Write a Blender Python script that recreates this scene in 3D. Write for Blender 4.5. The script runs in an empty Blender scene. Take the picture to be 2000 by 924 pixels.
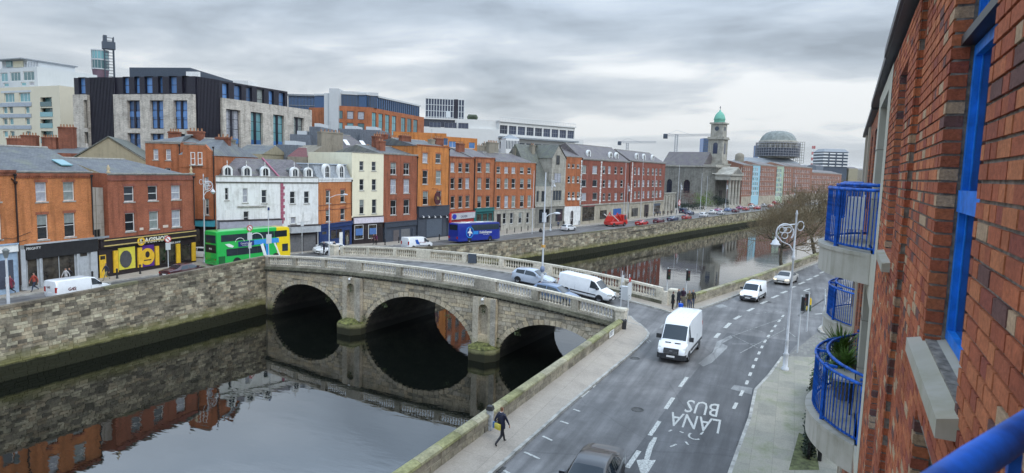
import bpy, bmesh, math, random
from mathutils import Vector, Matrix, noise
from math import sin, cos, pi, radians, atan2, hypot, sqrt
random.seed(7)
SC = bpy.context.scene
COL = bpy.context.collection
# ------------------------------------------------------------------ camera
FPX = 1250.0; CAMH = 12.6; ROLL = radians(1.72)
_n = (-sin(ROLL), cos(ROLL))
_d = -(550*_n[0] + (348-462)*_n[1])
PITCH = math.atan(_d/FPX)
_dn = Vector((-sin(ROLL), cos(ROLL), 0)); _rt = Vector((cos(ROLL), sin(ROLL), 0)); _fw = Vector((0, 0, 1))
_F = cos(PITCH)*_fw - sin(PITCH)*_dn
_U = -(cos(PITCH)*_dn + sin(PITCH)*_fw)
_v = Vector((550, -114, FPX)); YAW = atan2(_v.dot(_rt), _v.dot(_F))
def ray(px, py):
    """direction in the world of a point of the 2000 x 924 photograph"""
    v = Vector((px-1000, py-462, FPX)); F = v.dot(_F); R = v.dot(_rt); U = v.dot(_U)
    return Vector((F*cos(YAW)+R*sin(YAW), F*sin(YAW)-R*cos(YAW), U))
def G(px, py, z=0.0):
    r = ray(px, py); t = (z-CAMH)/r.z; return Vector((r.x*t, r.y*t, z))
FWD = Vector((cos(YAW), sin(YAW), 0))
def P(px, zc, py=340.0):
    r = ray(px, py); t = zc/(r.x*FWD.x+r.y*FWD.y); return Vector((r.x*t, r.y*t, 0))
def Z(px, py, zc):
    r = ray(px, py); t = zc/(r.x*FWD.x+r.y*FWD.y); return CAMH + r.z*t
def proj(p):
    q = Vector((p[0], p[1], p[2]-CAMH)); R = q.x*sin(YAW)-q.y*cos(YAW); F = q.x*cos(YAW)+q.y*sin(YAW)
    c = F*_F + R*_rt + q.z*_U
    return (1000+FPX*c.x/c.z, 462+FPX*c.y/c.z, c.z)
def wvec(c):
    F = c.dot(_F); R = c.dot(_rt); U = c.dot(_U)
    return Vector((F*cos(YAW)+R*sin(YAW), F*sin(YAW)-R*cos(YAW), U))
cam = bpy.data.cameras.new('camera'); camo = bpy.data.objects.new('camera', cam); COL.objects.link(camo)
cx = wvec(Vector((1, 0, 0))); cy = wvec(Vector((0, -1, 0))); cz = wvec(Vector((0, 0, -1)))
m = Matrix((cx, cy, cz)).transposed().to_4x4(); m.translation = (0, 0, CAMH); camo.matrix_world = m
cam.sensor_width = 36; cam.lens = FPX/2000*36; cam.clip_start = .05; cam.clip_end = 12000
cam.dof.use_dof = True; cam.dof.focus_distance = 45; cam.dof.aperture_fstop = 7.0
SC.camera = camo
# ------------------------------------------------------------------ light
SC.view_settings.view_transform = 'Standard'; SC.view_settings.look = 'None'
SC.view_settings.exposure = -0.3; SC.view_settings.gamma = 1.0
W = bpy.data.worlds.new('World'); SC.world = W; W.use_nodes = True
def N(nt, typ, **kw):
    n = nt.nodes.new(typ)
    for k, v in kw.items():
        if k == 'inp':
            for a, b in v.items(): n.inputs[a].default_value = b
        else: setattr(n, k, v)
    return n
def mth(nt, op, a, b=None, clamp=False):
    n = nt.nodes.new('ShaderNodeMath'); n.operation = op; n.use_clamp = clamp
    for i, s in ((0, a), (1, b)):
        if s is None: continue
        if isinstance(s, (int, float)): n.inputs[i].default_value = s
        else: nt.links.new(s, n.inputs[i])
    return n.outputs[0]
def ramp(nt, fac, stops, interp='LINEAR'):
    n = nt.nodes.new('ShaderNodeValToRGB'); n.color_ramp.interpolation = interp
    e = n.color_ramp.elements
    while len(e) < len(stops): e.new(.5)
    for i, (p, c) in enumerate(stops):
        e[i].position = p
        e[i].color = (c, c, c, 1) if isinstance(c, (int, float)) else (c[0], c[1], c[2], 1)
    nt.links.new(fac, n.inputs[0]); return n.outputs[0]
def mix(nt, fac, a, b, mode='MIX'):
    n = nt.nodes.new('ShaderNodeMixRGB'); n.blend_type = mode
    for i, s in ((0, fac), (1, a), (2, b)):
        if isinstance(s, (int, float)): n.inputs[i].default_value = s if i == 0 else (s, s, s, 1)
        elif isinstance(s, (tuple, list)): n.inputs[i].default_value = (s[0], s[1], s[2], 1)
        else: nt.links.new(s, n.inputs[i])
    return n.outputs[0]
SUN_EL = radians(42); SUN_AZ = radians(215)   # compass bearing style for the sky; lamp below matches
def build_world():
    nt = W.node_tree; nt.nodes.clear(); L = nt.links
    out = N(nt, 'ShaderNodeOutputWorld'); bg = N(nt, 'ShaderNodeBackground')
    sky = N(nt, 'ShaderNodeTexSky', sky_type='NISHITA', sun_disc=False)
    sky.sun_elevation = SUN_EL; sky.sun_rotation = SUN_AZ; sky.air_density = 1.2; sky.dust_density = 2.0
    tc = N(nt, 'ShaderNodeTexCoord'); sep = N(nt, 'ShaderNodeSeparateXYZ'); L.new(tc.outputs['Generated'], sep.inputs[0])
    zz = mth(nt, 'ADD', mth(nt, 'MAXIMUM', sep.outputs[2], 0.0), 0.11)
    u = mth(nt, 'DIVIDE', sep.outputs[0], zz); v = mth(nt, 'DIVIDE', sep.outputs[1], zz)
    cmb = N(nt, 'ShaderNodeCombineXYZ'); L.new(u, cmb.inputs[0]); L.new(v, cmb.inputs[1])
    mp = N(nt, 'ShaderNodeMapping'); mp.inputs['Rotation'].default_value = (0, 0, -YAW-.25); mp.inputs['Scale'].default_value = (.95, .8, 1); mp.inputs['Location'].default_value = (3.3, 1.7, 0)
    L.new(cmb.outputs[0], mp.inputs[0])
    n1 = N(nt, 'ShaderNodeTexNoise', inp={'Scale': .42, 'Detail': 7, 'Roughness': .52, 'Distortion': .25}); L.new(mp.outputs[0], n1.inputs['Vector'])
    n2 = N(nt, 'ShaderNodeTexNoise', inp={'Scale': 1.3, 'Detail': 7, 'Roughness': .52, 'Distortion': .5}); L.new(mp.outputs[0], n2.inputs['Vector'])
    s = mth(nt, 'ADD', mth(nt, 'MULTIPLY', n1.outputs[0], .68), mth(nt, 'MULTIPLY', n2.outputs[0], .32))
    cl = ramp(nt, s, [(.40, (.34, .38, .43)), (.46, (.48, .53, .59)), (.52, (.64, .68, .73)), (.58, (.93, .94, .95))])
    # the cloud sheet is brighter towards the zenith, as an overcast sky is, with a paler band at the horizon
    el = mth(nt, 'MAXIMUM', sep.outputs[2], 0.0)
    up = mth(nt, 'MINIMUM', mth(nt, 'ADD', mth(nt, 'MULTIPLY', mth(nt, 'POWER', el, 3.0), 24.0), .97), 3.0)
    tint = mth(nt, 'MINIMUM', mth(nt, 'MULTIPLY', mth(nt, 'POWER', el, 1.5), 3.2), 1.0)
    br = N(nt, 'ShaderNodeCombineXYZ'); L.new(mth(nt, 'MULTIPLY', up, mth(nt, 'SUBTRACT', 1.0, mth(nt, 'MULTIPLY', tint, .13))), br.inputs[0]); L.new(up, br.inputs[1]); L.new(mth(nt, 'MULTIPLY', up, mth(nt, 'ADD', 1.0, mth(nt, 'MULTIPLY', tint, .17))), br.inputs[2]); br = br.outputs[0]
    hz = ramp(nt, el, [(0, .85), (.03, .55), (.08, .2), (.15, 0.0)])
    cl = mix(nt, hz, cl, (.78, .82, .86))
    cl = mix(nt, 1.0, cl, br, 'MULTIPLY')
    L.new(mix(nt, .93, sky.outputs[0], mix(nt, 1.0, cl, (11.5, 11.5, 11.3), 'MULTIPLY')), bg.inputs[0])
    bg.inputs[1].default_value = .11
    L.new(bg.outputs[0], out.inputs[0])
build_world()
sun = bpy.data.lights.new('sun', 'SUN'); sun.energy = 1.2; sun.angle = radians(14); sun.color = (1, .93, .82)
suno = bpy.data.objects.new('sun', sun); COL.objects.link(suno)
_sd = Vector((-.45*cos(SUN_EL), -.89*cos(SUN_EL), sin(SUN_EL)))
suno.rotation_euler = _sd.to_track_quat('Z', 'Y').to_euler()
# ------------------------------------------------------------------ materials
MATS = {}
def newmat(name):
    m = bpy.data.materials.new(name); m.use_nodes = True; nt = m.node_tree
    return m, nt, nt.nodes['Principled BSDF']
def flat(name, c, rough=.6, metal=0.0, var=.12, scale=3.0, spec=.4, bump=0.0, coat=0.0, emit=None):
    """painted or plain surface with faint large and fine unevenness"""
    if name in MATS: return MATS[name]
    m, nt, b = newmat(name); L = nt.links
    tc = N(nt, 'ShaderNodeTexCoord')
    n = N(nt, 'ShaderNodeTexNoise', inp={'Scale': scale, 'Detail': 6, 'Roughness': .6}); L.new(tc.outputs['Object'], n.inputs['Vector'])
    f = ramp(nt, n.outputs[0], [(.3, 1-var*1.6), (.7, 1+var)])
    L.new(mix(nt, 1.0, c, f, 'MULTIPLY'), b.inputs['Base Color'])
    b.inputs['Roughness'].default_value = rough; b.inputs['Metallic'].default_value = metal; b.inputs['Specular IOR Level'].default_value = spec
    b.inputs['Coat Weight'].default_value = coat; b.inputs['Coat Roughness'].default_value = .04
    if bump:
        bp = N(nt, 'ShaderNodeBump', inp={'Strength': bump, 'Distance': .02}); L.new(n.outputs[0], bp.inputs['Height']); L.new(bp.outputs[0], b.inputs['Normal'])
    if emit:
        b.inputs['Emission Color'].default_value = (*emit[0], 1); b.inputs['Emission Strength'].default_value = emit[1]
    MATS[name] = m; return m
def hv(nt):
    """horizontal/vertical coordinates on upright walls: (x+y, z)"""
    tc = N(nt, 'ShaderNodeTexCoord'); sp = N(nt, 'ShaderNodeSeparateXYZ'); nt.links.new(tc.outputs['Object'], sp.inputs[0])
    cb = N(nt, 'ShaderNodeCombineXYZ'); nt.links.new(mth(nt, 'ADD', sp.outputs[0], sp.outputs[1]), cb.inputs[0]); nt.links.new(sp.outputs[2], cb.inputs[1])
    return tc, sp, cb.outputs[0]
def brickmat(name, c1, c2, mortar, dirt=.35, bw=.225, bh=.075):
    if name in MATS: return MATS[name]
    m, nt, b = newmat(name); L = nt.links
    tc, sp, vec = hv(nt)
    br = N(nt, 'ShaderNodeTexBrick', inp={'Scale': 1.0, 'Mortar Size': .008, 'Mortar Smooth': .3, 'Bias': -.1, 'Brick Width': bw, 'Row Height': bh})
    br.inputs['Color1'].default_value = (*c1, 1); br.inputs['Color2'].default_value = (*c2, 1); br.inputs['Mortar'].default_value = (*mortar, 1)
    L.new(vec, br.inputs['Vector'])
    n = N(nt, 'ShaderNodeTexNoise', inp={'Scale': .45, 'Detail': 8, 'Roughness': .65}); L.new(tc.outputs['Object'], n.inputs['Vector'])
    mp = N(nt, 'ShaderNodeMapping'); mp.inputs['Scale'].default_value = (2.2, .22, 1); L.new(vec, mp.inputs[0])
    st = N(nt, 'ShaderNodeTexNoise', inp={'Scale': 1.0, 'Detail': 5}); L.new(mp.outputs[0], st.inputs['Vector'])
    c = mix(nt, 1.0, br.outputs[0], ramp(nt, n.outputs[0], [(.3, 1-dirt), (.65, 1.12)]), 'MULTIPLY')
    c = mix(nt, 1.0, c, ramp(nt, st.outputs[0], [(.32, .68), (.5, 1.0)]), 'MULTIPLY')
    n3 = N(nt, 'ShaderNodeTexNoise', inp={'Scale': 9, 'Detail': 3}); L.new(vec, n3.inputs['Vector'])
    c = mix(nt, 1.0, c, ramp(nt, n3.outputs[0], [(.3, .8), (.7, 1.15)]), 'MULTIPLY')
    L.new(c, b.inputs['Base Color']); b.inputs['Roughness'].default_value = .9; b.inputs['Specular IOR Level'].default_value = .2
    MATS[name] = m; return m
def render_mat(name, c, dirt=(.25, .23, .2), amt=.6, streak=.5):
    """painted or bare render with rain streaks and dirt"""
    if name in MATS: return MATS[name]
    m, nt, b = newmat(name); L = nt.links
    tc, sp, vec = hv(nt)
    mp = N(nt, 'ShaderNodeMapping'); mp.inputs['Scale'].default_value = (2.6, .3, 1); L.new(vec, mp.inputs[0])
    st = N(nt, 'ShaderNodeTexNoise', inp={'Scale': 1.0, 'Detail': 7, 'Roughness': .65}); L.new(mp.outputs[0], st.inputs['Vector'])
    n = N(nt, 'ShaderNodeTexNoise', inp={'Scale': .8, 'Detail': 9, 'Roughness': .65}); L.new(tc.outputs['Object'], n.inputs['Vector'])
    f = mth(nt, 'ADD', mth(nt, 'MULTIPLY', ramp(nt, st.outputs[0], [(.48, 0), (.75, 1)]), streak), mth(nt, 'MULTIPLY', ramp(nt, n.outputs[0], [(.48, 0), (.75, 1)]), amt), True)
    L.new(mix(nt, f, c, dirt), b.inputs['Base Color']); b.inputs['Roughness'].default_value = .9; b.inputs['Specular IOR Level'].default_value = .2
    MATS[name] = m; return m
def rnd_piece(nt):
    oi = N(nt, 'ShaderNodeObjectInfo'); ge = N(nt, 'ShaderNodeNewGeometry')
    return mth(nt, 'FRACT', mth(nt, 'ADD', mth(nt, 'MULTIPLY', oi.outputs['Random'], 7.31), ge.outputs['Random Per Island']))
def stonemat(name, cols, moss=None, wet=None, rough=.9, grain=6.0, stain=.5):
    """each block takes its own tone; moss and the wet tide line are given by height in the world"""
    if name in MATS: return MATS[name]
    m, nt, b = newmat(name); L = nt.links
    r = rnd_piece(nt)
    k = len(cols)
    base = ramp(nt, r, [(i/k, c) for i, c in enumerate(cols)], 'CONSTANT')
    ge = N(nt, 'ShaderNodeNewGeometry'); sp = N(nt, 'ShaderNodeSeparateXYZ'); L.new(ge.outputs['Position'], sp.inputs[0])
    n = N(nt, 'ShaderNodeTexNoise', inp={'Scale': grain, 'Detail': 6, 'Roughness': .7}); L.new(ge.outputs['Position'], n.inputs['Vector'])
    n2 = N(nt, 'ShaderNodeTexNoise', inp={'Scale': .7, 'Detail': 8, 'Roughness': .7}); L.new(ge.outputs['Position'], n2.inputs['Vector'])
    c = mix(nt, 1.0, base, ramp(nt, n.outputs[0], [(.3, .62), (.7, 1.25)]), 'MULTIPLY')
    c = mix(nt, 1.0, c, ramp(nt, n2.outputs[0], [(.35, 1-stain), (.6, 1.05)]), 'MULTIPLY')
    if moss:
        z0, z1, mc, amt = moss
        hh = mth(nt, 'ADD', sp.outputs[2], mth(nt, 'MULTIPLY', mth(nt, 'SUBTRACT', n2.outputs[0], .5), 1.1))
        f = N(nt, 'ShaderNodeMapRange', inp={'From Min': z1, 'From Max': z0, 'To Min': 0, 'To Max': amt}); L.new(hh, f.inputs[0])
        c = mix(nt, f.outputs[0], c, mc)
    if wet:
        z0, z1, wc, amt = wet
        hh = mth(nt, 'ADD', sp.outputs[2], mth(nt, 'MULTIPLY', mth(nt, 'SUBTRACT', n2.outputs[0], .5), .5))
        f = N(nt, 'ShaderNodeMapRange', inp={'From Min': z1, 'From Max': z0, 'To Min': 0, 'To Max': amt}); L.new(hh, f.inputs[0])
        c = mix(nt, f.outputs[0], c, wc)
    L.new(c, b.inputs['Base Color']); b.inputs['Roughness'].default_value = rough; b.inputs['Specular IOR Level'].default_value = .25
    bp = N(nt, 'ShaderNodeBump', inp={'Strength': .35, 'Distance': .03}); L.new(n.outputs[0], bp.inputs['Height']); L.new(bp.outputs[0], b.inputs['Normal'])
    MATS[name] = m; return m
def glassmat(name, c=(.02, .024, .03), rough=.06, spec=.6):
    if name in MATS: return MATS[name]
    m, nt, b = newmat(name); L = nt.links
    r = rnd_piece(nt)
    L.new(mix(nt, 1.0, c, ramp(nt, r, [(0, .5), (1, 1.7)]), 'MULTIPLY'), b.inputs['Base Color'])
    b.inputs['Roughness'].default_value = rough; b.inputs['Specular IOR Level'].default_value = spec; b.inputs['IOR'].default_value = 1.6
    MATS[name] = m; return m
def slatemat(name, c, lichen=(.16, .17, .10)):
    if name in MATS: return MATS[name]
    m, nt, b = newmat(name); L = nt.links
    tc = N(nt, 'ShaderNodeTexCoord'); sp = N(nt, 'ShaderNodeSeparateXYZ'); L.new(tc.outputs['Object'], sp.inputs[0])
    cb = N(nt, 'ShaderNodeCombineXYZ'); L.new(sp.outputs[0], cb.inputs[0]); L.new(mth(nt, 'ADD', mth(nt, 'MULTIPLY', sp.outputs[1], 1.0), sp.outputs[2]), cb.inputs[1])
    br = N(nt, 'ShaderNodeTexBrick', inp={'Scale': 1.0, 'Mortar Size': .012, 'Brick Width': .32, 'Row Height': .27, 'Bias': 0})
    br.inputs['Color1'].default_value = (c[0]*1.25, c[1]*1.25, c[2]*1.25, 1); br.inputs['Color2'].default_value = (c[0]*.8, c[1]*.8, c[2]*.8, 1); br.inputs['Mortar'].default_value = (c[0]*.45, c[1]*.45, c[2]*.45, 1)
    L.new(cb.outputs[0], br.inputs['Vector'])
    n = N(nt, 'ShaderNodeTexNoise', inp={'Scale': .6, 'Detail': 9, 'Roughness': .7}); L.new(tc.outputs['Object'], n.inputs['Vector'])
    c2 = mix(nt, ramp(nt, n.outputs[0], [(.5, 0), (.75, .6)]), br.outputs[0], lichen)
    c2 = mix(nt, 1.0, c2, ramp(nt, n.outputs[0], [(.25, .7), (.5, 1.05)]), 'MULTIPLY')
    L.new(c2, b.inputs['Base Color']); b.inputs['Roughness'].default_value = .65
    MATS[name] = m; return m
# ------------------------------------------------------------------ object helpers
def tag(o, label=None, cat=None, group=None, kind=None):
    if label: o['label'] = label
    if cat: o['category'] = cat
    if group: o['group'] = group
    if kind: o['kind'] = kind
    return o
def empty(name, loc=(0, 0, 0), rz=0.0, label=None, cat=None, group=None):
    o = bpy.data.objects.new(name, None); COL.objects.link(o); o.location = loc; o.rotation_euler = (0, 0, rz)
    return tag(o, label, cat, group)
class MB:
    def __init__(s): s.v = []; s.f = []; s.m = []; s.sm = []
    def add(s, vs, fs, mi=0, smooth=False):
        k = len(s.v); s.v += [tuple(v) for v in vs]
        for f in fs: s.f.append(tuple(i+k for i in f)); s.m.append(mi); s.sm.append(smooth)
    def quad(s, a, b, c, d, mi=0): s.add((a, b, c, d), ((0, 1, 2, 3),), mi)
    def box(s, x0, x1, y0, y1, z0, z1, mi=0, M=None):
        vs = [(x, y, z) for z in (z0, z1) for y in (y0, y1) for x in (x0, x1)]
        if M is not None: vs = [M @ Vector(v) for v in vs]
        s.add(vs, ((0, 2, 3, 1), (4, 5, 7, 6), (0, 1, 5, 4), (2, 6, 7, 3), (0, 4, 6, 2), (1, 3, 7, 5)), mi)
    def hexa(s, b, t, mi=0):
        """bottom four and top four points, anticlockwise"""
        s.add(list(b)+list(t), ((3, 2, 1, 0), (4, 5, 6, 7), (0, 1, 5, 4), (1, 2, 6, 5), (2, 3, 7, 6), (3, 0, 4, 7)), mi)
    def tube(s, pts, r, n=6, mi=0, smooth=True, caps=True):
        pts = [Vector(p) for p in pts]; rs = r if isinstance(r, (list, tuple)) else [r]*len(pts)
        rings = []
        for i, p in enumerate(pts):
            d = (pts[min(i+1, len(pts)-1)] - pts[max(i-1, 0)]).normalized()
            a = Vector((0, 0, 1)) if abs(d.z) < .9 else Vector((1, 0, 0))
            u = d.cross(a).normalized(); w = d.cross(u).normalized()
            rings.append([p + rs[i]*(cos(2*pi*k/n)*u + sin(2*pi*k/n)*w) for k in range(n)])
        vs = [v for rg in rings for v in rg]; fs = []
        for i in range(len(pts)-1):
            for k in range(n): fs.append((i*n+k, i*n+(k+1) % n, (i+1)*n+(k+1) % n, (i+1)*n+k))
        s.add(vs, fs, mi, smooth)
        if caps: s.add(rings[0], (tuple(range(n)),), mi); s.add(rings[-1], (tuple(reversed(range(n))),), mi)
    def lathe(s, prof, c=(0, 0, 0), n=10, mi=0, smooth=True):
        vs = []; fs = []
        for (r, z) in prof:
            for k in range(n): vs.append((c[0]+r*cos(2*pi*k/n), c[1]+r*sin(2*pi*k/n), c[2]+z))
        for i in range(len(prof)-1):
            for k in range(n): fs.append((i*n+k, i*n+(k+1) % n, (i+1)*n+(k+1) % n, (i+1)*n+k))
        s.add(vs, fs, mi, smooth)
        s.add(vs[:n], (tuple(reversed(range(n))),), mi); s.add(vs[-n:], (tuple(range(n)),), mi)
    def prism(s, pts, y0, y1, mi=0):
        """outline in x,z pushed from y0 to y1"""
        n = len(pts); vs = [(x, y0, z) for x, z in pts]+[(x, y1, z) for x, z in pts]
        fs = [tuple(range(n)), tuple(reversed(range(n, 2*n)))]+[(i, i+n, (i+1) % n+n, (i+1) % n) for i in range(n)]
        s.add(vs, fs, mi)
    def sheet(s, pts, z0, z1, mi=0):
        """outline in x,y (anticlockwise) standing from z0 to z1"""
        n = len(pts); vs = [(p[0], p[1], z0) for p in pts]+[(p[0], p[1], z1) for p in pts]
        fs = [tuple(reversed(range(n))), tuple(range(n, 2*n))]+[(i, (i+1) % n, (i+1) % n+n, i+n) for i in range(n)]
        s.add(vs, fs, mi)
    def build(s, name, mats, parent=None, loc=(0, 0, 0), rz=0.0, kind=None, label=None, cat=None, group=None):
        me = bpy.data.meshes.new(name); me.from_pydata(s.v, [], s.f)
        if not isinstance(mats, (list, tuple)): mats = [mats]
        for mt in mats: me.materials.append(mt)
        me.polygons.foreach_set('material_index', s.m); me.polygons.foreach_set('use_smooth', s.sm); me.update()
        o = bpy.data.objects.new(name, me); COL.objects.link(o); o.location = loc; o.rotation_euler = (0, 0, rz)
        if parent: o.parent = parent
        return tag(o, label, cat, group, kind)
def inst(name, me, parent=None, loc=(0, 0, 0), rz=0.0, sc=None):
    o = bpy.data.objects.new(name, me); COL.objects.link(o); o.location = loc; o.rotation_euler = (0, 0, rz)
    if sc: o.scale = sc
    if parent: o.parent = parent
    return o
def copy_tree(o, parent=None):
    c = o.copy(); COL.objects.link(c)
    if parent is not None: c.parent = parent
    for ch in [x for x in KIDS(o)]: copy_tree(ch, c)
    return c
def KIDS(o): return list(o.children)
def textmesh(body, size, extrude=.004, align='CENTER', bold=0.0):
    cu = bpy.data.curves.new('lettering', 'FONT'); cu.body = body; cu.size = size; cu.extrude = extrude; cu.align_x = align; cu.align_y = 'CENTER'; cu.offset = bold; cu.resolution_u = 2
    o = bpy.data.objects.new('lettering', cu); COL.objects.link(o)
    dg = bpy.context.evaluated_depsgraph_get(); me = bpy.data.meshes.new_from_object(o.evaluated_get(dg))
    bpy.data.objects.remove(o); return me
def lettering(body, size, parent, loc, mat, rot=(pi/2, 0, 0), extrude=.006, align='CENTER', bold=.0, sx=1.0, name='lettering'):
    me = textmesh(body, size, extrude, align, bold); me.materials.clear(); me.materials.append(mat)
    o = bpy.data.objects.new(name, me); COL.objects.link(o); o.location = loc; o.rotation_euler = rot; o.scale = (sx, 1, 1); o.parent = parent
    return o
def lerp(a, b, t): return a+(b-a)*t
def pl(xs, x):
    """piecewise linear"""
    if x <= xs[0][0]: return xs[0][1]
    for (a, b), (c, d) in zip(xs, xs[1:]):
        if x <= c: return b+(d-b)*(x-a)/(c-a)
    return xs[-1][1]
WHITE = flat('white paint', (.74, .74, .72), .5, var=.08)
FRAME = flat('window paint', (.68, .68, .66), .5, var=.15)
GLASS = glassmat('window glass')
CURT = flat('net curtain behind glass', (.36, .37, .41), .25, var=.2, scale=2.5, spec=.6)
CURT2 = flat('drawn curtain behind glass', (.24, .27, .26), .25, var=.2, scale=2.5, spec=.6)
BLACK = flat('black paint', (.018, .018, .02), .45, var=.2)
SILL = flat('granite sill', (.33, .32, .29), .85, var=.25)
# ================================================================== SETTING
NW = [(-90, 53.25), (53.3, 53.25), (65.2, 53.3), (100, 44.9), (128.8, 37.6), (152, 31.9), (189, 24.8), (237, 13.9), (330, -8), (760, -110)]
SW = [(-20, 14.2), (22, 12.95), (49.3, 11.9), (61.2, 9.4), (70, 6.4), (81.7, 3.2), (94.8, .2), (116, -5.0), (240, -34.5), (760, -160)]
def nwY(x): return pl(NW, x)
def swY(x): return pl(SW, x)
def zN(x): return pl([(78, 0), (115, -.7)], x)
def zdeck(y): return pl([(9, 0), (10, .03), (11.8, .28), (16, .9), (22, 1.5), (27, 1.78), (32, 1.9), (38, 1.83), (44, 1.6), (50, 1.22), (53, 1.0), (56, .62), (60, .1), (62, 0)], y)
def lat(x, a, b, w):
    d = max(a-x, x-b, 0); t = max(0, 1-d/w); return t*t*(3-2*t)
def ground_z(x, y):
    if y > nwY(x)-.3: return zN(x)+zdeck(max(y, 53))*lat(x, 54, 65, 14)
    if 11.5 < y < 53.6 and 44 < x < 68: return zdeck(y)
    if x > 40: return zdeck(y)*lat(x, 50.5, 60.5, 9)
    return 0.0
def GG(px, py):
    z = 0
    for _ in range(8):
        p = G(px, py, z); z = ground_z(p.x, p.y)
    return Vector((p.x, p.y, z))
def asphalt(name, c, crack=.5):
    m, nt, b = newmat(name); L = nt.links
    ge = N(nt, 'ShaderNodeNewGeometry')
    n = N(nt, 'ShaderNodeTexNoise', inp={'Scale': .35, 'Detail': 9, 'Roughness': .68}); L.new(ge.outputs['Position'], n.inputs['Vector'])
    mp = N(nt, 'ShaderNodeMapping'); mp.inputs['Scale'].default_value = (.08, 1.1, 1); mp.inputs['Rotation'].default_value = (0, 0, radians(3)); L.new(ge.outputs['Position'], mp.inputs[0])
    t = N(nt, 'ShaderNodeTexNoise', inp={'Scale': 1.0, 'Detail': 5, 'Roughness': .6}); L.new(mp.outputs[0], t.inputs['Vector'])
    g = N(nt, 'ShaderNodeTexNoise', inp={'Scale': 28, 'Detail': 3}); L.new(ge.outputs['Position'], g.inputs['Vector'])
    v = N(nt, 'ShaderNodeTexVoronoi', feature='DISTANCE_TO_EDGE', inp={'Scale': .16}); 
    nd = N(nt, 'ShaderNodeTexNoise', inp={'Scale': .8, 'Detail': 6}); L.new(ge.outputs['Position'], nd.inputs['Vector'])
    L.new(mix(nt, .35, ge.outputs['Position'], nd.outputs['Color'], 'ADD'), v.inputs['Vector'])
    col = mix(nt, 1.0, c, ramp(nt, n.outputs[0], [(.3, .5), (.5, 1.0), (.68, 1.5)]), 'MULTIPLY')
    col = mix(nt, 1.0, col, ramp(nt, t.outputs[0], [(.3, .6), (.7, 1.4)]), 'MULTIPLY')
    col = mix(nt, 1.0, col, ramp(nt, g.outputs[0], [(.3, .85), (.7, 1.15)]), 'MULTIPLY')
    col = mix(nt, 1.0, col, ramp(nt, v.outputs['Distance'], [(0, 1-crack), (.008, 1.0)]), 'MULTIPLY')
    L.new(col, b.inputs['Base Color']); b.inputs['Specular IOR Level'].default_value = .35
    L.new(ramp(nt, n.outputs[0], [(.3, .55), (.7, .85)]), b.inputs['Roughness'])
    MATS[name] = m; return m
def paving(name, c, c2, dirt=(.16, .17, .10), bw=1.2, bh=.9, amt=.5):
    m, nt, b = newmat(name); L = nt.links
    ge = N(nt, 'ShaderNodeNewGeometry')
    n = N(nt, 'ShaderNodeTexNoise', inp={'Scale': .6, 'Detail': 9, 'Roughness': .7}); L.new(ge.outputs['Position'], n.inputs['Vector'])
    br = N(nt, 'ShaderNodeTexBrick', inp={'Scale': 1.0, 'Mortar Size': .018, 'Brick Width': bw, 'Row Height': bh, 'Mortar Smooth': .6})
    br.inputs['Color1'].default_value = (*c, 1); br.inputs['Color2'].default_value = (*c2, 1); br.inputs['Mortar'].default_value = (c[0]*.72, c[1]*.72, c[2]*.7, 1)
    L.new(ge.outputs['Position'], br.inputs['Vector'])
    g = N(nt, 'ShaderNodeTexNoise', inp={'Scale': 14, 'Detail': 4}); L.new(ge.outputs['Position'], g.inputs['Vector'])
    col = mix(nt, 1.0, br.outputs[0], ramp(nt, g.outputs[0], [(.3, .85), (.7, 1.12)]), 'MULTIPLY')
    col = mix(nt, ramp(nt, n.outputs[0], [(.5, 0), (.72, amt)]), col, dirt)
    col = mix(nt, 1.0, col, ramp(nt, n.outputs[0], [(.3, .8), (.55, 1.08)]), 'MULTIPLY')
    L.new(col, b.inputs['Base Color']); b.inputs['Roughness'].default_value = .85
    MATS[name] = m; return m
ASPH = asphalt('worn asphalt', (.122, .118, .116), .22); ASPHD = asphalt('darker asphalt', (.080, .079, .080), .2); ASPHL = asphalt('patched asphalt', (.20, .20, .195), .3)
PAVE = paving('concrete footpath', (.33, .285, .235), (.305, .265, .22), (.20, .175, .135), 2.4, 1.6)
PAVEG = paving('mossy concrete footpath', (.27, .25, .20), (.22, .21, .17), (.12, .135, .06), amt=.9)
COBB = paving('worn setts', (.20, .19, .17), (.14, .135, .125), (.1, .09, .06), .45, .22)
LAND = paving('city ground', (.12, .12, .11), (.14, .14, .13), (.10, .11, .07), 9, 7)
KERB = flat('granite kerb', (.34, .33, .30), .8, var=.3, scale=2)
ROADF = flat('almost worn off marking', (.24, .24, .23), .8, var=.5, scale=3)
ROADW = flat('road marking paint', (.45, .45, .42), .75, var=.4, scale=11)
# --- land
mb = MB(); pts = [(-400, 53.4)]+[(x, y+.15) for x, y in NW[1:]]+[(6000, -1300), (6000, 6000), (-400, 6000)]
mb.add([(x, y, -.85) for x, y in pts], (tuple(range(len(pts))),)); mb.build('ground', LAND, kind='structure')
mb = MB(); pts = [(-400, 13.0)]+[(x, y-.1) for x, y in SW]+[(6000, -1700), (6000, -6000), (-400, -6000)]
mb.add([(x, y, -.06) for x, y in pts], (tuple(reversed(range(len(pts)))),)); mb.build('ground', LAND, kind='structure')
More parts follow.
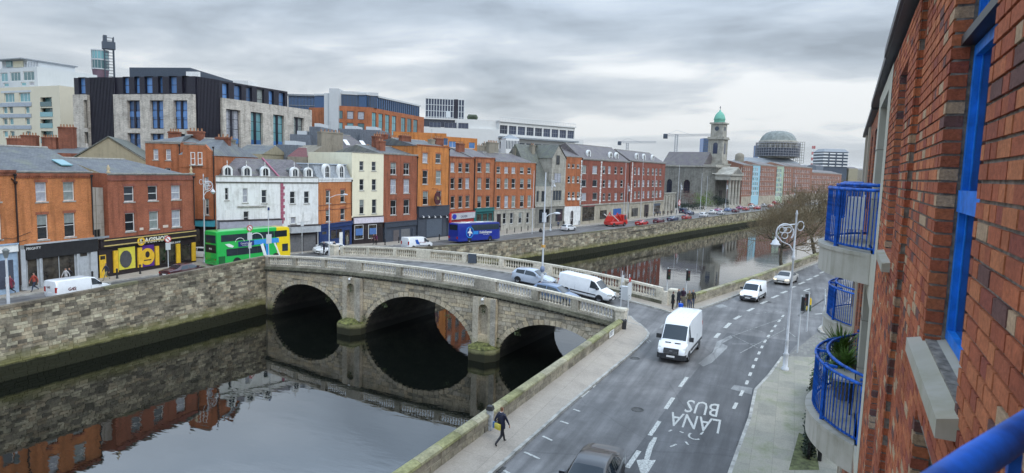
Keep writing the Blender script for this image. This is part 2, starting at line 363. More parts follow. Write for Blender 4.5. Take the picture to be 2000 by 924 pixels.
# --- water
m, nt, b = newmat('river water'); L = nt.links
ge = N(nt, 'ShaderNodeNewGeometry')
mp = N(nt, 'ShaderNodeMapping'); mp.inputs['Rotation'].default_value = (0, 0, -.15); mp.inputs['Scale'].default_value = (1.25, .45, 1); L.new(ge.outputs['Position'], mp.inputs[0])
w1 = N(nt, 'ShaderNodeTexNoise', inp={'Scale': 1.3, 'Detail': 3, 'Roughness': .45}); L.new(mp.outputs[0], w1.inputs['Vector'])
w2 = N(nt, 'ShaderNodeTexNoise', inp={'Scale': .22, 'Detail': 2}); L.new(mp.outputs[0], w2.inputs['Vector'])
hgt = mth(nt, 'MULTIPLY', w1.outputs[0], ramp(nt, w2.outputs[0], [(.35, .35), (.65, 1.0)]))
bp = N(nt, 'ShaderNodeBump', inp={'Strength': .03, 'Distance': .25}); L.new(hgt, bp.inputs['Height']); L.new(bp.outputs[0], b.inputs['Normal'])
b.inputs['Base Color'].default_value = (.003, .004, .003, 1); b.inputs['Roughness'].default_value = .015
b.inputs['IOR'].default_value = 1.98; b.inputs['Specular IOR Level'].default_value = .55
WATER = m
mb = MB(); pts = [(-400, 12), (49, 11), (62, 8.8), (116, -6), (240, -36), (760, -162), (5000, -1600), (5000, -1000), (760, -105), (237, 15), (128, 39), (66, 54), (-400, 54)]
mb.add([(x, y, -4.2) for x, y in pts], (tuple(range(len(pts))),)); mb.build('river_water', WATER, kind='structure')
# --- north road and footpath
NK = [(-90, 62.9), (53.3, 62.75), (62, 64.0)] + [tuple(GG(*p)[:2]) for p in [(600, 494), (752, 481), (858, 471), (990, 459.5), (1077, 448.5), (1190, 437), (1300, 423.5), (1440, 408)]]
NK += [(420, -18), (760, -92)]
NK = [(x, y) for x, y in NK if True]
NK2 = sorted(NK)
def strip(name, f0, f1, xs, zoff, mat, n=5, kind='structure'):
    mb = MB(); vs = []
    for x in xs:
        for k in range(n):
            y = lerp(f0(x), f1(x), k/(n-1)); vs.append((x, y, ground_z(x, y)+zoff))
    fs = [(i*n+k, (i+1)*n+k, (i+1)*n+k+1, i*n+k+1) for i in range(len(xs)-1) for k in range(n-1)]
    mb.add(vs, fs, 0, True); return mb.build(name, mat, kind=kind)
XS = [-90, 0, 20]+[24+2*i for i in range(56)]+[140, 150, 165, 180, 200, 230, 260, 300, 400, 500, 760]
strip('road', lambda x: nwY(x)+.1, lambda x: pl(NK2, x)+.02, XS, 0, ASPH, 9)
strip('pavement', lambda x: pl(NK2, x), lambda x: pl(NK2, x)+16, XS, .12, PAVE, 3)
mb = MB()
for a, b_ in zip(NK2, NK2[1:]):
    n = max(1, int(hypot(b_[0]-a[0], b_[1]-a[1])/4))
    for i in range(n):
        p = (lerp(a[0], b_[0], i/n), lerp(a[1], b_[1], i/n)); q = (lerp(a[0], b_[0], (i+1)/n), lerp(a[1], b_[1], (i+1)/n))
        zp = ground_z(*p)+.125; zq = ground_z(*q)+.125
        mb.hexa([(p[0], p[1]-.15, zp-.3), (q[0], q[1]-.15, zq-.3), (q[0], q[1]+.02, zq-.3), (p[0], p[1]+.02, zp-.3)], [(p[0], p[1]-.15, zp), (q[0], q[1]-.15, zq), (q[0], q[1]+.02, zq), (p[0], p[1]+.02, zp)])
mb.build('kerb', KERB, kind='structure')
# --- south road
xs = [-20, 0, 20, 30, 40]+[42+1*i for i in range(32)]+[76, 90, 120, 170, 240, 400, 760]
strip('road', lambda x: swY(x)-24, lambda x: swY(x)-.05, xs, 0, ASPH, 25)
def sheetpx(name, pxs, z, mat, base=0.0, kind='structure', parent=None):
    mb = MB(); vs = [G(x, y, base) for x, y in pxs]
    ar = sum(a.x*b.y-b.x*a.y for a, b in zip(vs, vs[1:]+vs[:1]))
    if ar < 0: vs = vs[::-1]
    mb.add([(v.x, v.y, z) for v in vs], (tuple(range(len(vs))),)); return mb.build(name, mat, kind=kind)
def slab(name, pts, z, mat, kerbpts=None):
    ar = sum(a[0]*b[1]-b[0]*a[1] for a, b in zip(pts, pts[1:]+pts[:1]))
    if ar < 0: pts = pts[::-1]
    mb = MB(); mb.sheet(pts, -.05, z); mb.v = [(x, y, zz+ground_z(x, y) if zz > 0 else zz) for x, y, zz in mb.v]; mb.build(name, mat, kind='structure')
    if kerbpts:
        mb = MB()
        for a, b_ in zip(kerbpts, kerbpts[1:]):
            L_ = hypot(b_[0]-a[0], b_[1]-a[1]); n = max(1, round(L_/1.0)); t = Vector((b_[0]-a[0], b_[1]-a[1], 0)).normalized(); w = Vector((-t.y, t.x, 0))*.15
            for i in range(n):
                p = Vector((lerp(a[0], b_[0], i/n), lerp(a[1], b_[1], i/n), 0))+t*.008; q = Vector((lerp(a[0], b_[0], (i+1)/n), lerp(a[1], b_[1], (i+1)/n), 0))-t*.008
                zz = z+random.uniform(-.006, .006)+.004
                B = [p-w*.1, q-w*.1, q+w, p+w]; mb.hexa([(v.x, v.y, -.04) for v in B], [(v.x, v.y, zz+ground_z(v.x, v.y)) for v in B])
        mb.build('kerb_stone', KERB, kind='stuff')
GX = lambda px, py: tuple(G(px, py, .0)[:2])
k1 = [(-15, 11.6), (10, 11.15), GX(959, 924), GX(1100, 800), GX(1180, 733), GX(1245, 679), GX(1262, 662), GX(1265, 654), GX(1259, 646), GX(1247, 638)]
k1e = [tuple(G(1237, 631, .1)[:2]), tuple(G(1229, 622, .2)[:2])]
slab('pavement', k1+k1e+[(50.5, 13.2), (49.8, 12.2), (22, 13.1), (-15, 14.2)], .13, PAVE, (k1+k1e)[::-1])
k2 = [(59.1, 13.6), tuple(G(1284, 604, .12)[:2]), GX(1310, 612), GX(1330, 611), GX(1356, 606.5), GX(1384, 598), GX(1440, 577), GX(1500, 551), GX(1555, 530), (112, -5.7), (240, -36.2), (760, -162)]
slab('pavement', k2+[(760, -160.2), (240, -34.6), (116, -5.1), (94.8, .1), (81.7, 3.1), (70, 6.3), (61.3, 9.5), (60.9, 13.6)], .13, PAVE, k2[::-1])
k3 = [(-15, 2.8), (10, 2.2), GX(1430, 924), GX(1467, 820), GX(1478, 765), GX(1505, 735), GX(1530, 700)]
slab('pavement', k3+[(48.5, -1.2), (49.5, -3.9), (-15, -3.9)], .13, PAVEG, k3)
k4 = [GX(1626, 657), GX(1607, 652), GX(1600, 645), GX(1625, 622), GX(1650, 596), (70, -5.2), (110, -14.5), (200, -35), (760, -172)]
slab('pavement', k4+[(760, -182), (200, -42), (110, -19), (60, -8), (54.5, -4.2)], .13, PAVE, k4)
sheetpx('side_street', [(1530, 702), (1600, 646), (1626, 657), (1640, 690), (1600, 760), (1545, 745)], .006, COBB)
# carriageway wear: darker bus lane, pale repairs
sheetpx('bus_lane', [(1180, 960), (1300, 800), (1345, 742), (1420, 650), (1560, 668), (1530, 702), (1505, 737), (1479, 766), (1466, 822), (1400, 1000)], .004, ASPHD)
sheetpx('road_patch', [(1364, 710), (1373, 716), (1390, 709), (1420, 680), (1421, 676), (1410, 671), (1431, 660), (1427, 655), (1412, 662), (1400, 668), (1392, 688)], .008, ASPHL)
sheetpx('road_patch', [(1427, 760), (1434, 752), (1470, 758), (1468, 771)], .009, ASPHL)
sheetpx('road_patch', [(1258, 638), (1268, 627), (1298, 632), (1292, 642)], .009, ASPHL)
sheetpx('road_patch', [(1395, 598), (1410, 594), (1422, 599), (1406, 602)], .009, ASPHL)
# --- painted markings
def mark(mb, a, b_, w, z=.012):
    A = G(*a); B = G(*b_); t = (B-A); t.z = 0; t.normalize(); n = Vector((-t.y, t.x, 0))*w/2
    mb.quad(*[(v.x, v.y, z) for v in (A-n, B-n, B+n, A+n)])
mb = MB()
for a, b_ in [((1225, 914), (1248, 881)), ((1269, 851), (1288, 823)), ((1300, 799), (1315, 777)), ((1328, 756), (1342, 737)), ((1397, 660), (1405, 651)), ((1416, 641), (1426, 631)), ((1434, 624), (1446, 617)), ((1460, 608), (1472, 602)), ((1486, 593.5), (1498, 588)), ((1507, 582.5), (1520, 577)), ((1526, 573), (1537, 568.5)), ((1545, 562.5), (1553, 559.5)), ((1560, 555.5), (1571, 551)), ((1575, 547.5), (1585, 543.8)), ((1590, 541), (1599, 537)), ((1601, 534), (1612, 530))]:
    mark(mb, a, b_, .22 if a[1] > 700 else .3)
mb.build('centre_line', ROADW, kind='structure')
mb = MB(); tr = [G(*p) for p in [(1432, 800), (1457, 752), (1475, 706), (1492, 670), (1512, 640), (1534, 611)]]
for a, b_ in zip(tr, tr[1:]):
    n = max(1, round((b_-a).length/2.1))
    for i in range(n):
        p = a.lerp(b_, (i+.05)/n); q = a.lerp(b_, (i+.5)/n); w = Vector((0, .09, 0)); mb.quad(*[(v.x, v.y, .012) for v in (p-w, q-w, q+w, p+w)])
mb.build('bus_lane_line', ROADW, kind='structure')
mb = MB()
for a, b_ in [((1120, 799.5), (1133, 804)), ((1094.6, 822.6), (1110, 828)), ((1060, 852), (1079, 861)), ((1024, 883), (1054, 896.6)), ((984, 919), (1008, 933)), ((1136, 776), (1150, 764)), ((1158, 757), (1163, 752))]: mark(mb, a, b_, .13)
mb.build('bay_marks', ROADW, kind='structure'); mb = MB()
for a, b_ in [((1559, 617), (1625, 575)), ((1560, 614), (1618, 624)), ((1258, 661), (1268, 671)), ((1262, 660), (1272, 668)), ((1530, 640), (1558, 662)), ((1430, 655), (1480, 680)), ((1455, 640), (1520, 656)), ((1430, 672), (1500, 672)), ((1440, 618), (1535, 606)), ((1480, 598), (1540, 609)), ((1420, 660), (1528, 622)), ((1445, 690), (1540, 640))]: mark(mb, a, b_, .09)
mb.build('faded_markings', ROADF, kind='structure'); mb = MB(); mark(mb, (1559, 617), (1625, 575), .08)
for a, b_ in [((1570, 568), (1582, 564)), ((1570, 568), (1582, 571)), ((1592, 614), (1612, 612))]: mark(mb, a, b_, .22)
mb.build('line_markings', ROADW, kind='structure')
vs = [G(*p) for p in [(1277, 854), (1284, 855), (1275, 875), (1268, 899), (1281, 899), (1256, 940), (1243, 899), (1258, 898), (1262, 880), (1268, 866)]]
mb = MB(); mb.add([(v.x, v.y, .012) for v in vs], (tuple(range(len(vs))),)); mb.build('road_arrow', ROADW, kind='structure')
def roadtext(body, px, py, size, sx, sy=1.0):
    me = textmesh(body, size, 0, bold=.012); me.materials.clear(); me.materials.append(ROADW)
    o = bpy.data.objects.new('road_lettering', me); COL.objects.link(o); p = G(px, py); o.location = (p.x, p.y, .013); o.scale = (sx, sy, 1)
    o.rotation_euler = (0, 0, pi/2+radians(2)); tag(o, kind='structure')
roadtext('LÁNA', 1358, 824, 2.75, .36); roadtext('BUS', 1372, 796, 2.9, .36)
mb = MB()
for cx_, cy_, a0, a1 in [(1358, 852, -1.5, 1.6), ]:
    c = G(cx_, cy_); ring = [c+Vector((.42*cos(t), .3*sin(t), 0)) for t in [a0+(a1-a0)*i/8+2.4 for i in range(9)]]
    for p, q in zip(ring, ring[1:]):
        d = (q-p).normalized(); n = Vector((-d.y, d.x, 0))*.05; mb.quad(*[(v.x, v.y, .012) for v in (p-n, q-n, q+n, p+n)])
for a, b_ in [((1339, 863), (1344, 869)), ((1309, 873), (1321, 868)), ((1328, 843), (1335, 846)), ((1306, 843), (1312, 840))]: mark(mb, a, b_, .1)
mb.build('worn_marking', ROADW, kind='structure')
# --- stone
BR_COLS = [(0.493, 0.424, 0.307), (0.437, 0.374, 0.281), (0.526, 0.446, 0.318), (0.47, 0.418, 0.329), (0.403, 0.352, 0.27), (0.549, 0.451, 0.307)]
QW_COLS = [(.27, .235, .175), (.44, .39, .28), (.34, .30, .22), (.15, .13, .10), (.50, .455, .33), (.38, .33, .24), (.29, .25, .185), (.46, .39, .275), (.21, .185, .14), (.33, .265, .18), (.22, .20, .15)]
MOSSY = (-3.0, -2.0, (.19, .185, .055), .8); WETZ = (-3.1, -2.9, (.018, .019, .010), .97)
QST = stonemat('quay stone', QW_COLS, MOSSY, WETZ, grain=4.5, stain=.6); QMO = stonemat('quay mortar', [(.33, .30, .23), (.35, .32, .24)], MOSSY, WETZ)
QCOP = stonemat('quay coping', [(.14, .12, .09), (.18, .15, .11), (.16, .15, .09)])
BST = stonemat('bridge granite', BR_COLS, (-3.3, -2.3, (.15, .16, .04), .7), (-3.6, -3.3, (.02, .02, .012), .95), stain=.35)
BMO = stonemat('bridge mortar', [(.28, .25, .19), (.29, .26, .2)], None, (-3.6, -3.3, (.02, .02, .012), .95))
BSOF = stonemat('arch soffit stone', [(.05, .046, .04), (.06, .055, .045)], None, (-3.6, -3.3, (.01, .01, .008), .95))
BCOP = stonemat('balustrade stone', [(.60, .55, .46), (.56, .52, .43), (.63, .58, .48)], stain=.22)
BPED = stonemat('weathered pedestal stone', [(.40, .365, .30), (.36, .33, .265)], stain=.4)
BCOR = stonemat('black stained cornice', [(.20, .19, .14), (.17, .165, .12)], stain=.6)
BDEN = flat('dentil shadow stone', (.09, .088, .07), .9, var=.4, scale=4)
MOSS = flat('green moss', (.12, .125, .04), .95, var=.8, scale=2.5, bump=.5)
SCOP = stonemat('mossy coping', [(.32, .30, .18), (.28, .265, .16), (.29, .285, .14), (.36, .33, .23)], stain=.5)
SPAR = stonemat('parapet stone', [(.33, .295, .22), (.29, .26, .20), (.37, .33, .255), (.27, .24, .185)], stain=.5)
BOXC = {}
def boxmesh(key, mat, bev=.012):
    """one shared bevelled block one metre on each side, origin at its lower front left corner"""
    k = (key, mat.name)
    if k in BOXC: return BOXC[k]
    bm = bmesh.new(); bmesh.ops.create_cube(bm, size=1.0)
    for v in bm.verts: v.co = Vector((v.co.x+.5, v.co.y+.5, v.co.z+.5))
    for v in bm.verts:
        if v.co.y < .5:
            v.co.x = lerp(.5, v.co.x, .97); v.co.z = lerp(.5, v.co.z, .93)
    me = bpy.data.meshes.new(key); bm.to_mesh(me); bm.free(); me.materials.append(mat); BOXC[k] = me; return me
def blocks(parent, name, mat, cells, nparts, depth=.14):
    """cells: (x, z, length, height, proud). The first nparts become objects, the rest one joined part"""
    me = boxmesh(name, mat)
    for (x, z, l, h, pr) in cells[:nparts]:
        o = inst(name, me, parent, (x, -pr, z), 0, (l, depth, h))
    if len(cells) > nparts:
        mb = MB()
        for (x, z, l, h, pr) in cells[nparts:]:
            e = .012
            mb.add([(x, depth, z), (x+l, depth, z), (x+l, depth, z+h), (x, depth, z+h), (x+e, -pr, z+e), (x+l-e, -pr, z+e), (x+l-e, -pr, z+h-e), (x+e, -pr, z+h-e)], ((4, 5, 6, 7), (0, 1, 5, 4), (1, 2, 6, 5), (2, 3, 7, 6), (3, 0, 4, 7)))
        mb.build(name, mat, parent, kind='stuff')
def courses(x0, x1, zb, ztop, hr, lr, gap=.022, pr=(0.0, .035), rng=None, runs=None):
    rng = rng or random; out = []; z = zb
    while True:
        h = rng.uniform(*hr); x = x0+rng.uniform(-.5, 0); any_ = False
        while x < x1:
            l = rng.uniform(*lr); a = max(x, x0); b_ = min(x+l, x1); top = min(ztop(a), ztop(b_)); hh = min(h, top-z)
            segs = [(a, b_)]
            if runs: segs = runs(z, z+h, a, b_)
            for (p, q) in segs:
                if hh > .09 and q-p > .1: out.append((p+gap/2, z+gap/2, q-p-gap, hh-gap, rng.uniform(*pr))); any_ = True
            x += l
        z += h
        if z > max(ztop(x0), ztop((x0+x1)/2), ztop(x1)): break
    return out
def longwall(name, label, p0, p1, zb, ztop, thick, hr, lr, nparts, xr, mat, mmat, cmat, coph=.25, cap_l=(1.0, 1.5), group=None, flip=False, over=.05, nobl=False):
    """a stone wall along p0-p1 (facing its local -y) with coping"""
    a = Vector((p0[0], p0[1], 0)); b_ = Vector((p1[0], p1[1], 0)); L_ = (b_-a).length; rz = atan2(b_.y-a.y, b_.x-a.x)
    e = empty(name, a, rz, label, 'wall', group); mb = MB()
    n = max(1, int(L_/2))
    for i in range(n):
        u0 = L_*i/n; u1 = L_*(i+1)/n
        mb.hexa([(u0, .02, zb), (u1, .02, zb), (u1, thick, zb), (u0, thick, zb)], [(u0, .02, ztop(u0)-coph), (u1, .02, ztop(u1)-coph), (u1, thick, ztop(u1)-coph), (u0, thick, ztop(u0)-coph)])
    mb.build('wall_core', mmat, e)
    rng = random.Random(hash(name+str(round(L_))) % 1000)
    rng = random.Random(int(L_*10))
    cells = courses(max(0, xr[0]), min(L_, xr[1]), zb, lambda u: ztop(u)-coph, hr, lr, rng=rng)
    M = Matrix.Translation(a) @ Matrix.Rotation(rz, 4, 'Z')
    def key(c):
        q = proj(M @ Vector((c[0], 0, c[1]))); vis = -30 < q[0] < 2030 and -10 < q[1] < 940
        return (0 if vis else 1, q[2])
    cells = [c for c in cells if c[1]+c[3] > -4.3]
    cells.sort(key=key); blocks(e, 'stone_block', mat, cells, nparts)
    u = 0; k = 0
    while u < L_-.01:
        l = min(rng.uniform(*cap_l), L_-u)
        if L_-u-l < .4: l = L_-u
        z0 = ztop(u); z1 = ztop(u+l); mb = MB(); d = rng.uniform(-.01, .01)
        mb.hexa([(u+.008, -over, z0-coph), (u+l-.008, -over, z1-coph), (u+l-.008, thick+over, z1-coph), (u+.008, thick+over, z0-coph)], [(u+.02, -over+.03, z0+d), (u+l-.02, -over+.03, z1+d), (u+l-.02, thick+over-.03, z1+d), (u+.02, thick+over-.03, z0+d)])
        if k < 120 or True: mb.build('coping_stone', cmat, e)
        u += l; k += 1
        if k > 160: cap_l = (20, 20)
    return e
# north quay wall, west of the bridge (faces the river: local x runs east)
wt = lambda u: pl([(0, 1.2), (105, 1.2), (118, 1.45), (135, 1.95), (143, 2.3)], u)
longwall('quay_wall', 'long weathered stone river wall with a mossy tide line left of the bridge', (-90, 52.8), (53.75, 52.8), -5, wt, .45, (.17, .32), (.28, 1.05), 300, (100, 143.75), QST, QMO, QCOP, .22, (2.2, 3.2))
# north quay wall, east of the bridge
pts = [(65.2, 52.9), (128.8, 37.2), (189.3, 24.5), (236.7, 13.6), (420, -29.5)]
tot = 0; ZT = [(0, 1.7), (14, 1.0), (30, .55), (60, .3), (999, .28)]
for i, (p, q) in enumerate(zip(pts, pts[1:])):
    L_ = hypot(q[0]-p[0], q[1]-p[1]); t0 = tot
    longwall('quay_wall', ['stone river wall beyond the bridge below the blue coach', 'stone river wall beyond the bridge in front of the red brick block with white quoins', 'distant stone river wall in front of the church portico', 'farthest stone river wall running towards the dome'][i], p, q, -5, lambda u, t0=t0: pl(ZT, u+t0), .45, (.3, .45), (.6, 1.5), 120 if i == 0 else 0, (0, 200 if i < 3 else 0), QST, QMO, QCOP, .2, (4, 6))
    tot += L_
# south river wall (west): seen from the road side
e = empty('river_parapet', (49.3, 11.96, 0), pi-.0389, 'low stone parapet topped with green moss beside the walking man', 'wall')
mb = MB(); mb.box(0, 70, .02, .42, -5, .95); mb.build('wall_core', BMO, e)
rng = random.Random(5); cells = courses(0, 34, -.05, lambda u: .95, (.28, .36), (.6, 1.2), rng=rng); 
# visible inner face looks south: local -y is north here, so blocks are laid on the +y side
me = boxmesh('parapet', SPAR)
for (x, z, l, h, pr) in cells:
    o = inst('stone_block', me, e, (x+l, .42+pr, z), pi, (l, .12, h))
u = 0
while u < 50:
    l = rng.uniform(1.3, 1.9); mb = MB()
    mb.prism([(-.06, .95), (.50, .95), (.48, 1.06), (.30, 1.14), (.1, 1.14), (-.05, 1.05)], u+.01, u+l-.01)
    o = mb.build('coping_stone', SCOP, e, rz=0); 
    o.data.transform(Matrix(((0, 1, 0, 0), (1, 0, 0, 0), (0, 0, 1, 0), (0, 0, 0, 1)))); o.data.flip_normals()
    u += l
# south river wall (east)
for i, (p, q, lab) in enumerate([((61.6, 8.6), (80, 3.1), 'mossy stone parapet behind the waiting pedestrians'), ((80, 3.1), (116, -5.9), 'low stone river parapet beside the silver car and bare trees'), ((116, -5.9), (240, -35.4), 'distant low parapet behind the row of bare trees')]):
    dx = q[0]-p[0]; dy = q[1]-p[1]; L_ = hypot(dx, dy); rz = atan2(dy, dx)
    e = empty('river_parapet', (p[0], p[1], 0), rz, lab, 'wall'); mb = MB(); mb.box(0, L_, 0, .42, -5, .88); mb.build('wall_core', SPAR, e)
    cells = courses(0, min(L_, 40), 0, lambda u: .88, (.28, .34), (.7, 1.3), rng=rng); blocks(e, 'stone_block', SPAR, cells, 60 if i == 0 else 0, .05)
    mb = MB(); u = 0
    while u < L_:
        l = min(rng.uniform(1.3, 1.9), L_-u)
        if i == 1 or i == 0: m2 = MB(); m2.box(u+.01, u+l-.01, -.05, .47, .88, 1.06); m2.build('coping_stone', SCOP, e)
        else: mb.box(u+.01, u+l-.01, -.05, .47, .88, 1.06)
        u += l
    if mb.v: mb.build('coping_stone', SCOP, e, kind='stuff')
# ------------------------------------------------------------------ BRIDGE
BW0 = Vector((53.3, 52.8, 0)); BW1 = Vector((49.3, 11.8, 0)); bd = (BW1-BW0).normalized(); BRZ = atan2(bd.y, bd.x); BL = (BW1-BW0).length; BT = 11.9
bridge = empty('stone_bridge', BW0, BRZ, 'three arched stone bridge with pale balustrades over the dark river', 'bridge')
def btop(s): return 2.4+(3.2-2.4)*(1-((s-20.5)/20.5)**2) if s < 20.5 else 1.86+(3.2-1.86)*(1-((s-20.5)/20.7)**2)
ARCH = [(6.3, 5.35, 4.05), (20.95, 6.5, 4.5), (35.25, 5.35, 3.85)]   # centre, half width, rise above the water
def az(i, s, add=0):
    c, hw, r = ARCH[i]; hw += add; r += add
    t = (s-c)/hw; return -4.2+r*sqrt(max(0, 1-t*t)) if abs(t) < 1 else -9
n = 206
for side, yy in ((0, .03), (1, BT-.03)):
    mb = MB()
    for i in range(n):
        s0 = BL*i/n; s1 = BL*(i+1)/n
        b0 = max([-5]+[az(k, s0) for k in range(3)]); b1 = max([-5]+[az(k, s1) for k in range(3)])
        q = [(s0, yy, b0), (s1, yy, b1), (s1, yy, btop(s1)-1.4), (s0, yy, btop(s0)-1.4)]
        mb.quad(*(q if side == 0 else q[::-1]))
    mb.build('spandrel_wall', BMO, bridge)
mb = MB()
for k, (c, hw, r) in enumerate(ARCH):
    m_ = 40; pr = [(c-hw*cos(pi*i/m_), -4.2+r*sin(pi*i/m_)) for i in range(m_+1)]; pr = [(c-hw, -5.2)]+pr+[(c+hw, -5.2)]
    mb = MB()
    for (a, z0), (b_, z1) in zip(pr, pr[1:]):
        for j in range(6):
            y0 = BT*j/6+.03*(j == 0); y1 = BT*(j+1)/6-.03*(j == 5); mb.quad((a, y0, z0), (a, y1, z0), (b_, y1, z1), (b_, y0, z1))
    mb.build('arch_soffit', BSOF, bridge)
def runs(z0, z1, a, b_):
    out = []; cur = None; st = .05; x = a
    def free(x):
        for k in range(3):
            if az(k, x, .43) > z0: return False
        if 11.85 < x < 14.25 or 27.5 < x < 29.9: return False
        return True
    segs = []; p = None
    while x < b_+1e-6:
        if free(x):
            if p is None: p = x
        elif p is not None: segs.append((p, x-st)); p = None
        x += st
    if p is not None: segs.append((p, b_))
    return segs
rng = random.Random(11)
cells = courses(0.3, BL-.1, -4.3, lambda s: btop(s)-1.72, (.30, .40), (.5, 1.05), rng=rng, runs=runs, pr=(.0, .02))
cells.sort(key=lambda c: -c[0]); blocks(bridge, 'stone_block', BST, cells, 300, .1)
for k, (c, hw, r) in enumerate(ARCH):
    nv = 33
    for i in range(nv):
        t0 = pi*i/nv+.006; t1 = pi*(i+1)/nv-.006; ad = .40+.06*(i % 2); y0 = -.028-.006*(i % 2)
        q = [(c-(hw+e)*cos(t), -4.2+(r+e)*sin(t)) for t, e in ((t0, 0), (t1, 0), (t1, ad), (t0, ad))]
        mb = MB(); mb.add([(x, y0, z) for x, z in q]+[(x, .3, z) for x, z in q], ((3, 2, 1, 0), (0, 1, 5, 4), (1, 2, 6, 5), (2, 3, 7, 6), (3, 0, 4, 7)))
        mb.build('voussoir', BST, bridge)
# pilaster with niche over each pier, cutwater below
for s0, s1, nc in ((11.85, 14.25, 12.95), (27.5, 29.9, 28.6)):
    mb = MB(); zt = btop((s0+s1)/2)-1.72; hw = .5; y0 = -.38; y1 = -.002
    nb = -2.1; nt_ = zt-1.1
    mb.box(s0, nc-hw, y0, y1, -3.0, zt); mb.box(nc+hw, s1, y0, y1, -3.0, zt); mb.box(nc-hw, nc+hw, y0, y1, -3.0, nb)
    m_ = 10
    for i in range(m_):
        t0 = pi*i/m_; t1 = pi*(i+1)/m_; xa = nc-hw*cos(t0); xb = nc-hw*cos(t1); za = nt_+hw*sin(t0); zb_ = nt_+hw*sin(t1)
        mb.hexa([(xa, y0, za), (xb, y0, zb_), (xb, y1, zb_), (xa, y1, za)], [(xa, y0, zt), (xb, y0, zt), (xb, y1, zt), (xa, y1, zt)])
    mb.build('pilaster', BST, bridge)
    mb = MB(); mb.box(nc-.15, nc+.15, y0-.16, y0+.02, nt_+hw+.02, zt-.02); mb.box(s1-.5, s1+.0, y0-.1, y0+.01, -2.9, zt-.01); mb.build('niche_keystone', BPED, bridge)
    mb = MB(); mb.box(nc-hw, nc+hw, -.02, .0, nb, nt_+hw); mb.build('niche_back', BST, bridge)
    mb = MB(); pts = [(s0-.25, .1), (s0-.25, -.6), (s0+.35, -1.5), (s1-.35, -1.5), (s1+.25, -.6), (s1+.25, .1)]
    mb.sheet(pts, -5.2, -3.15); mb.build('cutwater', BST, bridge)
    mb = MB(); c_ = ((s0+s1)/2, -.3)
    ins = [(lerp(c_[0], x, .45), lerp(c_[1], y, .45)) for x, y in pts]
    vs = [(x, y-.04, -3.15) for x, y in pts]+[(x, y, -2.75) for x, y in ins]; k = len(pts)
    mb.add(vs, [tuple(range(k, 2*k))]+[(i, (i+1) % k, (i+1) % k+k, i+k) for i in range(k)]); mb.build('mossy_cap', MOSS, bridge)
# cornice with dentils, plinth, pedestals, balusters, coping on both sides
PED = [(0, .55), (4.3, .5), (8.5, .55), (12.0, 2.05), (18.4, .6), (23.2, .6), (27.4, 2.2), (33.2, .6), (36.9, .6), (BL-.6, .62)]
prof = [(.075, 0), (.105, .02), (.105, .07), (.06, .11), (.055, .14), (.10, .24), (.115, .34), (.085, .48), (.05, .60), (.048, .66), (.075, .69), (.07, .73), (.105, .76), (.105, .82)]
mb = MB(); mb.lathe(prof, n=8); BAL = mb.build('baluster', BCOP, bridge); BALM = BAL.data; bpy.data.objects.remove(BAL)
cnt = 0
for side in (0, 1):
    if side == 0: f = lambda s, y: (s, y)
    else: f = lambda s, y: (s, BT-y)
    def seg(mb, s0, s1, ya, yb, za, zb_, n=None, mi=0):
        n = n or max(1, int((s1-s0)/1.2)); ya, yb = (ya, yb) if side == 0 else (BT-yb, BT-ya)
        for i in range(n):
            a = lerp(s0, s1, i/n); b_ = lerp(s0, s1, (i+1)/n); ta = btop(a); tb = btop(b_)
            mb.hexa([(a, ya, ta+za), (b_, ya, tb+za), (b_, yb, tb+za), (a, yb, ta+za)], [(a, ya, ta+zb_), (b_, ya, tb+zb_), (b_, yb, tb+zb_), (a, yb, ta+zb_)], mi)
    mb = MB(); seg(mb, 0, BL, -.28, .5, -1.52, -1.38); seg(mb, 0, BL, -.18, .48, -1.38, -1.22); mb.build('cornice', BCOR, bridge)
    if side == 0:
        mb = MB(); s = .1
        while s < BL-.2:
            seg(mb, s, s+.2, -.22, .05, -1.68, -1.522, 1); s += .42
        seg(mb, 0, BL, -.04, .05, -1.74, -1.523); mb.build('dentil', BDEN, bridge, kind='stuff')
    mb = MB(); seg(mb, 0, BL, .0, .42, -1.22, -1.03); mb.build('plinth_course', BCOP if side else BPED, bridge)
    s = 0
    while s < BL-.05:
        l = min(1.75, BL-s); mb = MB(); seg(mb, s+.005, s+l-.005, -.03, .43, -.2, -.08, 1); seg(mb, s+.005, s+l-.005, .0, .40, -.08, 0, 1); mb.build('coping_stone', BCOP, bridge); s += l
    for (p, w), (q, w2) in zip(PED, PED[1:]+[(None, 0)]):
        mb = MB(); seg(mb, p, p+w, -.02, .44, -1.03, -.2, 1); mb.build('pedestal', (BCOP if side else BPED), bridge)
        if q is None: continue
        a = p+w; n = max(1, round((q-a)/.29))
        for i in range(n):
            s = lerp(a, q, (i+.5)/n); x, y = f(s, .21)
            o = inst('baluster', BALM, bridge, (x, y, btop(s)-1.03)); cnt += 1
            o.scale = (.95, .95, 1.0)
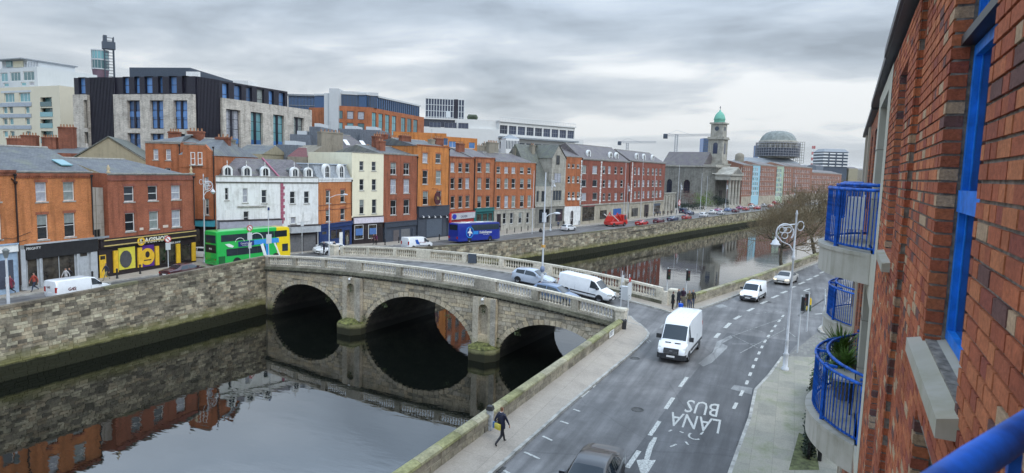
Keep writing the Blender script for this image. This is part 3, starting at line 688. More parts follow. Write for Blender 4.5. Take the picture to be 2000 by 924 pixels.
# inner lining of the parapets below the balusters (road side) and the deck
n = 40
for yy0, yy1 in ((.42, .44), (BT-.44, BT-.42)):
    mb = MB()
    for i in range(n):
        a = BL*i/n; b_ = BL*(i+1)/n
        mb.hexa([(a, yy0, btop(a)-2.0), (b_, yy0, btop(b_)-2.0), (b_, yy1, btop(b_)-2.0), (a, yy1, btop(a)-2.0)], [(a, yy0, btop(a)-1.05), (b_, yy0, btop(b_)-1.05), (b_, yy1, btop(b_)-1.05), (a, yy1, btop(a)-1.05)])
    mb.build('parapet_lining', BCOP, bridge)
Bi = (Matrix.Translation(BW0) @ Matrix.Rotation(BRZ, 4, 'Z')); 
def deckstrip(name, y0, y1, dz, mat):
    mb = MB(); n = 60; vs = []
    for i in range(n+1):
        s = -1+(BL+2)*i/n
        for y in (y0, (y0+y1)/2, y1):
            w = Bi @ Vector((s, y, 0)); vs.append((s, y, ground_z(w.x, w.y)+dz))
    mb.add(vs, [(i*3+k, (i+1)*3+k, (i+1)*3+k+1, i*3+k+1) for i in range(n) for k in range(2)], 0, True)
    o = mb.build(name, mat, bridge); o.data.update(); return o
deckstrip('roadway', 2.1, BT-2.2, .015, ASPH); deckstrip('footway', .4, 2.1, .13, PAVE); deckstrip('footway', BT-2.2, BT-.4, .13, PAVE)
n = 60
for yy in (2.02, BT-2.2):
    mb = MB()
    for i in range(n):
        a = -1+(BL+2)*i/n; b_ = -1+(BL+2)*(i+1)/n; wa = Bi @ Vector((a, yy, 0)); wb = Bi @ Vector((b_, yy, 0)); za = ground_z(wa.x, wa.y); zb_ = ground_z(wb.x, wb.y)
        mb.hexa([(a, yy, za-.2), (b_, yy, zb_-.2), (b_, yy+.18, zb_-.2), (a, yy+.18, za-.2)], [(a, yy, za+.14), (b_, yy, zb_+.14), (b_, yy+.18, zb_+.14), (a, yy+.18, za+.14)])
    mb.build('kerb', KERB, bridge)
# end pedestals at the road
for (x, y, h, w) in ((49.25, 11.75, 1.95, .75), (61.4, 9.7, 1.75, .8), (65.1, 52.9, 2.45, .8)):
    p = Bi.inverted() @ Vector((x, y, 0)); mb = MB(); c = p.x; d = p.y
    mb.box(c-w/2, c+w/2, d-w/2, d+w/2, -.2, h-.18); mb.box(c-w/2-.07, c+w/2+.07, d-w/2-.07, d+w/2+.07, h-.18, h-.06); mb.box(c-w/2, c+w/2, d-w/2, d+w/2, h-.06, h+.02); mb.build('end_pedestal', BCOP, bridge)
# the east balustrade runs on to the quay
mb = MB(); p0 = Bi.inverted() @ Vector((61.4, 9.7, 0)); 
mb.box(BL-.1, p0.x-.4, BT-.42, BT, -.1, 1.55); mb.build('return_wall', BCOP, bridge)

for (px, py, lab) in ((1245, 800, 0), (1500, 590, 0), (1240, 700, 0)):
    mb = MB(); p = G(px, py); mb.lathe([(.34, 0), (.34, .012), (.30, .013), (.30, .009), (.02, .009)], (p.x, p.y, .002), 20); mb.build('manhole_cover', flat('cast iron cover', (.06, .058, .055), .6, var=.4, scale=12), kind='structure')
for (px, py) in ((975, 917), (1150, 757), (1478, 772), (1447, 868), (1410, 588)):
    p = G(px, py); mb = MB(); mb.box(p.x-.3, p.x+.3, p.y-.2, p.y+.2, .002, .014)
    for k in range(5): mb.box(p.x-.27+k*.12, p.x-.21+k*.12, p.y-.17, p.y+.17, .014, .02)
    mb.build('drain_grate', flat('cast iron cover', (.06, .058, .055), .6), kind='structure')
# ================================================================== BUILDINGS
BR_O = brickmat('orange brick', (.56, .195, .06), (.47, .15, .05), (.36, .23, .14), .3)
BR_R = brickmat('red brick', (.35, .105, .055), (.28, .08, .045), (.24, .15, .10), .3)
BR_B = brickmat('bright orange brick', (.58, .205, .05), (.50, .17, .045), (.42, .24, .11), .22)
BR_M = brickmat('red orange brick', (.45, .145, .06), (.37, .115, .052), (.28, .17, .10), .3)
BR_D = brickmat('dark red brick', (.28, .085, .06), (.235, .072, .053), (.2, .12, .09), .25)
BR_C = brickmat('chimney brick', (.30, .10, .055), (.22, .07, .045), (.18, .12, .09), .45)
RW = render_mat('weathered white render', (.72, .73, .72), (.30, .29, .26), .55, .55)
RC = render_mat('cream render', (.74, .69, .52), (.45, .41, .30), .3, .2)
RG = render_mat('bare grey render', (.26, .235, .19), (.13, .12, .09), .6, .6)
RO = render_mat('olive render', (.33, .29, .20), (.18, .16, .11), .6, .5)
CONC = render_mat('stained concrete', (.34, .31, .27), (.16, .12, .09), .9, .5)
SLT = slatemat('slate roof', (.10, .105, .112)); SLT2 = slatemat('brown slate roof', (.115, .10, .105)); SLTG = slatemat('mossy slate roof', (.11, .115, .10), (.14, .15, .07))
LEAD = flat('lead grey', (.24, .26, .28), .55, var=.2); ZINC = flat('zinc cladding', (.16, .18, .21), .5, var=.15)
DKC = flat('black ribbed cladding', (.016, .015, .026), .4, var=.3); DKP = flat('dark blue grey plant screen', (.055, .07, .095), .6, var=.1)
STN = stonemat('grey ashlar', [(.30, .28, .23), (.26, .245, .20), (.34, .31, .26), (.22, .205, .17)], stain=.45)
def ashlar(name, c1, c2, mo, bw, bh): return brickmat(name, c1, c2, mo, .35, bw, bh)
ASH = ashlar('granite ashlar', (.42, .40, .345), (.35, .33, .285), (.25, .235, .2), .9, .38)
ASHG = ashlar('dark rubble ashlar', (.25, .24, .21), (.20, .19, .17), (.15, .14, .125), .7, .3)
PALE = ashlar('pale stone cladding', (.60, .55, .48), (.43, .39, .34), (.36, .33, .29), .42, .16)
BR_P = brickmat('haze muted brick', (.33, .155, .105), (.27, .125, .09), (.25, .18, .14), .3)  # far terrace brick, distance haze mixed into its colours
GBLUE = glassmat('blue glass', (.06, .14, .30), .08); GTEAL = glassmat('teal glass', (.10, .22, .24), .08); GDK = glassmat('dark blue glass', (.022, .03, .055), .08)
GSH = flat('shop glass', (.05, .043, .034), .08, var=.85, scale=1.1, spec=.6); GREEN_CU = flat('green copper', (.16, .42, .32), .7, var=.15)
SHUT = flat('grey roller shutter', (.13, .13, .135), .5, var=.15)
def col(c): 
    k = 'paint %.3f %.3f %.3f' % c
    return MATS.get(k) or flat(k, c, .5, var=.12)
SCALEY = {}
class Hs:
    def __init__(s, name, label, A, B, z0=0.0, depth=11, cat='building', group=None):
        s.A = Vector((A[0], A[1], 0)); s.B = Vector((B[0], B[1], 0)); d = s.B-s.A; s.L = d.length; s.u = d/s.L; s.rz = atan2(d.y, d.x)
        s.n = Vector((-s.u.y, s.u.x, 0)); s.z0 = z0; s.D = depth
        s.e = empty(name, (A[0], A[1], z0), s.rz, label, cat, group); s.cache = {}
    def fac(s, px, py, y=0.0):
        r = ray(px, py); O = s.A+s.n*y; det = r.x*(-s.u.y)+s.u.x*r.y
        t = (O.x*(-s.u.y)+s.u.x*O.y)/det
        q = Vector((r.x*t, r.y*t, 0))-O
        return q.dot(s.u), CAMH+r.z*t-s.z0
    def z(s, px, py, y=0.0): return s.fac(px, py, y)[1]
    def x(s, px, py=400, y=0.0): return s.fac(px, py, y)[0]
    def rows(s, rows, y=0.0):
        out = []
        for (yt, yb, xs, w, *st) in rows:
            zt = s.z(xs[0], yt, y); zb = s.z(xs[0], yb, y)
            for i, x in enumerate(xs):
                ww = w[i] if isinstance(w, (list, tuple)) else w
                a = s.x(x-ww/2, (yt+yb)/2, y); b_ = s.x(x+ww/2, (yt+yb)/2, y)
                kind = st[0] if st else 'sash'
                if isinstance(kind, (list, tuple)): kind = kind[i]
                out.append((a, b_, zb, zt, kind))
        return out
    def wall(s, za, zb, mat, wins=(), s0=0.0, s1=None, y=0.0, rev=.14, name='wall', side=True, back=True, top=None):
        s1 = s.L if s1 is None else s1; mb = MB()
        xs = sorted(set([s0, s1]+[v for w in wins for v in w[:2] if s0 < v < s1])); zs = sorted(set([za, zb]+[v for w in wins for v in w[2:4] if za < v < zb]))
        for i in range(len(xs)-1):
            for j in range(len(zs)-1):
                cx_ = (xs[i]+xs[i+1])/2; cz_ = (zs[j]+zs[j+1])/2
                if any(w[0] < cx_ < w[1] and w[2] < cz_ < w[3] for w in wins): continue
                mb.quad((xs[i], y, zs[j]), (xs[i+1], y, zs[j]), (xs[i+1], y, zs[j+1]), (xs[i], y, zs[j+1]))
        for (a, b_, c, d, *_) in wins:
            mb.quad((a, y, c), (a, y, d), (a, y+rev, d), (a, y+rev, c)); mb.quad((b_, y, d), (b_, y, c), (b_, y+rev, c), (b_, y+rev, d))
            mb.quad((a, y, d), (b_, y, d), (b_, y+rev, d), (a, y+rev, d)); mb.quad((b_, y, c), (a, y, c), (a, y+rev, c), (b_, y+rev, c))
        if side:
            D = s.D
            mb.quad((s0, D, za), (s0, y, za), (s0, y, zb), (s0, D, zb)); mb.quad((s1, y, za), (s1, D, za), (s1, D, zb), (s1, y, zb)); mb.quad((s1, D, za), (s0, D, za), (s0, D, zb), (s1, D, zb))
            mb.quad((s0, y, zb-.02), (s1, y, zb-.02), (s1, D, zb-.02), (s0, D, zb-.02))
        return mb.build(name, mat, s.e)
    def win(s, w, y=0.0, rev=.12, frame=None, curt=.35, sill=True, fw=.07, glass=None, lint=None):
        a, b_, c, d, kind = w; W_ = b_-a; H_ = d-c; frame = frame or FRAME; glass = glass or GLASS
        key = (round(W_, 2), round(H_, 2), kind, frame.name, glass.name, round(fw, 3), sill)
        if kind == 'blind':
            return
        if key not in s.cache:
            mb = MB(); t = .06
            mb.box(0, fw, 0, t, 0, H_); mb.box(W_-fw, W_, 0, t, 0, H_); mb.box(fw, W_-fw, 0, t, 0, fw); mb.box(fw, W_-fw, 0, t, H_-fw, H_)
            if kind == 'sash': mb.box(fw, W_-fw, .012, t+.02, H_*.5-fw*.4, H_*.5+fw*.4)
            if kind == 'sash2':
                mb.box(fw, W_-fw, .012, t, H_*.5-fw*.4, H_*.5+fw*.4); mb.box(W_/2-.02, W_/2+.02, .015, t, fw, H_-fw)
            if kind == 'tee': mb.box(fw, W_-fw, .012, t, H_*.55-fw*.4, H_*.55+fw*.4); mb.box(W_/2-.025, W_/2+.025, .015, t, fw, H_*.55-fw*.4)
            if kind == 'grid':
                nx = max(1, round(W_/1.3)); nz = max(1, round(H_/1.9))
                for i in range(1, nx): mb.box(W_*i/nx-.04, W_*i/nx+.04, .01, t, fw, H_-fw)
                for i in range(1, nz): mb.box(fw, W_-fw, .012, t, H_*i/nz-.05, H_*i/nz+.05)
            f = mb.build('window', frame, s.e); me = f.data; bpy.data.objects.remove(f)
            mb = MB(); mb.box(fw*.6, W_-fw*.6, t*.6, t*.9, fw*.6, H_-fw*.6); g = mb.build('pane', glass, s.e); mg = g.data; bpy.data.objects.remove(g)
            mc = []
            for cm in (CURT, CURT2): mk = mg.copy(); mk.materials.clear(); mk.materials.append(cm); mc.append(mk)
            mk = MB(); hb = H_*.42; mk.box(fw*.6, W_-fw*.6, t*.6, t*.9, fw*.6, H_-hb); mk.box(fw*.6, W_-fw*.6, t*.6-.004, t*.9, H_-hb, H_-fw*.6, 1); g = mk.build('pane', [glass, CURT2], s.e); mc.append(g.data); bpy.data.objects.remove(g)
            ms = None
            if sill:
                mb = MB(); mb.box(-.1, W_+.1, -rev-.06, .01, -.14, -.004); si = mb.build('sill', SILL, s.e); ms = si.data; bpy.data.objects.remove(si)
            s.cache[key] = (me, mg, mc, ms)
        me, mg, mc, ms = s.cache[key]
        o = inst('window', me, s.e, (a, y+rev, c))
        k = random.random(); inst('pane', (mc[2] if k > .82 and sill else mg) if k > curt else mc[0 if k < curt*.6 else 1], o)
        if ms: inst('sill', ms, o)
        if lint:
            mb = MB(); mb.box(a-.12, b_+.12, y-.02, y+.05, d+.003, d+.26); mb.build('lintel', lint, s.e)
        return o
    def facade(s, za, zb, mat, rows, y=0.0, **kw):
        ws = s.rows(rows, y) if rows else []
        wk = {k: kw.pop(k) for k in list(kw) if k in ('frame', 'curt', 'sill', 'fw', 'glass', 'lint')}
        wk['rev'] = kw.get('rev', .14)-.02
        s.wall(za, zb, mat, ws, y=y, **kw)
        for w in ws: s.win(w, y, **wk)
        return ws
    def bx(s, name, x0, x1, y0, y1, z0, z1, mat, parent=None):
        mb = MB(); mb.box(x0, x1, y0, y1, z0, z1); return mb.build(name, mat, parent or s.e)
    def pxbox(s, name, x0, x1, yt, yb, mat, y0=-.06, y1=.03, parent=None):
        """panel given by its corners in the photograph, standing on the facade plane; yt,yb at its left edge"""
        a, z1 = s.fac(x0, yt); _, z0 = s.fac(x0, yb); b_ = s.x(x1, (yt+yb)/2)
        return s.bx(name, a, b_, y0, y1, z0, z1, mat, parent)
    def cornice(s, z, mat, h=.22, out=.14, s0=0, s1=None, name='cornice', y=0):
        s1 = s.L if s1 is None else s1; mb = MB(); mb.box(s0-.02, s1+.02, y-out, y+.2, z-h*.45, z); mb.box(s0, s1, y-out*.5, y-.002, z-h, z-h*.45-.002); o = mb.build(name, mat, s.e)
        if y == 0 and name == 'cornice' and 7 < z < 20 and s.L < 30: mb = MB(); mb.tube([(s.L-.12, -.09, 4.6), (s.L-.12, -.09, z-.5)], .06, 6); mb.lathe([(.06, 0), (.15, .15), (.15, .28)], (s.L-.12, -.12, z-.62), 6); mb.build('downpipe', BLACK, s.e)
        return o
    def roof(s, ze, zr, mat, s0=None, s1=None, y0=0.0, yr=None, y1=None, hipl=0, hipr=0, gmat=None, name='roof', over=.1):
        s0 = -over if s0 is None else s0; s1 = s.L+over if s1 is None else s1; y1 = s.D if y1 is None else y1; yr = (y0+y1)/2 if yr is None else yr
        a = (s0, y0, ze); b_ = (s1, y0, ze); c = (s1, y1, ze); d = (s0, y1, ze); e = (s0+hipl, yr, zr); f = (s1-hipr, yr, zr)
        mb = MB(); mb.quad(a, b_, f, e); mb.quad(c, d, e, f); mb.add([b_, c, f], ((0, 1, 2),), 0 if hipr else 1); mb.add([d, a, e], ((0, 1, 2),), 0 if hipl else 1)
        o = mb.build(name, [mat, gmat or mat], s.e)
        mb = MB(); mb.tube([e, f], .12, 6); mb.build('ridge', SILL, s.e)
        return o
    def chimney(s, px, yt, w, y, zb, mat=None, d=.8, pots=4, cap=True):
        """px centre, yt top of the stack in the photograph, w width in metres, y depth behind the facade"""
        mat = mat or BR_C; x, z = s.fac(px, yt, y); z -= .0
        mb = MB(); mb.box(x-w/2, x+w/2, y-d/2, y+d/2, zb, z-.25); mb.box(x-w/2-.08, x+w/2+.08, y-d/2-.08, y+d/2+.08, z-.25, z-.1); mb.box(x-w/2-.02, x+w/2+.02, y-d/2-.02, y+d/2+.02, z-.1, z)
        o = mb.build('chimney', mat, s.e)
        for i in range(pots):
            if i == 1 and int(px) % 3 == 0: mb = MB(); mb.tube([(x, y, z), (x, y, z+1.9)], .02, 4); [mb.tube([(x-.35, y, z+zq), (x+.35, y, z+zq)], .015, 4) for zq in (1.4, 1.6, 1.8)]; mb.build('aerial', LEAD, o)
            mb = MB(); mb.lathe([(.13, 0), (.11, .1), (.10, .38), (.13, .42)], (x-w/2+w*(i+.5)/pots, y, z), 8); mb.build('chimney_pot', col((.38, .20, .11)), o)
        return o
def arched(parent, x, z0, w, h, y, fr, gl, out=.18, t=.12, name='window', rev=.05, surround=None):
    """round headed window standing proud of a face at depth y"""
    r = w/2; m_ = 12
    def ringpts(rr): return [(x-rr*cos(pi*i/m_), z0+h-r+rr*sin(pi*i/m_)) for i in range(m_+1)]
    inn = [(x-r, z0)]+ringpts(r)+[(x+r, z0)]; o_ = r+t; outp = [(x-o_, z0)]+ringpts(o_)+[(x+o_, z0)]
    mb = MB(); k = len(inn)
    for i in range(k-1):
        a, b_, c, d = outp[i], outp[i+1], inn[i+1], inn[i]
        mb.hexa([(a[0], y-out, a[1]), (b_[0], y-out, b_[1]), (c[0], y-out, c[1]), (d[0], y-out, d[1])][::-1], [(a[0], y+.05, a[1]), (b_[0], y+.05, b_[1]), (c[0], y+.05, c[1]), (d[0], y+.05, d[1])][::-1])
    mb.box(x-o_, x+o_, y-out-.05, y+.05, z0-.12, z0); mb.box(x-.03, x+.03, y-out+.06, y, z0, z0+h-.02); mb.box(x-r, x+r, y-out+.06, y, z0+h*.45, z0+h*.45+.05)
    o = mb.build(name, fr, parent)
    mb = MB(); mb.prism(inn, y-out+.09, y+.02); mb.build('pane', gl, o); return o
ZC = [(425, 82.2), (548, 88), (621, 92.5), (687, 101), (750, 106), (813, 113.5), (870, 121), (960, 136), (1045, 146), (1102, 155), (1134, 160), (1225, 183), (1295, 211), (1440, 277)]
def zc(px): return pl(ZC, px)
def line_pt(px, a=(35.1, 64.3), b_=(56.35, 66.87), py=420):
    r = ray(px, py); dx = b_[0]-a[0]; dy = b_[1]-a[1]; det = r.x*(-dy)+dx*r.y; t = (a[0]*(-dy)+dx*a[1])/det; return (r.x*t, r.y*t)
def bpt(px): p = P(px, zc(px), 400); return (p.x, p.y)
def z0at(px): p = P(px, zc(px), 400); return zN(p.x)+.1
def shop(h, x0, x1, yt, y2, fc, base, items=(), fout=.22, name='fascia', basey=0.0, top=None):
    """ground floor: plain base wall, fascia board and fitted items. yt,y2 fascia top/bottom at x0"""
    a = h.x(x0, yt); b_ = h.x(x1, yt); zt = h.z(x0, yt); zf = h.z(x0, y2)
    o = h.bx(name, a+.02, b_-.02, -fout, .02, zf, zt, fc); mb = MB(); mb.box(a, b_, -fout-.08, .02, zt+.003, zt+.12); mb.build('fascia_cornice', base, h.e)
    h.bx('shopfront', a, b_, -.03, .2, -.1, zf, base)
    for it in items:
        kind, ix0, ix1, it_, ib, c = it
        xa, z1 = h.fac(ix0, it_); z0 = h.z(ix0, ib); xb = h.x(ix1, (it_+ib)/2); z0 = max(z0, .02)
        if kind == 'glass':
            mb = MB(); t = .06; mb.box(xa, xa+t, -.09, -.032, z0, z1); mb.box(xb-t, xb, -.09, -.032, z0, z1); mb.box(xa+t, xb-t, -.09, -.032, z1-t, z1); mb.box(xa+t, xb-t, -.09, -.032, z0, z0+t)
            n = max(1, round((xb-xa)/2.0))
            for i in range(1, n): m2 = xa+(xb-xa)*i/n; mb.box(m2-.03, m2+.03, -.085, -.032, z0+t, z1-t)
            w = mb.build('shop_window', c or WHITE, h.e); mb = MB(); mb.box(xa+.03, xb-.03, -.06, -.04, z0+.03, z1-.03); mb.build('pane', GSH, w)
        elif kind == 'shutter':
            mb = MB(); n = max(3, int((z1-z0)/.12))
            for i in range(n): 
                za = z0+(z1-z0)*i/n; zb_ = z0+(z1-z0)*(i+1)/n; mb.hexa([(xa, -.07, za), (xb, -.07, za), (xb, -.032, za), (xa, -.032, za)], [(xa, -.045, zb_), (xb, -.045, zb_), (xb, -.032, zb_), (xa, -.032, zb_)])
            mb.build('roller_shutter', c or SHUT, h.e)
        elif kind == 'door':
            d = h.bx('door', xa, xb, -.07, -.032, z0, z1, c); mb = MB(); w = xb-xa
            for (p, q, r_, t) in ((.12, .45, .08, .42), (.55, .88, .08, .42), (.12, .45, .5, .74), (.55, .88, .5, .74)): mb.box(xa+w*p, xa+w*q, -.085, -.071, z0+(z1-z0)*r_, z0+(z1-z0)*t)
            mb.build('door_panel', c, d); mb = MB(); mb.box(xa+w*.12, xb-w*.12, -.08, -.071, z0+(z1-z0)*.8, z1-.08); mb.build('fanlight', GSH, d)
        elif kind == 'pil': h.bx('pilaster', xa, xb, -.2, -.032, z0, z1, c)
        else: h.bx('panel', xa, xb, -.12, -.032, z0, z1, c)
    return o
# ---- A and B : orange brick pair at the left edge
h = Hs('corner_shop', 'orange brick house with pale blue shopfront at the left edge', line_pt(-75), line_pt(34), 0.1, 12)
zt = h.z(10, 333); zs = h.z(10, 483); h.facade(zs, zt, BR_O, [(356, 394, [-10, -45], 22, 'sash'), (419, 468, [-8, -43], 22, 'sash')]); h.cornice(zt+.05, BR_C, .5, .16)
h.roof(zt-.1, h.z(20, 286, 6), SLT, gmat=RG)
shop(h, -70, 33, 487, 502, WHITE, col((.30, .40, .52)), [('shutter', -60, -20, 512, 580, col((.05, .06, .09))), ('shutter', -14, 13, 511, 568, col((.05, .06, .09))), ('shutter', 15, 26, 508, 565, col((.045, .055, .08)))])
mb = MB(); x = h.L-.12; mb.tube([(x, -.12, zs-3.6), (x, -.12, zt-1.2)], .07, 8); mb.lathe([(.07, 0), (.16, .15), (.16, .3)], (x, -.14, zt-1.25), 8); mb.tube([(x, -.14, zt-1.0), (x-.3, -.05, zt-.7)], .05, 6); mb.build('downpipe', col((.03, .015, .012)), h.e)
mb = MB(); mb.tube([(x-1.7, -.05, zs+.5), (x-1.2, -.08, zs+.85), (x-.4, -.08, zs+.7), (x+1.2, -.05, zs+1.2)], .02, 4); mb.tube([(x-3, -.05, zs+.3), (x-.8, -.08, zs+.25), (x+.8, -.06, zs+.5)], .02, 4); mb.build('cable', BLACK, h.e)
h.chimney(-30, 262, 1.8, 6, zt+.2)
h = Hs('brick_house', 'orange brick house over a grey shopfront with a black sign board', line_pt(34), line_pt(182), 0.1, 12)
zt = h.z(100, 335); zs = h.z(100, 473); h.facade(zs, zt, BR_O, [(356, 394, [80.5, 134.5], 22, 'sash'), (419, 468, [83.5, 136.5], 21.5, 'sash')], curt=.9, lint=BR_R); h.cornice(zt+.05, SILL, .2, .2)
mb = MB(); n = 44
for i in range(n): mb.box(h.L*(i+.15)/n, h.L*(i+.7)/n, -.09, -.002, zt-.62, zt-.4)
mb.box(0, h.L, -.1, -.002, zt-.4, zt-.17); mb.build('brick_corbel', BR_R, h.e)
zr = h.z(60, 287, 6); h.roof(zt-.1, zr, SLT, gmat=RG)
a, b_ = h.fac(121, 325, 2); mb = MB(); sl = (zr-zt)/6; mb.hexa([(a-.6, 1.3, zt+.05+1.3*sl), (a+.6, 1.3, zt+.05+1.3*sl), (a+.6, 2.6, zt+.05+2.6*sl), (a-.6, 2.6, zt+.05+2.6*sl)], [(a-.6, 1.3, zt+.15+1.3*sl), (a+.6, 1.3, zt+.15+1.3*sl), (a+.6, 2.6, zt+.15+2.6*sl), (a-.6, 2.6, zt+.15+2.6*sl)]); mb.build('skylight', GTEAL, h.e)
GREYP = col((.40, .42, .44))
fo = shop(h, 47, 189, 480, 508, BLACK, GREYP, [('glass', 50, 73, 503, 562, GREYP), ('glass', 80, 146, 499, 550, GREYP), ('door', 153, 172, 490, 548, GREYP), ('pil', 37, 48, 488, 568, GREYP), ('pil', 74, 79, 500, 560, GREYP), ('pil', 147, 152, 492, 552, GREYP), ('pil', 174, 188, 488, 546, GREYP)])
lettering('PRIGHTY', .34, h.e, (h.x(62, 485), -.235, h.z(62, 485)), WHITE, sx=1.0)
mb = MB(); mb.box(h.x(150, 475), h.x(150, 475)+3.4, -.3, -.22, zs-.1, zs+.1); mb.build('gutter', LEAD, h.e)
# panelled lane wall
h = Hs('lane_wall', 'narrow stained concrete panel wall squeezed between two brick houses', line_pt(183.5), line_pt(211.5), 0.1, 3)
h2 = h; zt = h.z(200, 367); za = h.z(198, 449); zb = h.z(198, 467)
xa = h.x(193, 458); xb = h.x(205, 458)
h.wall(0, zt, CONC, [(xa, xb, zb, za)], y=.6); h.bx('black_opening', xa, xb, .9, 1.0, zb, za, BLACK)
mb = MB()
for k in range(1, 5): mb.box(0, h.L, .575, .598, zt*k/5, zt*k/5+.05)
mb.box(h.L*.45, h.L*.45+.05, .57, .598, 3.5, zt); mb.build('panel_joint', RG, h.e)
# ---- C : red brick with the yellow and purple shop
h = Hs('brick_house', 'red brick house above a black, yellow and purple shopfront', line_pt(212), line_pt(380), 0.1, 12)
zt = h.z(295, 339); zs = h.z(295, 461); h.facade(zs, zt, BR_R, [(364, 394, [252, 298.5, 343.5], [20, 19, 18], 'sash'), (416, 452, [254, 301, 344.5], [19, 18.5, 17.5], 'sash')], curt=.35, lint=BR_D, fw=.09)
h.cornice(zt+.05, SILL, .22, .2); h.bx('brick_corbel', 0, h.L, -.08, -.002, zt-.75, zt-.2, BR_D)
for x in (.25, h.L-.3):
    mb = MB(); mb.lathe([(.16, 0), (.2, .12), (.08, .2), (.17, .42), (.12, .6), (.03, .85)], (x, .1, zt+.05), 8); mb.build('stone_urn', col((.45, .36, .22)), h.e)
zr = h.z(230, 311, 6.5); h.roof(zt-.25, zr, SLT, s0=.1, s1=h.L-.1, yr=6.5, y1=13, hipr=3.6, gmat=RO)
DKS = col((.022, .014, .016)); YEL = col((.72, .44, .03)); YG = col((.62, .55, .06)); PUR = col((.085, .02, .22)); GOLD = col((.50, .38, .14))
fo = shop(h, 192, 382, 470, 486, DKS, DKS, [('door', 193, 207, 499, 562, YEL), ('pil', 219.5, 228.5, 490, 533, YEL), ('panel', 229.5, 262.5, 485, 528, YG), ('pil', 267, 275.5, 484, 523, YEL), ('panel', 276, 299.5, 480, 522, PUR), ('pil', 301, 308.5, 481, 518.5, YEL), ('glass', 310, 325, 479, 517, BLACK), ('glass', 326, 341, 478, 513, BLACK), ('pil', 342.5, 350, 476.5, 514, YEL), ('glass', 352, 372, 478, 510, BLACK), ('pil', 373, 380, 474, 510, YEL)], fout=.3)
xa = h.x(198, 470); xb = h.x(378, 455)
for zz in (h.z(198, 470), h.z(198, 481)): h.bx('gold_moulding', xa, xb, -.42, -.31, zz-.05, zz+.06, GOLD)
zz = h.z(288, 467)-.12
lettering('DAGSHO\'S', .8, h.e, (h.x(297, 467), -.34, zz), col((.68, .68, .60)), bold=.03)
mb = MB(); c = (h.x(271, 468), zz); n = 20
for i in range(n):
    t0 = 2*pi*i/n; t1 = 2*pi*(i+1)/n
    mb.hexa([(c[0]+r_*cos(t), -.36, c[1]+r_*sin(t)) for r_, t in ((.28, t0), (.5, t0), (.5, t1), (.28, t1))], [(c[0]+r_*cos(t), -.31, c[1]+r_*sin(t)) for r_, t in ((.28, t0), (.5, t0), (.5, t1), (.28, t1))])
mb.build('ring_emblem', YEL, h.e)
mb = MB(); c = (h.x(286, 501), h.z(286, 501)); mb.prism([(c[0]+.95*cos(2*pi*i/24), c[1]+.95*sin(2*pi*i/24)) for i in range(24)], -.16, -.122); mb.build('round_emblem', YEL, h.e)
mb = MB(); mb.prism([(c[0]+.3*cos(2*pi*i/12), c[1]+.25+.36*sin(2*pi*i/12)) for i in range(12)], -.17, -.161); mb.box(c[0]-.5, c[0]+.5, -.17, -.161, c[1]-.45, c[1]-.32); mb.build('dark_emblem', DKS, h.e)
mb = MB(); c = (h.x(244, 506), h.z(244, 506)); mb.prism([(c[0]+.75*cos(2*pi*i/14), c[1]+.95*sin(2*pi*i/14)) for i in range(14)], -.15, -.121); mb.build('grey_oval', col((.07, .07, .075)), h.e)
lettering('BARBER SHOP', .34, h.e, (h.x(335, 470), -.25, h.z(335, 474)), WHITE)
for (xx, yy) in ((276.5, 447), (325, 442)): h.pxbox('wall_plate', xx-4 if xx < 300 else xx-7, xx+3, yy-2, yy+3, col((.6, .5, .42)), -.05, 0)
# ---- gable house behind B and C, D0
def back(name, label, px0, px1, zc0, zc1, z0=0, depth=12, cat='building', py=300, group=None):
    a = P(px0, zc0, py); b_ = P(px1, zc1, py); return Hs(name, label, (a.x, a.y), (b_.x, b_.y), z0, depth, cat, group)
h = back('gabled_hall', 'slate roofed hall with a blank olive rendered gable behind the brick houses', 141, 286, 93, 97, 0, 26)
ze = h.z(141, 311); pk, zp = h.fac(211.7, 268); mb = MB()
mb.add([(0, 0, 0), (h.L, 0, 0), (h.L, 0, ze), (pk, 0, zp), (0, 0, ze)], ((0, 1, 2, 3, 4),)); mb.quad((0, 26, 0), (0, 0, 0), (0, 0, ze), (0, 26, ze)); mb.quad((h.L, 0, 0), (h.L, 26, 0), (h.L, 26, ze), (h.L, 0, ze)); mb.build('wall', RO, h.e)
mb = MB(); mb.hexa([(-.3, -.2, ze-.1), (pk, -.2, zp), (pk, 26, zp), (-.3, 26, ze-.1)], [(-.3, -.2, ze+.08), (pk, -.2, zp+.18), (pk, 26, zp+.18), (-.3, 26, ze+.08)]); mb.hexa([(pk, -.2, zp), (h.L+.3, -.2, ze-.1), (h.L+.3, 26, ze-.1), (pk, 26, zp)], [(pk, -.2, zp+.18), (h.L+.3, -.2, ze+.08), (h.L+.3, 26, ze+.08), (pk, 26, zp+.18)]); mb.build('roof', SLTG, h.e)
for j, (x0, x1, yt, lab) in enumerate([(15, 73, 267, 'brick terrace with a broad chimney stack below the cream apartments'), (88, 150, 262, 'brick terrace with a tall chimney stack beside the gabled hall')]):
    h = back('terrace_house', lab, x0-60 if j == 0 else x0, x1+5, 104, 104, 0, 12); h.facade(0, h.z(x0, 298), BR_C, []); h.roof(h.z(x0, 298), h.z(x0, 286, 6), SLT, gmat=BR_C)
    h.chimney(30 if j == 0 else 98, 270 if j == 0 else 268, 2.4, 5, 8, pots=6); h.chimney(58 if j == 0 else 131, 264 if j == 0 else 248, 2.6, 5, 8, pots=5)
h = back('brick_tenement', 'orange brick building behind the yellow shop with pairs of tall white sashes', 284, 353, 86, 86, 0, 14)
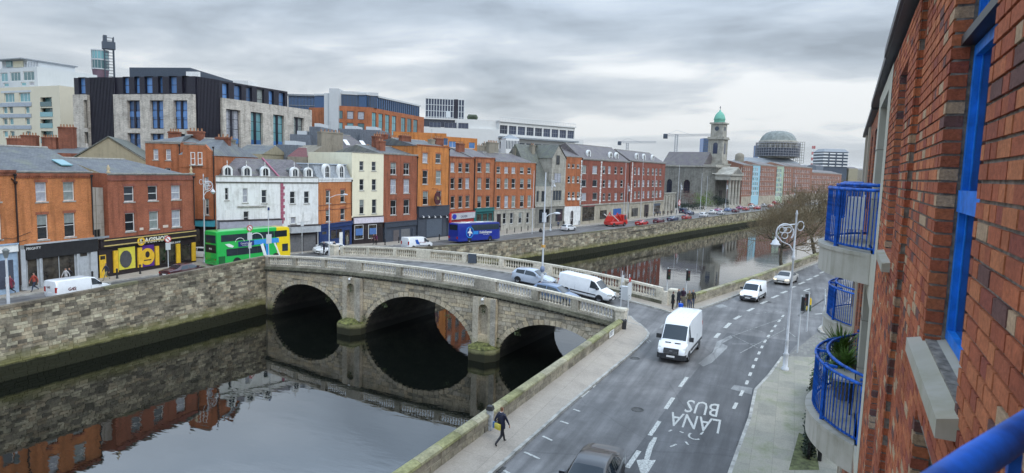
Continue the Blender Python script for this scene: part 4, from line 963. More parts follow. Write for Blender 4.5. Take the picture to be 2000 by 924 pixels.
zt = h.z(320, 276); h.facade(0, zt, BR_M, [(291, 312, [304, 328.5], 10, 'sash'), (328, 340, [328], 11, 'sash')], curt=.2, fw=.1); h.cornice(zt, SILL, .3, .15); h.roof(zt-.1, h.z(330, 262, 6), SLT, hipl=3, hipr=3, gmat=BR_C); h.chimney(341, 257, 1.5, 8, zt); h.chimney(383, 256, 2.2, 8, zt-2, pots=4)
h = Hs('brick_house', 'tall orange brick house with a shouldered gable behind the green bus', bpt(352), bpt(421), 0.1, 14)
p_ = P(352, 80, 400); 
zt = h.z(380, 303); h.facade(0, zt, BR_M, [(346, 371, [403], 8, 'sash'), (388, 420, [404], 8, 'sash')], curt=.5, fw=.1)
mb = MB(); xa = h.x(352, 290); xb = h.x(413, 290); zg = h.z(380, 281); mb.prism([(xa, zt-1.6), (xb, zt-1.6), (xb-.0, h.z(410, 296)), (xb-.9, zg), (xa+.5, zg)], -.05, .5); mb.build('gable', BR_M, h.e)
for xx in (377, 391): a_, z1 = h.fac(xx-4.5, 297); b2 = h.x(xx+4.5, 297); h.win((a_, b2, h.z(xx, 322), z1, 'sash'), y=-.2, rev=.12, fw=.1)
h.cornice(zg+.05, SILL, .2, .12, s0=xa+.5, s1=xb-.8); h.roof(zt, h.z(440, 272, 8), SLT, hipr=2, gmat=BR_C); h.chimney(436, 268, 1.8, 7, zt-1, pots=3); h.chimney(447, 272, 1.6, 9, zt-1, mat=RG, pots=2)
shop(h, 372, 421, 429, 441, col((.06, .33, .42)), DKS, [('glass', 376, 392, 446, 500, DKS), ('glass', 396, 416, 447, 500, DKS)], fout=.5)
# ---- E : white corner building
E0 = bpt(422.5); E1 = bpt(548.5); E2 = bpt(621.5)
EL = 'weathered white corner building with round arched dormers and a pink quoined corner'
h = Hs('white_corner_building', EL, E0, E1, 0.1, 13); zt = h.z(484, 345); zc_ = h.z(484, 356)
RWIN = [(367, 391, [443], 7, 'sash'), (368, 396, [479], 10, 'sash'), (371, 397, [516], 10, 'sash'), (413, 436, [481], 10, 'sash')]
h.facade(0, zt, RW, RWIN, curt=.1, fw=.06); hE = h
for (x, yt, yb, w) in ((444, 410, 430, 9), (516, 415, 430, 10)): a_, z1 = h.fac(x-w/2, yt); h.bx('blind_window', a_, h.x(x+w/2, yt), -.05, .0, h.z(x, yb), z1, WHITE)
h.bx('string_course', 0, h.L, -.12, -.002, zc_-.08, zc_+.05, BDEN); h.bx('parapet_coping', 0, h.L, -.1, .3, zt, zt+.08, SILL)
mb = MB(); x = h.x(482, 403); mb.box(x-1.2, x+2.6, -.14, -.002, h.z(482, 405), h.z(482, 402)); mb.build('string_course', SILL, h.e)
for px in (441, 478.5, 514.5):
    x, z1 = h.fac(px, 322, 1.0); o = arched(h.e, x, zt-.75, .72, 1.9, .75, RW, GLASS, out=.5, t=.24, name='dormer'); mb = MB(); mb.lathe([(.08, 0), (.02, .3), (.09, .35), (.01, .7)], (x, .5, zt+1.4), 6); mb.build('finial', RW, o)
    mb = MB(); mb.prism([(x-.6, zt-.3), (x+.6, zt-.3), (x+.45, zt+1.0), (x, zt+1.3), (x-.45, zt+1.0)], .7, 2.4); mb.build('dormer_roof', SLT, h.e)
shop(h, 424, 546, 432, 446, col((.36, .36, .42)), DKS, [('shutter', 430, 470, 452, 500, None), ('glass', 474, 510, 452, 500, DKS)], fout=.9)
h2 = Hs('f', None, E1, E2, 0.1, 13); f = h2
h2.facade(0, zt, RW, [(374, 398, [571.5, 599], 10, 'sash'), (424, 437, [573], 10, 'plain')], curt=.1, fw=.06)
for (x, yt, yb, w) in ((571, 417, 424, 11), (599, 415, 432, 11), (586, 420, 434, 7)): a_, z1 = h2.fac(x-w/2, yt); h2.bx('blind_window', a_, h2.x(x+w/2, yt), -.05, .0, h2.z(x, yb), z1, WHITE)
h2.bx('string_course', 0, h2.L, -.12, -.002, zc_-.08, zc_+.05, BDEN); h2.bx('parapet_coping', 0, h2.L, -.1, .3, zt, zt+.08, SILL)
for px in (571, 598):
    x, z1 = h2.fac(px, 322, 1.0); o = arched(h2.e, x, zt-.75, .72, 1.9, .75, RW, GLASS, out=.5, t=.24, name='dormer'); mb = MB(); mb.lathe([(.08, 0), (.02, .3), (.09, .35), (.01, .7)], (x, .5, zt+1.4), 6); mb.build('finial', RW, o)
    mb = MB(); mb.prism([(x-.6, zt-.3), (x+.6, zt-.3), (x+.45, zt+1.0), (x, zt+1.3), (x-.45, zt+1.0)], .7, 2.4); mb.build('dormer_roof', SLT, h2.e)
fo = shop(h2, 562, 620, 442, 455, col((.42, .44, .46)), DKS, [('shutter', 566, 588, 460, 496, None), ('shutter', 592, 616, 459, 494, None)], fout=.9)
lettering('OCEAN', .6, h2.e, (h2.x(595, 447), -.94, h2.z(595, 448)), GREYP, sx=1.2)
PINK = col((.34, .10, .15)); mb = MB(); k = 0; z = h2.z(549, 437)
while z < zc_-.2:
    w = .55 if k % 2 else .35; mb = MB(); mb.box(-.05, w, -.09, .0, z+.01, z+.42); mb.build('quoin', PINK, h2.e); z += .43; k += 1
# one building: the second face's pieces join the first face's root
bpy.context.view_layer.update()
h2.e.name = 'east_face'; h2.e.parent = hE.e; h2.e.matrix_parent_inverse = hE.e.matrix_world.inverted()
for kk in list(h2.e.keys()): del h2.e[kk]
# mansard roof over both faces
A_ = Vector((*E0, 0)); B_ = Vector((*E1, 0)); C_ = Vector((*E2, 0)); inv = hE.e.matrix_world.inverted()
nn = Vector((-(C_-A_).y, (C_-A_).x, 0)).normalized()
zt_w = zt+.1; zr = hE.z(480, 309, 4); rim = [A_, B_, C_]; inn = [A_+nn*4+(C_-A_).normalized()*2.5, B_+nn*5.5, C_+nn*4-(C_-A_).normalized()*2]
mb = MB(); lo = [inv @ Vector((p.x, p.y, zt_w-.15)) for p in (A_+nn*.3, B_+nn*.3, C_+nn*.3, C_+nn*13, A_+nn*13)]; hi = [inv @ Vector((p.x, p.y, zr+.1)) for p in (*inn, inn[2]+nn*5, inn[0]+nn*5)]
mb.add(lo+hi, [(i, (i+1) % 5, (i+1) % 5+5, i+5) for i in range(5)]+[(5, 6, 7, 8, 9)]); mb.build('mansard_roof', SLT2, hE.e)
mb = MB(); mb.tube([lo[1]+Vector((0, 0, .1)), hi[1]+Vector((0, 0, .1))], .13, 6); mb.build('red_ridge', PINK, hE.e)
hE.chimney(448, 300, 1.2, 7, zt, mat=RG, pots=0); 
# ---- F : narrow orange brick with lead mansard, navy shop
def front(name, label, x0, x1, depth=12): return Hs(name, label, bpt(x0), bpt(x1), min(z0at(x0), z0at(x1)), depth)
h = front('brick_house', 'narrow orange brick house with two round dormers over a navy blue shop', 622, 687)
zt = h.z(655, 352); zs = h.z(655, 437); h.facade(zs, zt, BR_O, [(372, 397, [641, 669.5], 9, 'sash'), (409, 433, [641, 669.5], 9, 'sash')], curt=.1, fw=.08, lint=BR_R); h.cornice(zt+.35, RW, .6, .15)
for z in (h.z(655, 399), h.z(655, 408)): h.bx('string_course', 0, h.L, -.05, -.002, z-.08, z, BR_C)
zm = h.z(655, 322); mb = MB(); mb.hexa([(0, .15, zt+.3), (h.L, .15, zt+.3), (h.L, 10, zt+.3), (0, 10, zt+.3)], [(0, 1.1, zm), (h.L, 1.1, zm), (h.L, 10, zm), (0, 10, zm)]); mb.build('mansard_roof', LEAD, h.e); h.bx('roof_edge', -.1, h.L+.1, .9, 10, zm, zm+.15, col((.42, .48, .54)))
for px in (641, 669): arched(h.e, h.x(px, 335), zt+.35, 1.0, 1.75, .6, RW, GLASS, out=.45, t=.3, name='dormer')
NAVY = col((.012, .035, .13))
shop(h, 624, 687, 440, 447, NAVY, NAVY, [('door', 627, 638, 452, 484, NAVY), ('glass', 645, 667, 449, 468, NAVY), ('panel', 662, 668, 454, 478, WHITE), ('glass', 673, 682, 450, 478, DKS)])
# ---- G : cream
h = front('cream_house', 'tall cream rendered house above a white shop sign', 687, 748.5); zt = h.z(715, 299); zs = h.z(715, 424)
h.facade(zs, zt, RC, [(315, 333, [706.3, 730.3], 8.5, 'sash'), (350, 372, [706.5, 730.6], 8.7, 'sash'), (390, 418, [706.7, 731], 9, 'sash')], curt=.05, fw=.06); h.bx('parapet_coping', -.03, h.L+.03, -.08, .3, zt, zt+.1, SILL)
BLP = col((.07, .16, .38))
shop(h, 690, 748, 425, 437, col((.62, .58, .64)), DKS, [('glass', 692, 709, 440, 468, WHITE), ('panel', 694, 708, 447, 460, BLP), ('door', 711, 717, 442, 470, DKS), ('glass', 719, 735, 439, 466, WHITE), ('panel', 721, 734, 446, 458, BLP), ('door', 738, 746, 438, 465, DKS)])
# grey gable and big chimney behind F and G
h = back('gabled_house', 'bare grey rendered gable with a massive chimney behind the cream house', 592, 668, 112, 117, 0, 10)
mb = MB(); P2 = [h.fac(*q) for q in ((594, 345), (596, 308), (632, 283), (660, 283), (690, 312), (690, 345))]; mb.prism([(x, z) for x, z in P2], 0, 8); mb.build('wall', RG, h.e)
h.chimney(645, 258, 4.2, 1.0, 8, mat=RG, d=1.6, pots=6)
h = back('slate_house', 'slate roofed house with two skylights behind the cream house', 664, 737, 117, 122, 0, 10); ze = h.z(700, 299); h.facade(0, ze, RG, []); zr = h.z(700, 266, 5); h.roof(ze, zr, SLT2, hipr=3.2)
for px, py in ((677, 278), (709, 283)): x, z = h.fac(px, py, 2.8); sl = (zr-ze)/5; mb = MB(); mb.hexa([(x-.5, 2, ze+2*sl+.05), (x+.3, 2, ze+2*sl+.05), (x+.3, 3.4, ze+3.4*sl+.05), (x-.5, 3.4, ze+3.4*sl+.05)], [(x-.5, 2, ze+2*sl+.2), (x+.3, 2, ze+2*sl+.2), (x+.3, 3.4, ze+3.4*sl+.2), (x-.5, 3.4, ze+3.4*sl+.2)]); mb.build('skylight', WHITE, h.e)
# ---- H to K
SLB = col((.045, .055, .075))
h = front('brick_house', 'red brick house between the cream house and the tallest orange house', 748.5, 814.5); zt = h.z(780, 301); zs = h.z(780, 432)
h.facade(zs, zt, BR_R, [(318, 341, [768.5, 794], 11.5, 'sash2'), (350, 378, [768.3, 794], 11.5, 'tee'), (391, 420, [768.5, 794], 11.5, 'tee')], curt=.3, fw=.08, lint=BR_C); h.cornice(zt+.08, SILL, .25, .12); h.roof(zt-.2, h.z(780, 288, 5), SLT); h.chimney(791, 265, 2.6, 4, zt, mat=BR_C, pots=5); h.chimney(737, 266, 2.0, 5, zt-2, pots=4); h.chimney(744, 275, 1.4, 3, zt-2, pots=2)
shop(h, 750, 813, 436, 445, SLB, SLB, [('shutter', 754, 764, 451, 478, SLB), ('shutter', 768, 779, 450, 475, col((.10, .085, .085))), ('shutter', 783, 800, 448, 472, SHUT), ('pil', 750, 752.5, 446, 480, SLB), ('pil', 804, 808, 446, 470, SLB)])
h = front('brick_house', 'tallest bright orange brick house with a hanging oval sign', 814.5, 876); zt = h.z(845, 285); zs = h.z(845, 402)
h.facade(zs, zt, BR_B, [(299, 318, [830.5, 856], 10.5, 'sash'), (333, 360, [830.5, 856.5], 10.5, 'sash'), (374, 400, [831, 857], 10.5, 'sash')], curt=.25, fw=.08, lint=BR_M); h.cornice(zt+.08, BR_M, .25, .1); h.roof(zt-.2, h.z(845, 276, 5), SLT); h.chimney(856, 270, 2.4, 3.5, zt, pots=4); h.chimney(843, 272, 1.2, 3.5, zt, mat=RG, pots=2)
shop(h, 815, 875, 405, 425, SLB, SLB, [('shutter', 818, 830, 430, 466, SLB), ('shutter', 833, 862, 429, 463, col((.075, .095, .125))), ('shutter', 865, 873, 428, 460, SLB), ('pil', 815, 817, 403, 465, SLB), ('pil', 873.5, 875.5, 403, 460, SLB)], fout=.4)
for px in (822, 833, 845, 856, 868): x, z = h.fac(px, 424.5); mb = MB(); mb.lathe([(.16, 0), (.12, .12), (.04, .2)], (x, -.62, z), 8); mb.tube([(x, -.62, z+.2), (x, -.4, z+.35)], .03, 4); mb.build('sign_lamp', WHITE, h.e)
mb = MB(); x, z = h.fac(844, 387); mb.prism([(x+.95*cos(2*pi*i/20), z+1.15*sin(2*pi*i/20)) for i in range(20)], -1.3, -1.15); mb.tube([(x, -1.22, z+1.1), (x, -1.22, z+1.7), (x, 0, z+1.7)], .05, 5); o = mb.build('oval_sign', col((.07, .015, .02)), h.e)
lettering('76', .8, o, (x, -1.31, z), GOLD); 
J = 'row of red brick quayside houses'
h = front('brick_house', 'orange red brick house with three windows a floor over a silver shop sign', 876, 925); zt = h.z(900, 307); zs = h.z(900, 412)
h.facade(zs, zt, BR_M, [(318, 336, [884, 899.3, 913], 8, 'sash'), (348, 369, [884, 899.3, 913], 8, 'sash'), (383.5, 407, [884.3, 899.5, 913.3], 8, 'sash')], curt=.3, fw=.07, lint=BR_R); h.cornice(zt+.08, BR_R, .3, .12); h.roof(zt-.2, h.z(900, 291, 5), SLT2); h.chimney(899, 280, 2.2, 4, zt, pots=4)
o = shop(h, 874, 925, 417, 430, col((.45, .45, .48)), col((.40, .03, .03)), [('shutter', 880, 900, 436, 462, SHUT), ('glass', 903, 921, 434, 456, WHITE)], fout=.4)
mb = MB(); x, z = h.fac(884, 423); mb.prism([(x+.75*cos(2*pi*i/16), z+.5*sin(2*pi*i/16)) for i in range(16)], -.47, -.41); mb.build('oval_sign', col((.02, .03, .35)), h.e); lettering('CALVERS', .62, h.e, (h.x(903, 422), -.43, h.z(903, 422.5)), col((.05, .06, .12))); h.pxbox('sign_end', 873.5, 877, 417, 434, col((.5, .03, .03)), -.6, -.41)
h = front('brick_house', 'orange red brick house with two windows a floor over a teal shopfront', 925, 964.5); zt = h.z(945, 308); zs = h.z(945, 407)
h.facade(zs, zt, BR_M, [(318, 336, [936.5, 953], 8, 'sash'), (348, 369, [936.5, 953], 8, 'sash'), (383.5, 406, [936.5, 953], 8, 'sash')], curt=.5, fw=.07, lint=BR_R); h.cornice(zt+.08, BR_R, .3, .12); h.roof(zt-.2, h.z(945, 293, 5), SLT2); h.chimney(962, 278, 3.8, 5, zt, mat=RG, pots=6)
TEAL = col((.02, .14, .14)); shop(h, 926, 963, 408, 414, TEAL, TEAL, [('glass', 930, 940, 418, 450, TEAL), ('glass', 942, 951, 417, 448, TEAL), ('glass', 953, 961, 416, 446, TEAL)], fout=.4)
mb = MB(); x = .1; mb.tube([(x, -.1, zs), (x, -.1, zt)], .07, 6); mb.build('downpipe', BLACK, h.e)
h = front('brick_house', 'red brick house with five windows a floor on a rusticated granite ground floor', 964.5, 1044.5); zt = h.z(1000, 316); zs = h.z(1000, 409)
h.facade(zs, zt, BR_M, [(325.5, 338, [973.8, 989, 1003, 1019.5, 1034], 7.5, 'sash'), (348.5, 368, [973.8, 989, 1003, 1019.5, 1034], 7.5, 'sash'), (382.5, 406, [973.8, 989, 1003, 1019.5, 1034], 7.5, 'sash')], curt=.55, fw=.1); h.cornice(zt+.08, SILL, .2, .1); h.roof(zt-.2, h.z(1000, 300, 4), SLT2, hipl=2, hipr=2); h.chimney(1008, 290, 1.4, 6, zt, mat=RG, pots=0)
h.facade(0, zs, ASH, [(416, 438, [985.5, 999.5, 1016], 6.5, 'sash'), (415, 436, [1031], 6, 'sash')], y=-.1, curt=.3, fw=.1, side=False); h.bx('string_course', 0, h.L, -.2, -.1, zs-.1, zs+.1, SILL); h.pxbox('door', 970, 977, 418, 452, DKS, -.16, -.101)
# white rooftop belvedere and slate roofs behind K
h = back('belvedere', 'white louvred roof lantern above the slate roofs', 988, 1014, 165, 166, 12, 5, 'roof lantern', 280); z1 = h.z(1000, 271); h.wall(0, z1, WHITE, []); mb = MB()
for i in range(9): mb.box(h.L*(i+.25)/9, h.L*(i+.75)/9, -.05, -.002, z1-2.6, z1-.5)
mb.build('louvre', DKP, h.e, kind='stuff'); h.roof(z1, h.z(1000, 263, 2.5), LEAD, hipl=1.6, hipr=1.6, y1=5)
# ---- L : grey stone gabled
h = front('stone_house', 'grey stone Gothic house with a steep slate roof and a pointed front gable', 1044.5, 1102.5, 14); zt = h.z(1060, 364); zs = h.z(1060, 403); zg0 = h.z(1090, 310)
h.facade(zs, zt, ASH, [(373, 395, [1050.5, 1061.5], [5, 8], 'grid'), (372, 392, [1088.5], 17, 'grid')], frame=ASH, curt=.0, fw=.08, side=True)
h.facade(0, zs, ASHG, [(409, 436, [1057, 1068], [9, 9], 'plain'), (408, 432, [1092], 14, 'plain')], frame=DKS, curt=0, sill=False, y=-.05, side=False); h.bx('string_course', 0, h.L, -.25, -.02, zs-.15, zs+.15, ASH)
xg = h.x(1077, 350); xm, zp = h.fac(1091, 284); mb = MB(); mb.prism([(xg, zt), (h.L, zt), (h.L, zg0), (xm, zp), (xg, zg0)], 0, 8); mb.build('front_gable', ASH, h.e)
for (px, w, yt, yb) in ((1090, 7, 303, 322), (1089, 13, 338, 357)): a_, z1 = h.fac(px-w/2, yt); h.win((a_, h.x(px+w/2, yt), h.z(px, yb), z1, 'grid'), y=-.18, frame=ASHG, sill=False)
mb = MB(); zr = h.z(1060, 285, 6); mb.add([(-.4, 0, zt), (xg, 0, zt), (xg, 6, zr), (-.4, 6, zr), (-.4, 14, zt), (h.L, 14, zt), (h.L, 6, zr)], ((0, 1, 2, 3), (3, 6, 5, 4), (0, 3, 4))); mb.add([(xg-.2, -.2, zg0), (xm, -.2, zp+.15), (xm, 8, zp+.15), (xg-.2, 8, zg0)], ((0, 1, 2, 3),)); mb.add([(h.L+.2, -.2, zg0), (h.L+.2, 8, zg0), (xm, 8, zp+.15), (xm, -.2, zp+.15)], ((0, 1, 2, 3),)); mb.build('roof', SLTG, h.e)
h.chimney(1040, 283, 1.2, 5, zt-1, mat=RG, pots=2)
# ---- M
h = front('brick_house', 'slim orange brick house with a white arched doorway', 1102.5, 1134); zt = h.z(1118, 306); zs = h.z(1118, 403)
h.facade(zs, zt, BR_M, [(320, 328, [1111.5, 1120, 1129.5], 5, 'plain'), (344, 357, [1111.5, 1120, 1129.5], 5, 'sash'), (375, 389, [1111.5, 1120, 1129.5], 5, 'sash')], curt=.3, fw=.12); h.cornice(zt+.08, SILL, .2, .1); h.roof(zt-.1, h.z(1118, 290, 5), SLT2)
for px in (1111.5, 1120, 1129.5): a_, z1 = h.fac(px-3.5, 389); mb = MB(); mb.box(a_, a_+.95, -.35, -.001, z1-.25, z1+.35); mb.build('balconette', WHITE, h.e)
h.facade(0, zs, RW, [], y=-.05, side=False); arched(h.e, h.x(1116, 425), .05, 1.2, 3.6, 0, WHITE, DKS, out=.16, t=.18, name='door'); arched(h.e, h.x(1107, 420), 1.2, .7, 1.8, 0, WHITE, GLASS, out=.1, t=.08); arched(h.e, h.x(1126, 420), 1.2, .7, 1.8, 0, WHITE, GLASS, out=.1, t=.08)
# ---- N : long red block with quoins (two bays)
def quoins(h, x, z0, z1, mat, w=.55, y=-.06):
    mb = MB(); z = z0; k = 0
    while z < z1-.3:
        ww = w if k % 2 else w*.6; mb.box(x-ww/2, x+ww/2, y, -.001, z, z+.5); z += .56; k += 1
    mb.build('quoins', mat, h.e)
RQ = RW
SHM = ashlar('shopfront stone', (.42, .38, .30), (.38, .34, .27), (.3, .27, .21), 1.2, .6)
for (x0, x1, lab, rws, qx, dorm, shops) in [
    (1134, 1226, 'long dark red brick block with white quoins, the part nearer the bridge', [(323, 339, [1140.5, 1162], 9.5, 'plain'), (351, 365, [1140.5, 1162], 9.5, 'plain'), (377, 392, [1140.5, 1162], 9.5, 'plain'), (324.5, 339, [1180, 1190.5, 1203, 1214.5], 5.2, 'sash'), (351.5, 366, [1180, 1190.5, 1203, 1214.5], 5.2, 'sash'), (377.5, 392, [1180, 1190.5, 1203, 1214.5], 5.2, 'sash')], (1135, 1173.5), (1144, 1187, 1199), [('glass', 1137, 1160, 404, 432, col((.22, .02, .03))), ('glass', 1171, 1184, 411, 428, SHM), ('panel', 1197, 1212, 408, 430, col((.02, .09, .30)))]),
    (1228, 1295.5, 'long dark red brick block with white quoins, the part beside the church', [(327, 341, [1240.5, 1248, 1257, 1266.5, 1275.5, 1282.5, 1290], 4, 'sash'), (352, 365, [1240.5, 1248, 1257, 1266.5, 1275.5, 1282.5, 1290], 4, 'sash'), (374, 388, [1240.5, 1248, 1257, 1266.5, 1275.5, 1282.5, 1290], 4, 'sash')], (1234,), (1239, 1253, 1270), [('glass', 1233, 1245, 407, 423, SHM), ('door', 1258, 1266, 400, 424, DKS), ('glass', 1276, 1288, 402, 418, DKP)])]:
    h = front('brick_block', lab, x0, x1, 16); xm = (x0+x1)/2; zt = h.z(xm, 314 if x0 < 1200 else 317); zs = h.z(xm, 398 if x0 < 1200 else 394)
    h.facade(zs, zt, BR_D, rws, curt=.45, fw=.12); h.cornice(zt+.3, SILL, .4, .3); zr = h.z(xm, 287 if x0 < 1200 else 298, 5)
    h.roof(zt+.1, zr, SLT2, yr=5, y1=16, hipl=0, hipr=2)
    for q in qx: quoins(h, h.x(q, 350), zs, zt, RQ, .8)
    for px in dorm: x = h.x(px, 305, 2); arched(h.e, x, zt+.5, 1.1, 1.7, 1.5, RW, GLASS, out=.5, t=.35, name='dormer')
    h.facade(0, zs, SHM, [], y=-.12, side=False); h.bx('string_course', 0, h.L, -.35, -.1, zs-.2, zs+.15, ASH)
    for it in shops:
        kind, a1, b1, t1, bb, c = it; xa, z1 = h.fac(a1, t1); xb = h.x(b1, t1); z0 = max(.1, h.z(a1, bb))
        h.bx('door' if kind == 'door' else 'shop_window', xa, xb, -.2, -.121, z0, z1, c if kind != 'glass' else GSH); 
        if kind == 'glass': h.bx('fascia', xa-.1, xb+.1, -.3, -.121, z1, z1+.7, c)
# ---- small porch building with columns beside the church
h = Hs('stone_lodge', 'small classical stone lodge with half columns beside the church', bpt(1296), bpt(1318), -.6, 8); zt = h.z(1305, 378); h.facade(0, zt, ASH, []); h.cornice(zt+.3, ASH, .7, .35)
for i in range(4): mb = MB(); mb.lathe([(.42, 0), (.36, .3), (.33, zt-1.2), (.42, zt-.8)], (h.L*(.12+.25*i), -.2, 0), 10); mb.build('half_column', ASH, h.e)
# ---- church with portico and clock tower
LP = 14.5; qa = P(1401, 270, 400); ud = Vector((.972, -.235, 0)).normalized()
h = Hs('church', 'grey stone church with a columned portico and a clock tower under a green copper dome', (qa.x, qa.y), (qa.x+ud.x*LP, qa.y+ud.y*LP), -.6, 27, 'church')
def onside(px, py):
    """y (depth) and z on the west side wall, local x = 0"""
    r = ray(px, py); O = h.A; det = r.x*(-h.n.y)+h.n.x*r.y; t = (O.x*(-h.n.y)+h.n.x*O.y)/det; q = Vector((r.x*t, r.y*t, 0))-O
    return q.dot(h.n), CAMH+r.z*t-h.z0
_, zc1 = onside(1340, 323); yN, _ = onside(1293, 330); yN = min(yN, 60)
def sidewall(s0, ya, yb, za, zb, mat, wins):
    mb = MB(); ys = sorted(set([ya, yb]+[v for w in wins for v in w[:2]])); zs = sorted(set([za, zb]+[v for w in wins for v in w[2:]]))
    for i in range(len(ys)-1):
        for j in range(len(zs)-1):
            cy_ = (ys[i]+ys[i+1])/2; cz_ = (zs[j]+zs[j+1])/2
            if any(w[0] < cy_ < w[1] and w[2] < cz_ < w[3] for w in wins): continue
            mb.quad((s0, ys[i+1], zs[j]), (s0, ys[i], zs[j]), (s0, ys[i], zs[j+1]), (s0, ys[i+1], zs[j+1]))
    mb.quad((s0, yb, za), (s0+LP, yb, za), (s0+LP, yb, zb), (s0, yb, zb)); mb.quad((s0, ya, za), (s0+LP, ya, za), (s0+LP, ya, zb), (s0, ya, zb)); mb.quad((s0+LP, ya, za), (s0+LP, yb, za), (s0+LP, yb, zb), (s0+LP, ya, zb))
    mb.build('wall', mat, h.e)
wz = []
for (xa, xb, yt, yb) in ((1303, 1313, 350, 377), (1336, 1348, 351, 377)):
    a, z1 = onside(xb, yt); b_, _ = onside(xa, yt); _, z0 = onside((xa+xb)/2, yb); wz.append((a, b_, z0, z1))
sidewall(0, 1.5, yN, 0, zc1-.6, ASHG, wz)
for (a, b_, z0, z1) in wz:
    mb = MB(); mb.box(.35, .4, a, b_, z0, z1); o = mb.build('pane', GDK, h.e); o.name = 'window'
    mb = MB()
    for i in range(4): yy = lerp(a, b_, i/3); mb.box(.2, .3, yy-.08, yy+.08, z0, z1)
    for i in range(7): zz = lerp(z0, z1, i/6); mb.box(.22, .28, a, b_, zz-.06, zz+.06)
    mb.build('glazing_bars', DKS, o)
    c = (a+b_)/2; r_ = (b_-a)/2; mb = MB()
    for i in range(10):
        t0 = pi*i/10; t1 = pi*(i+1)/10; mb.add([(-.12, c+rr*cos(t), z1-r_+rr*sin(t)) for rr, t in ((r_, t0), (r_+.6, t0), (r_+.6, t1), (r_, t1))]+[(.3, c+rr*cos(t), z1-r_+rr*sin(t)) for rr, t in ((r_, t0), (r_+.6, t0), (r_+.6, t1), (r_, t1))], ((0, 1, 2, 3), (0, 4, 5, 1), (3, 2, 6, 7), (0, 3, 7, 4)))
    for sgn in (-1, 1):
        for i in range(5):
            t = pi/2*(i+.5)/5; yy = c+sgn*r_*cos(t); z_ = z1-r_+r_*sin(t); mb.box(.05, .33, min(yy, c+sgn*r_), max(yy, c+sgn*r_), z_, z1+.01)
    mb.build('arch_surround', ASHG, h.e)
h.bx('cornice', -.5, LP+.5, 1.2, yN+.4, zc1-.6, zc1, ASH); 
_, zr = onside(1330, 300); mb = MB(); mb.add([(-.4, 7, zc1), (-.4, yN+.3, zc1), (LP/2, yN+.3, zr+1), (LP/2, 7, zr+1), (LP+.4, 7, zc1), (LP+.4, yN+.3, zc1)], ((0, 3, 2, 1), (3, 4, 5, 2), (1, 2, 5), (0, 4, 3))); mb.build('roof', SLT2, h.e)
# portico: steps, six columns, entablature, pediment
ze = h.z(1428, 352, -4); zb_ = h.z(1428, 347, -4)
h.bx('portico_floor', -.6, LP+.6, -5.2, 1.6, 0, 1.0, ASH); 
colm = MB(); colm.lathe([(1.0, 0), (1.0, .3), (.82, .5), (.80, ze*.4), (.68, ze-1.5), (.72, ze-1.2), (1.0, ze-1.0)], n=14); colm.v = [(x*.8, y*.8, z) for x, y, z in colm.v]
cm = colm.build('column', ASH, h.e); cmd = cm.data; bpy.data.objects.remove(cm)
for i in range(4): inst('column', cmd, h.e, (1.3+i*(LP-2.6)/3, -4.2, 1.0))
h.bx('entablature', -.3, LP+.3, -5.0, 1.6, ze, ze+1.9, ASH); h.bx('cornice', -.7, LP+.7, -5.6, 1.6, ze+1.9, ze+2.4, ASH)
mb = MB(); zz = ze+2.4; mb.add([(-.7, -5.5, zz), (LP+.7, -5.5, zz), (LP/2, -5.5, zz+3.2), (-.7, 3, zz), (LP+.7, 3, zz), (LP/2, 3, zz+3.2)], ((0, 1, 2), (3, 5, 4), (0, 2, 5, 3), (1, 4, 5, 2))); mb.build('pediment', ASH, h.e)
mb = MB(); mb.add([(1.2, -5.56, zz+.35), (LP-1.2, -5.56, zz+.35), (LP/2, -5.56, zz+2.6), (1.2, -5.5, zz+.35), (LP-1.2, -5.5, zz+.35), (LP/2, -5.5, zz+2.6)], ((0, 1, 2),)); mb.build('tympanum', ASHG, h.e)
h.bx('doorway', LP/2-1.5, LP/2+1.5, 1.3, 1.49, 1, 7, DKS); h.bx('front_wall', 0, LP, 1.5, 7, 0, zc1+.6, ASH)
# tower: measured on a plane 4 m behind the front
cx_, cyy = 7.0, 6.0
tz = lambda py: Z(1405, py, (h.A+h.u*cx_+h.n*cyy).dot(FWD))-h.z0
tw = [(345, 322, 11.2), (322, 318, 9.4), (318, 272, 7.4), (272, 268, 8.6), (268, 240, 6.6), (240, 236, 7.8)]
def sq(mb, w, z0, z1):
    w *= .8; mb.box(cx_-w/2, cx_+w/2, cyy-w/2, cyy+w/2, z0, z1)
px_ = proj(h.A+h.u*cx_+h.n*cyy+Vector((0, 0, 30))); off = (px_[0]-1404)
# slide the tower along the facade so it stands where the photograph has it
for _ in range(6):
    q = proj(h.A+h.u*cx_+h.n*cyy+Vector((0, 0, 30))); cx_ += (1404-q[0])/2.0*.5
tz0 = tz(346)
mb = MB(); sq(mb, 11.2, zc1-1, tz(322)); sq(mb, 11.8, tz(322), tz(319.5)); mb.build('tower_base', ASH, h.e)
mb = MB(); sq(mb, 9.2, tz(319.5), tz(314)); sq(mb, 7.6, tz(314), tz(273)); 
for sx in (-1, 1):
    for sy in (-1, 1): mb.box(cx_+sx*2.75-.45, cx_+sx*2.75+.45, cyy+sy*2.75-.45, cyy+sy*2.75+.45, tz(314), tz(273))
mb.build('belfry', ASH, h.e); mb = MB(); sq(mb, 9.4, tz(273), tz(270.5)); sq(mb, 8.8, tz(270.5), tz(268)); mb.build('cornice', ASH, h.e)
mb = MB(); sq(mb, 6.6, tz(268), tz(243)); mb.build('clock_stage', ASH, h.e); mb = MB(); sq(mb, 8.0, tz(243), tz(240)); mb.build('cornice', ASH, h.e)
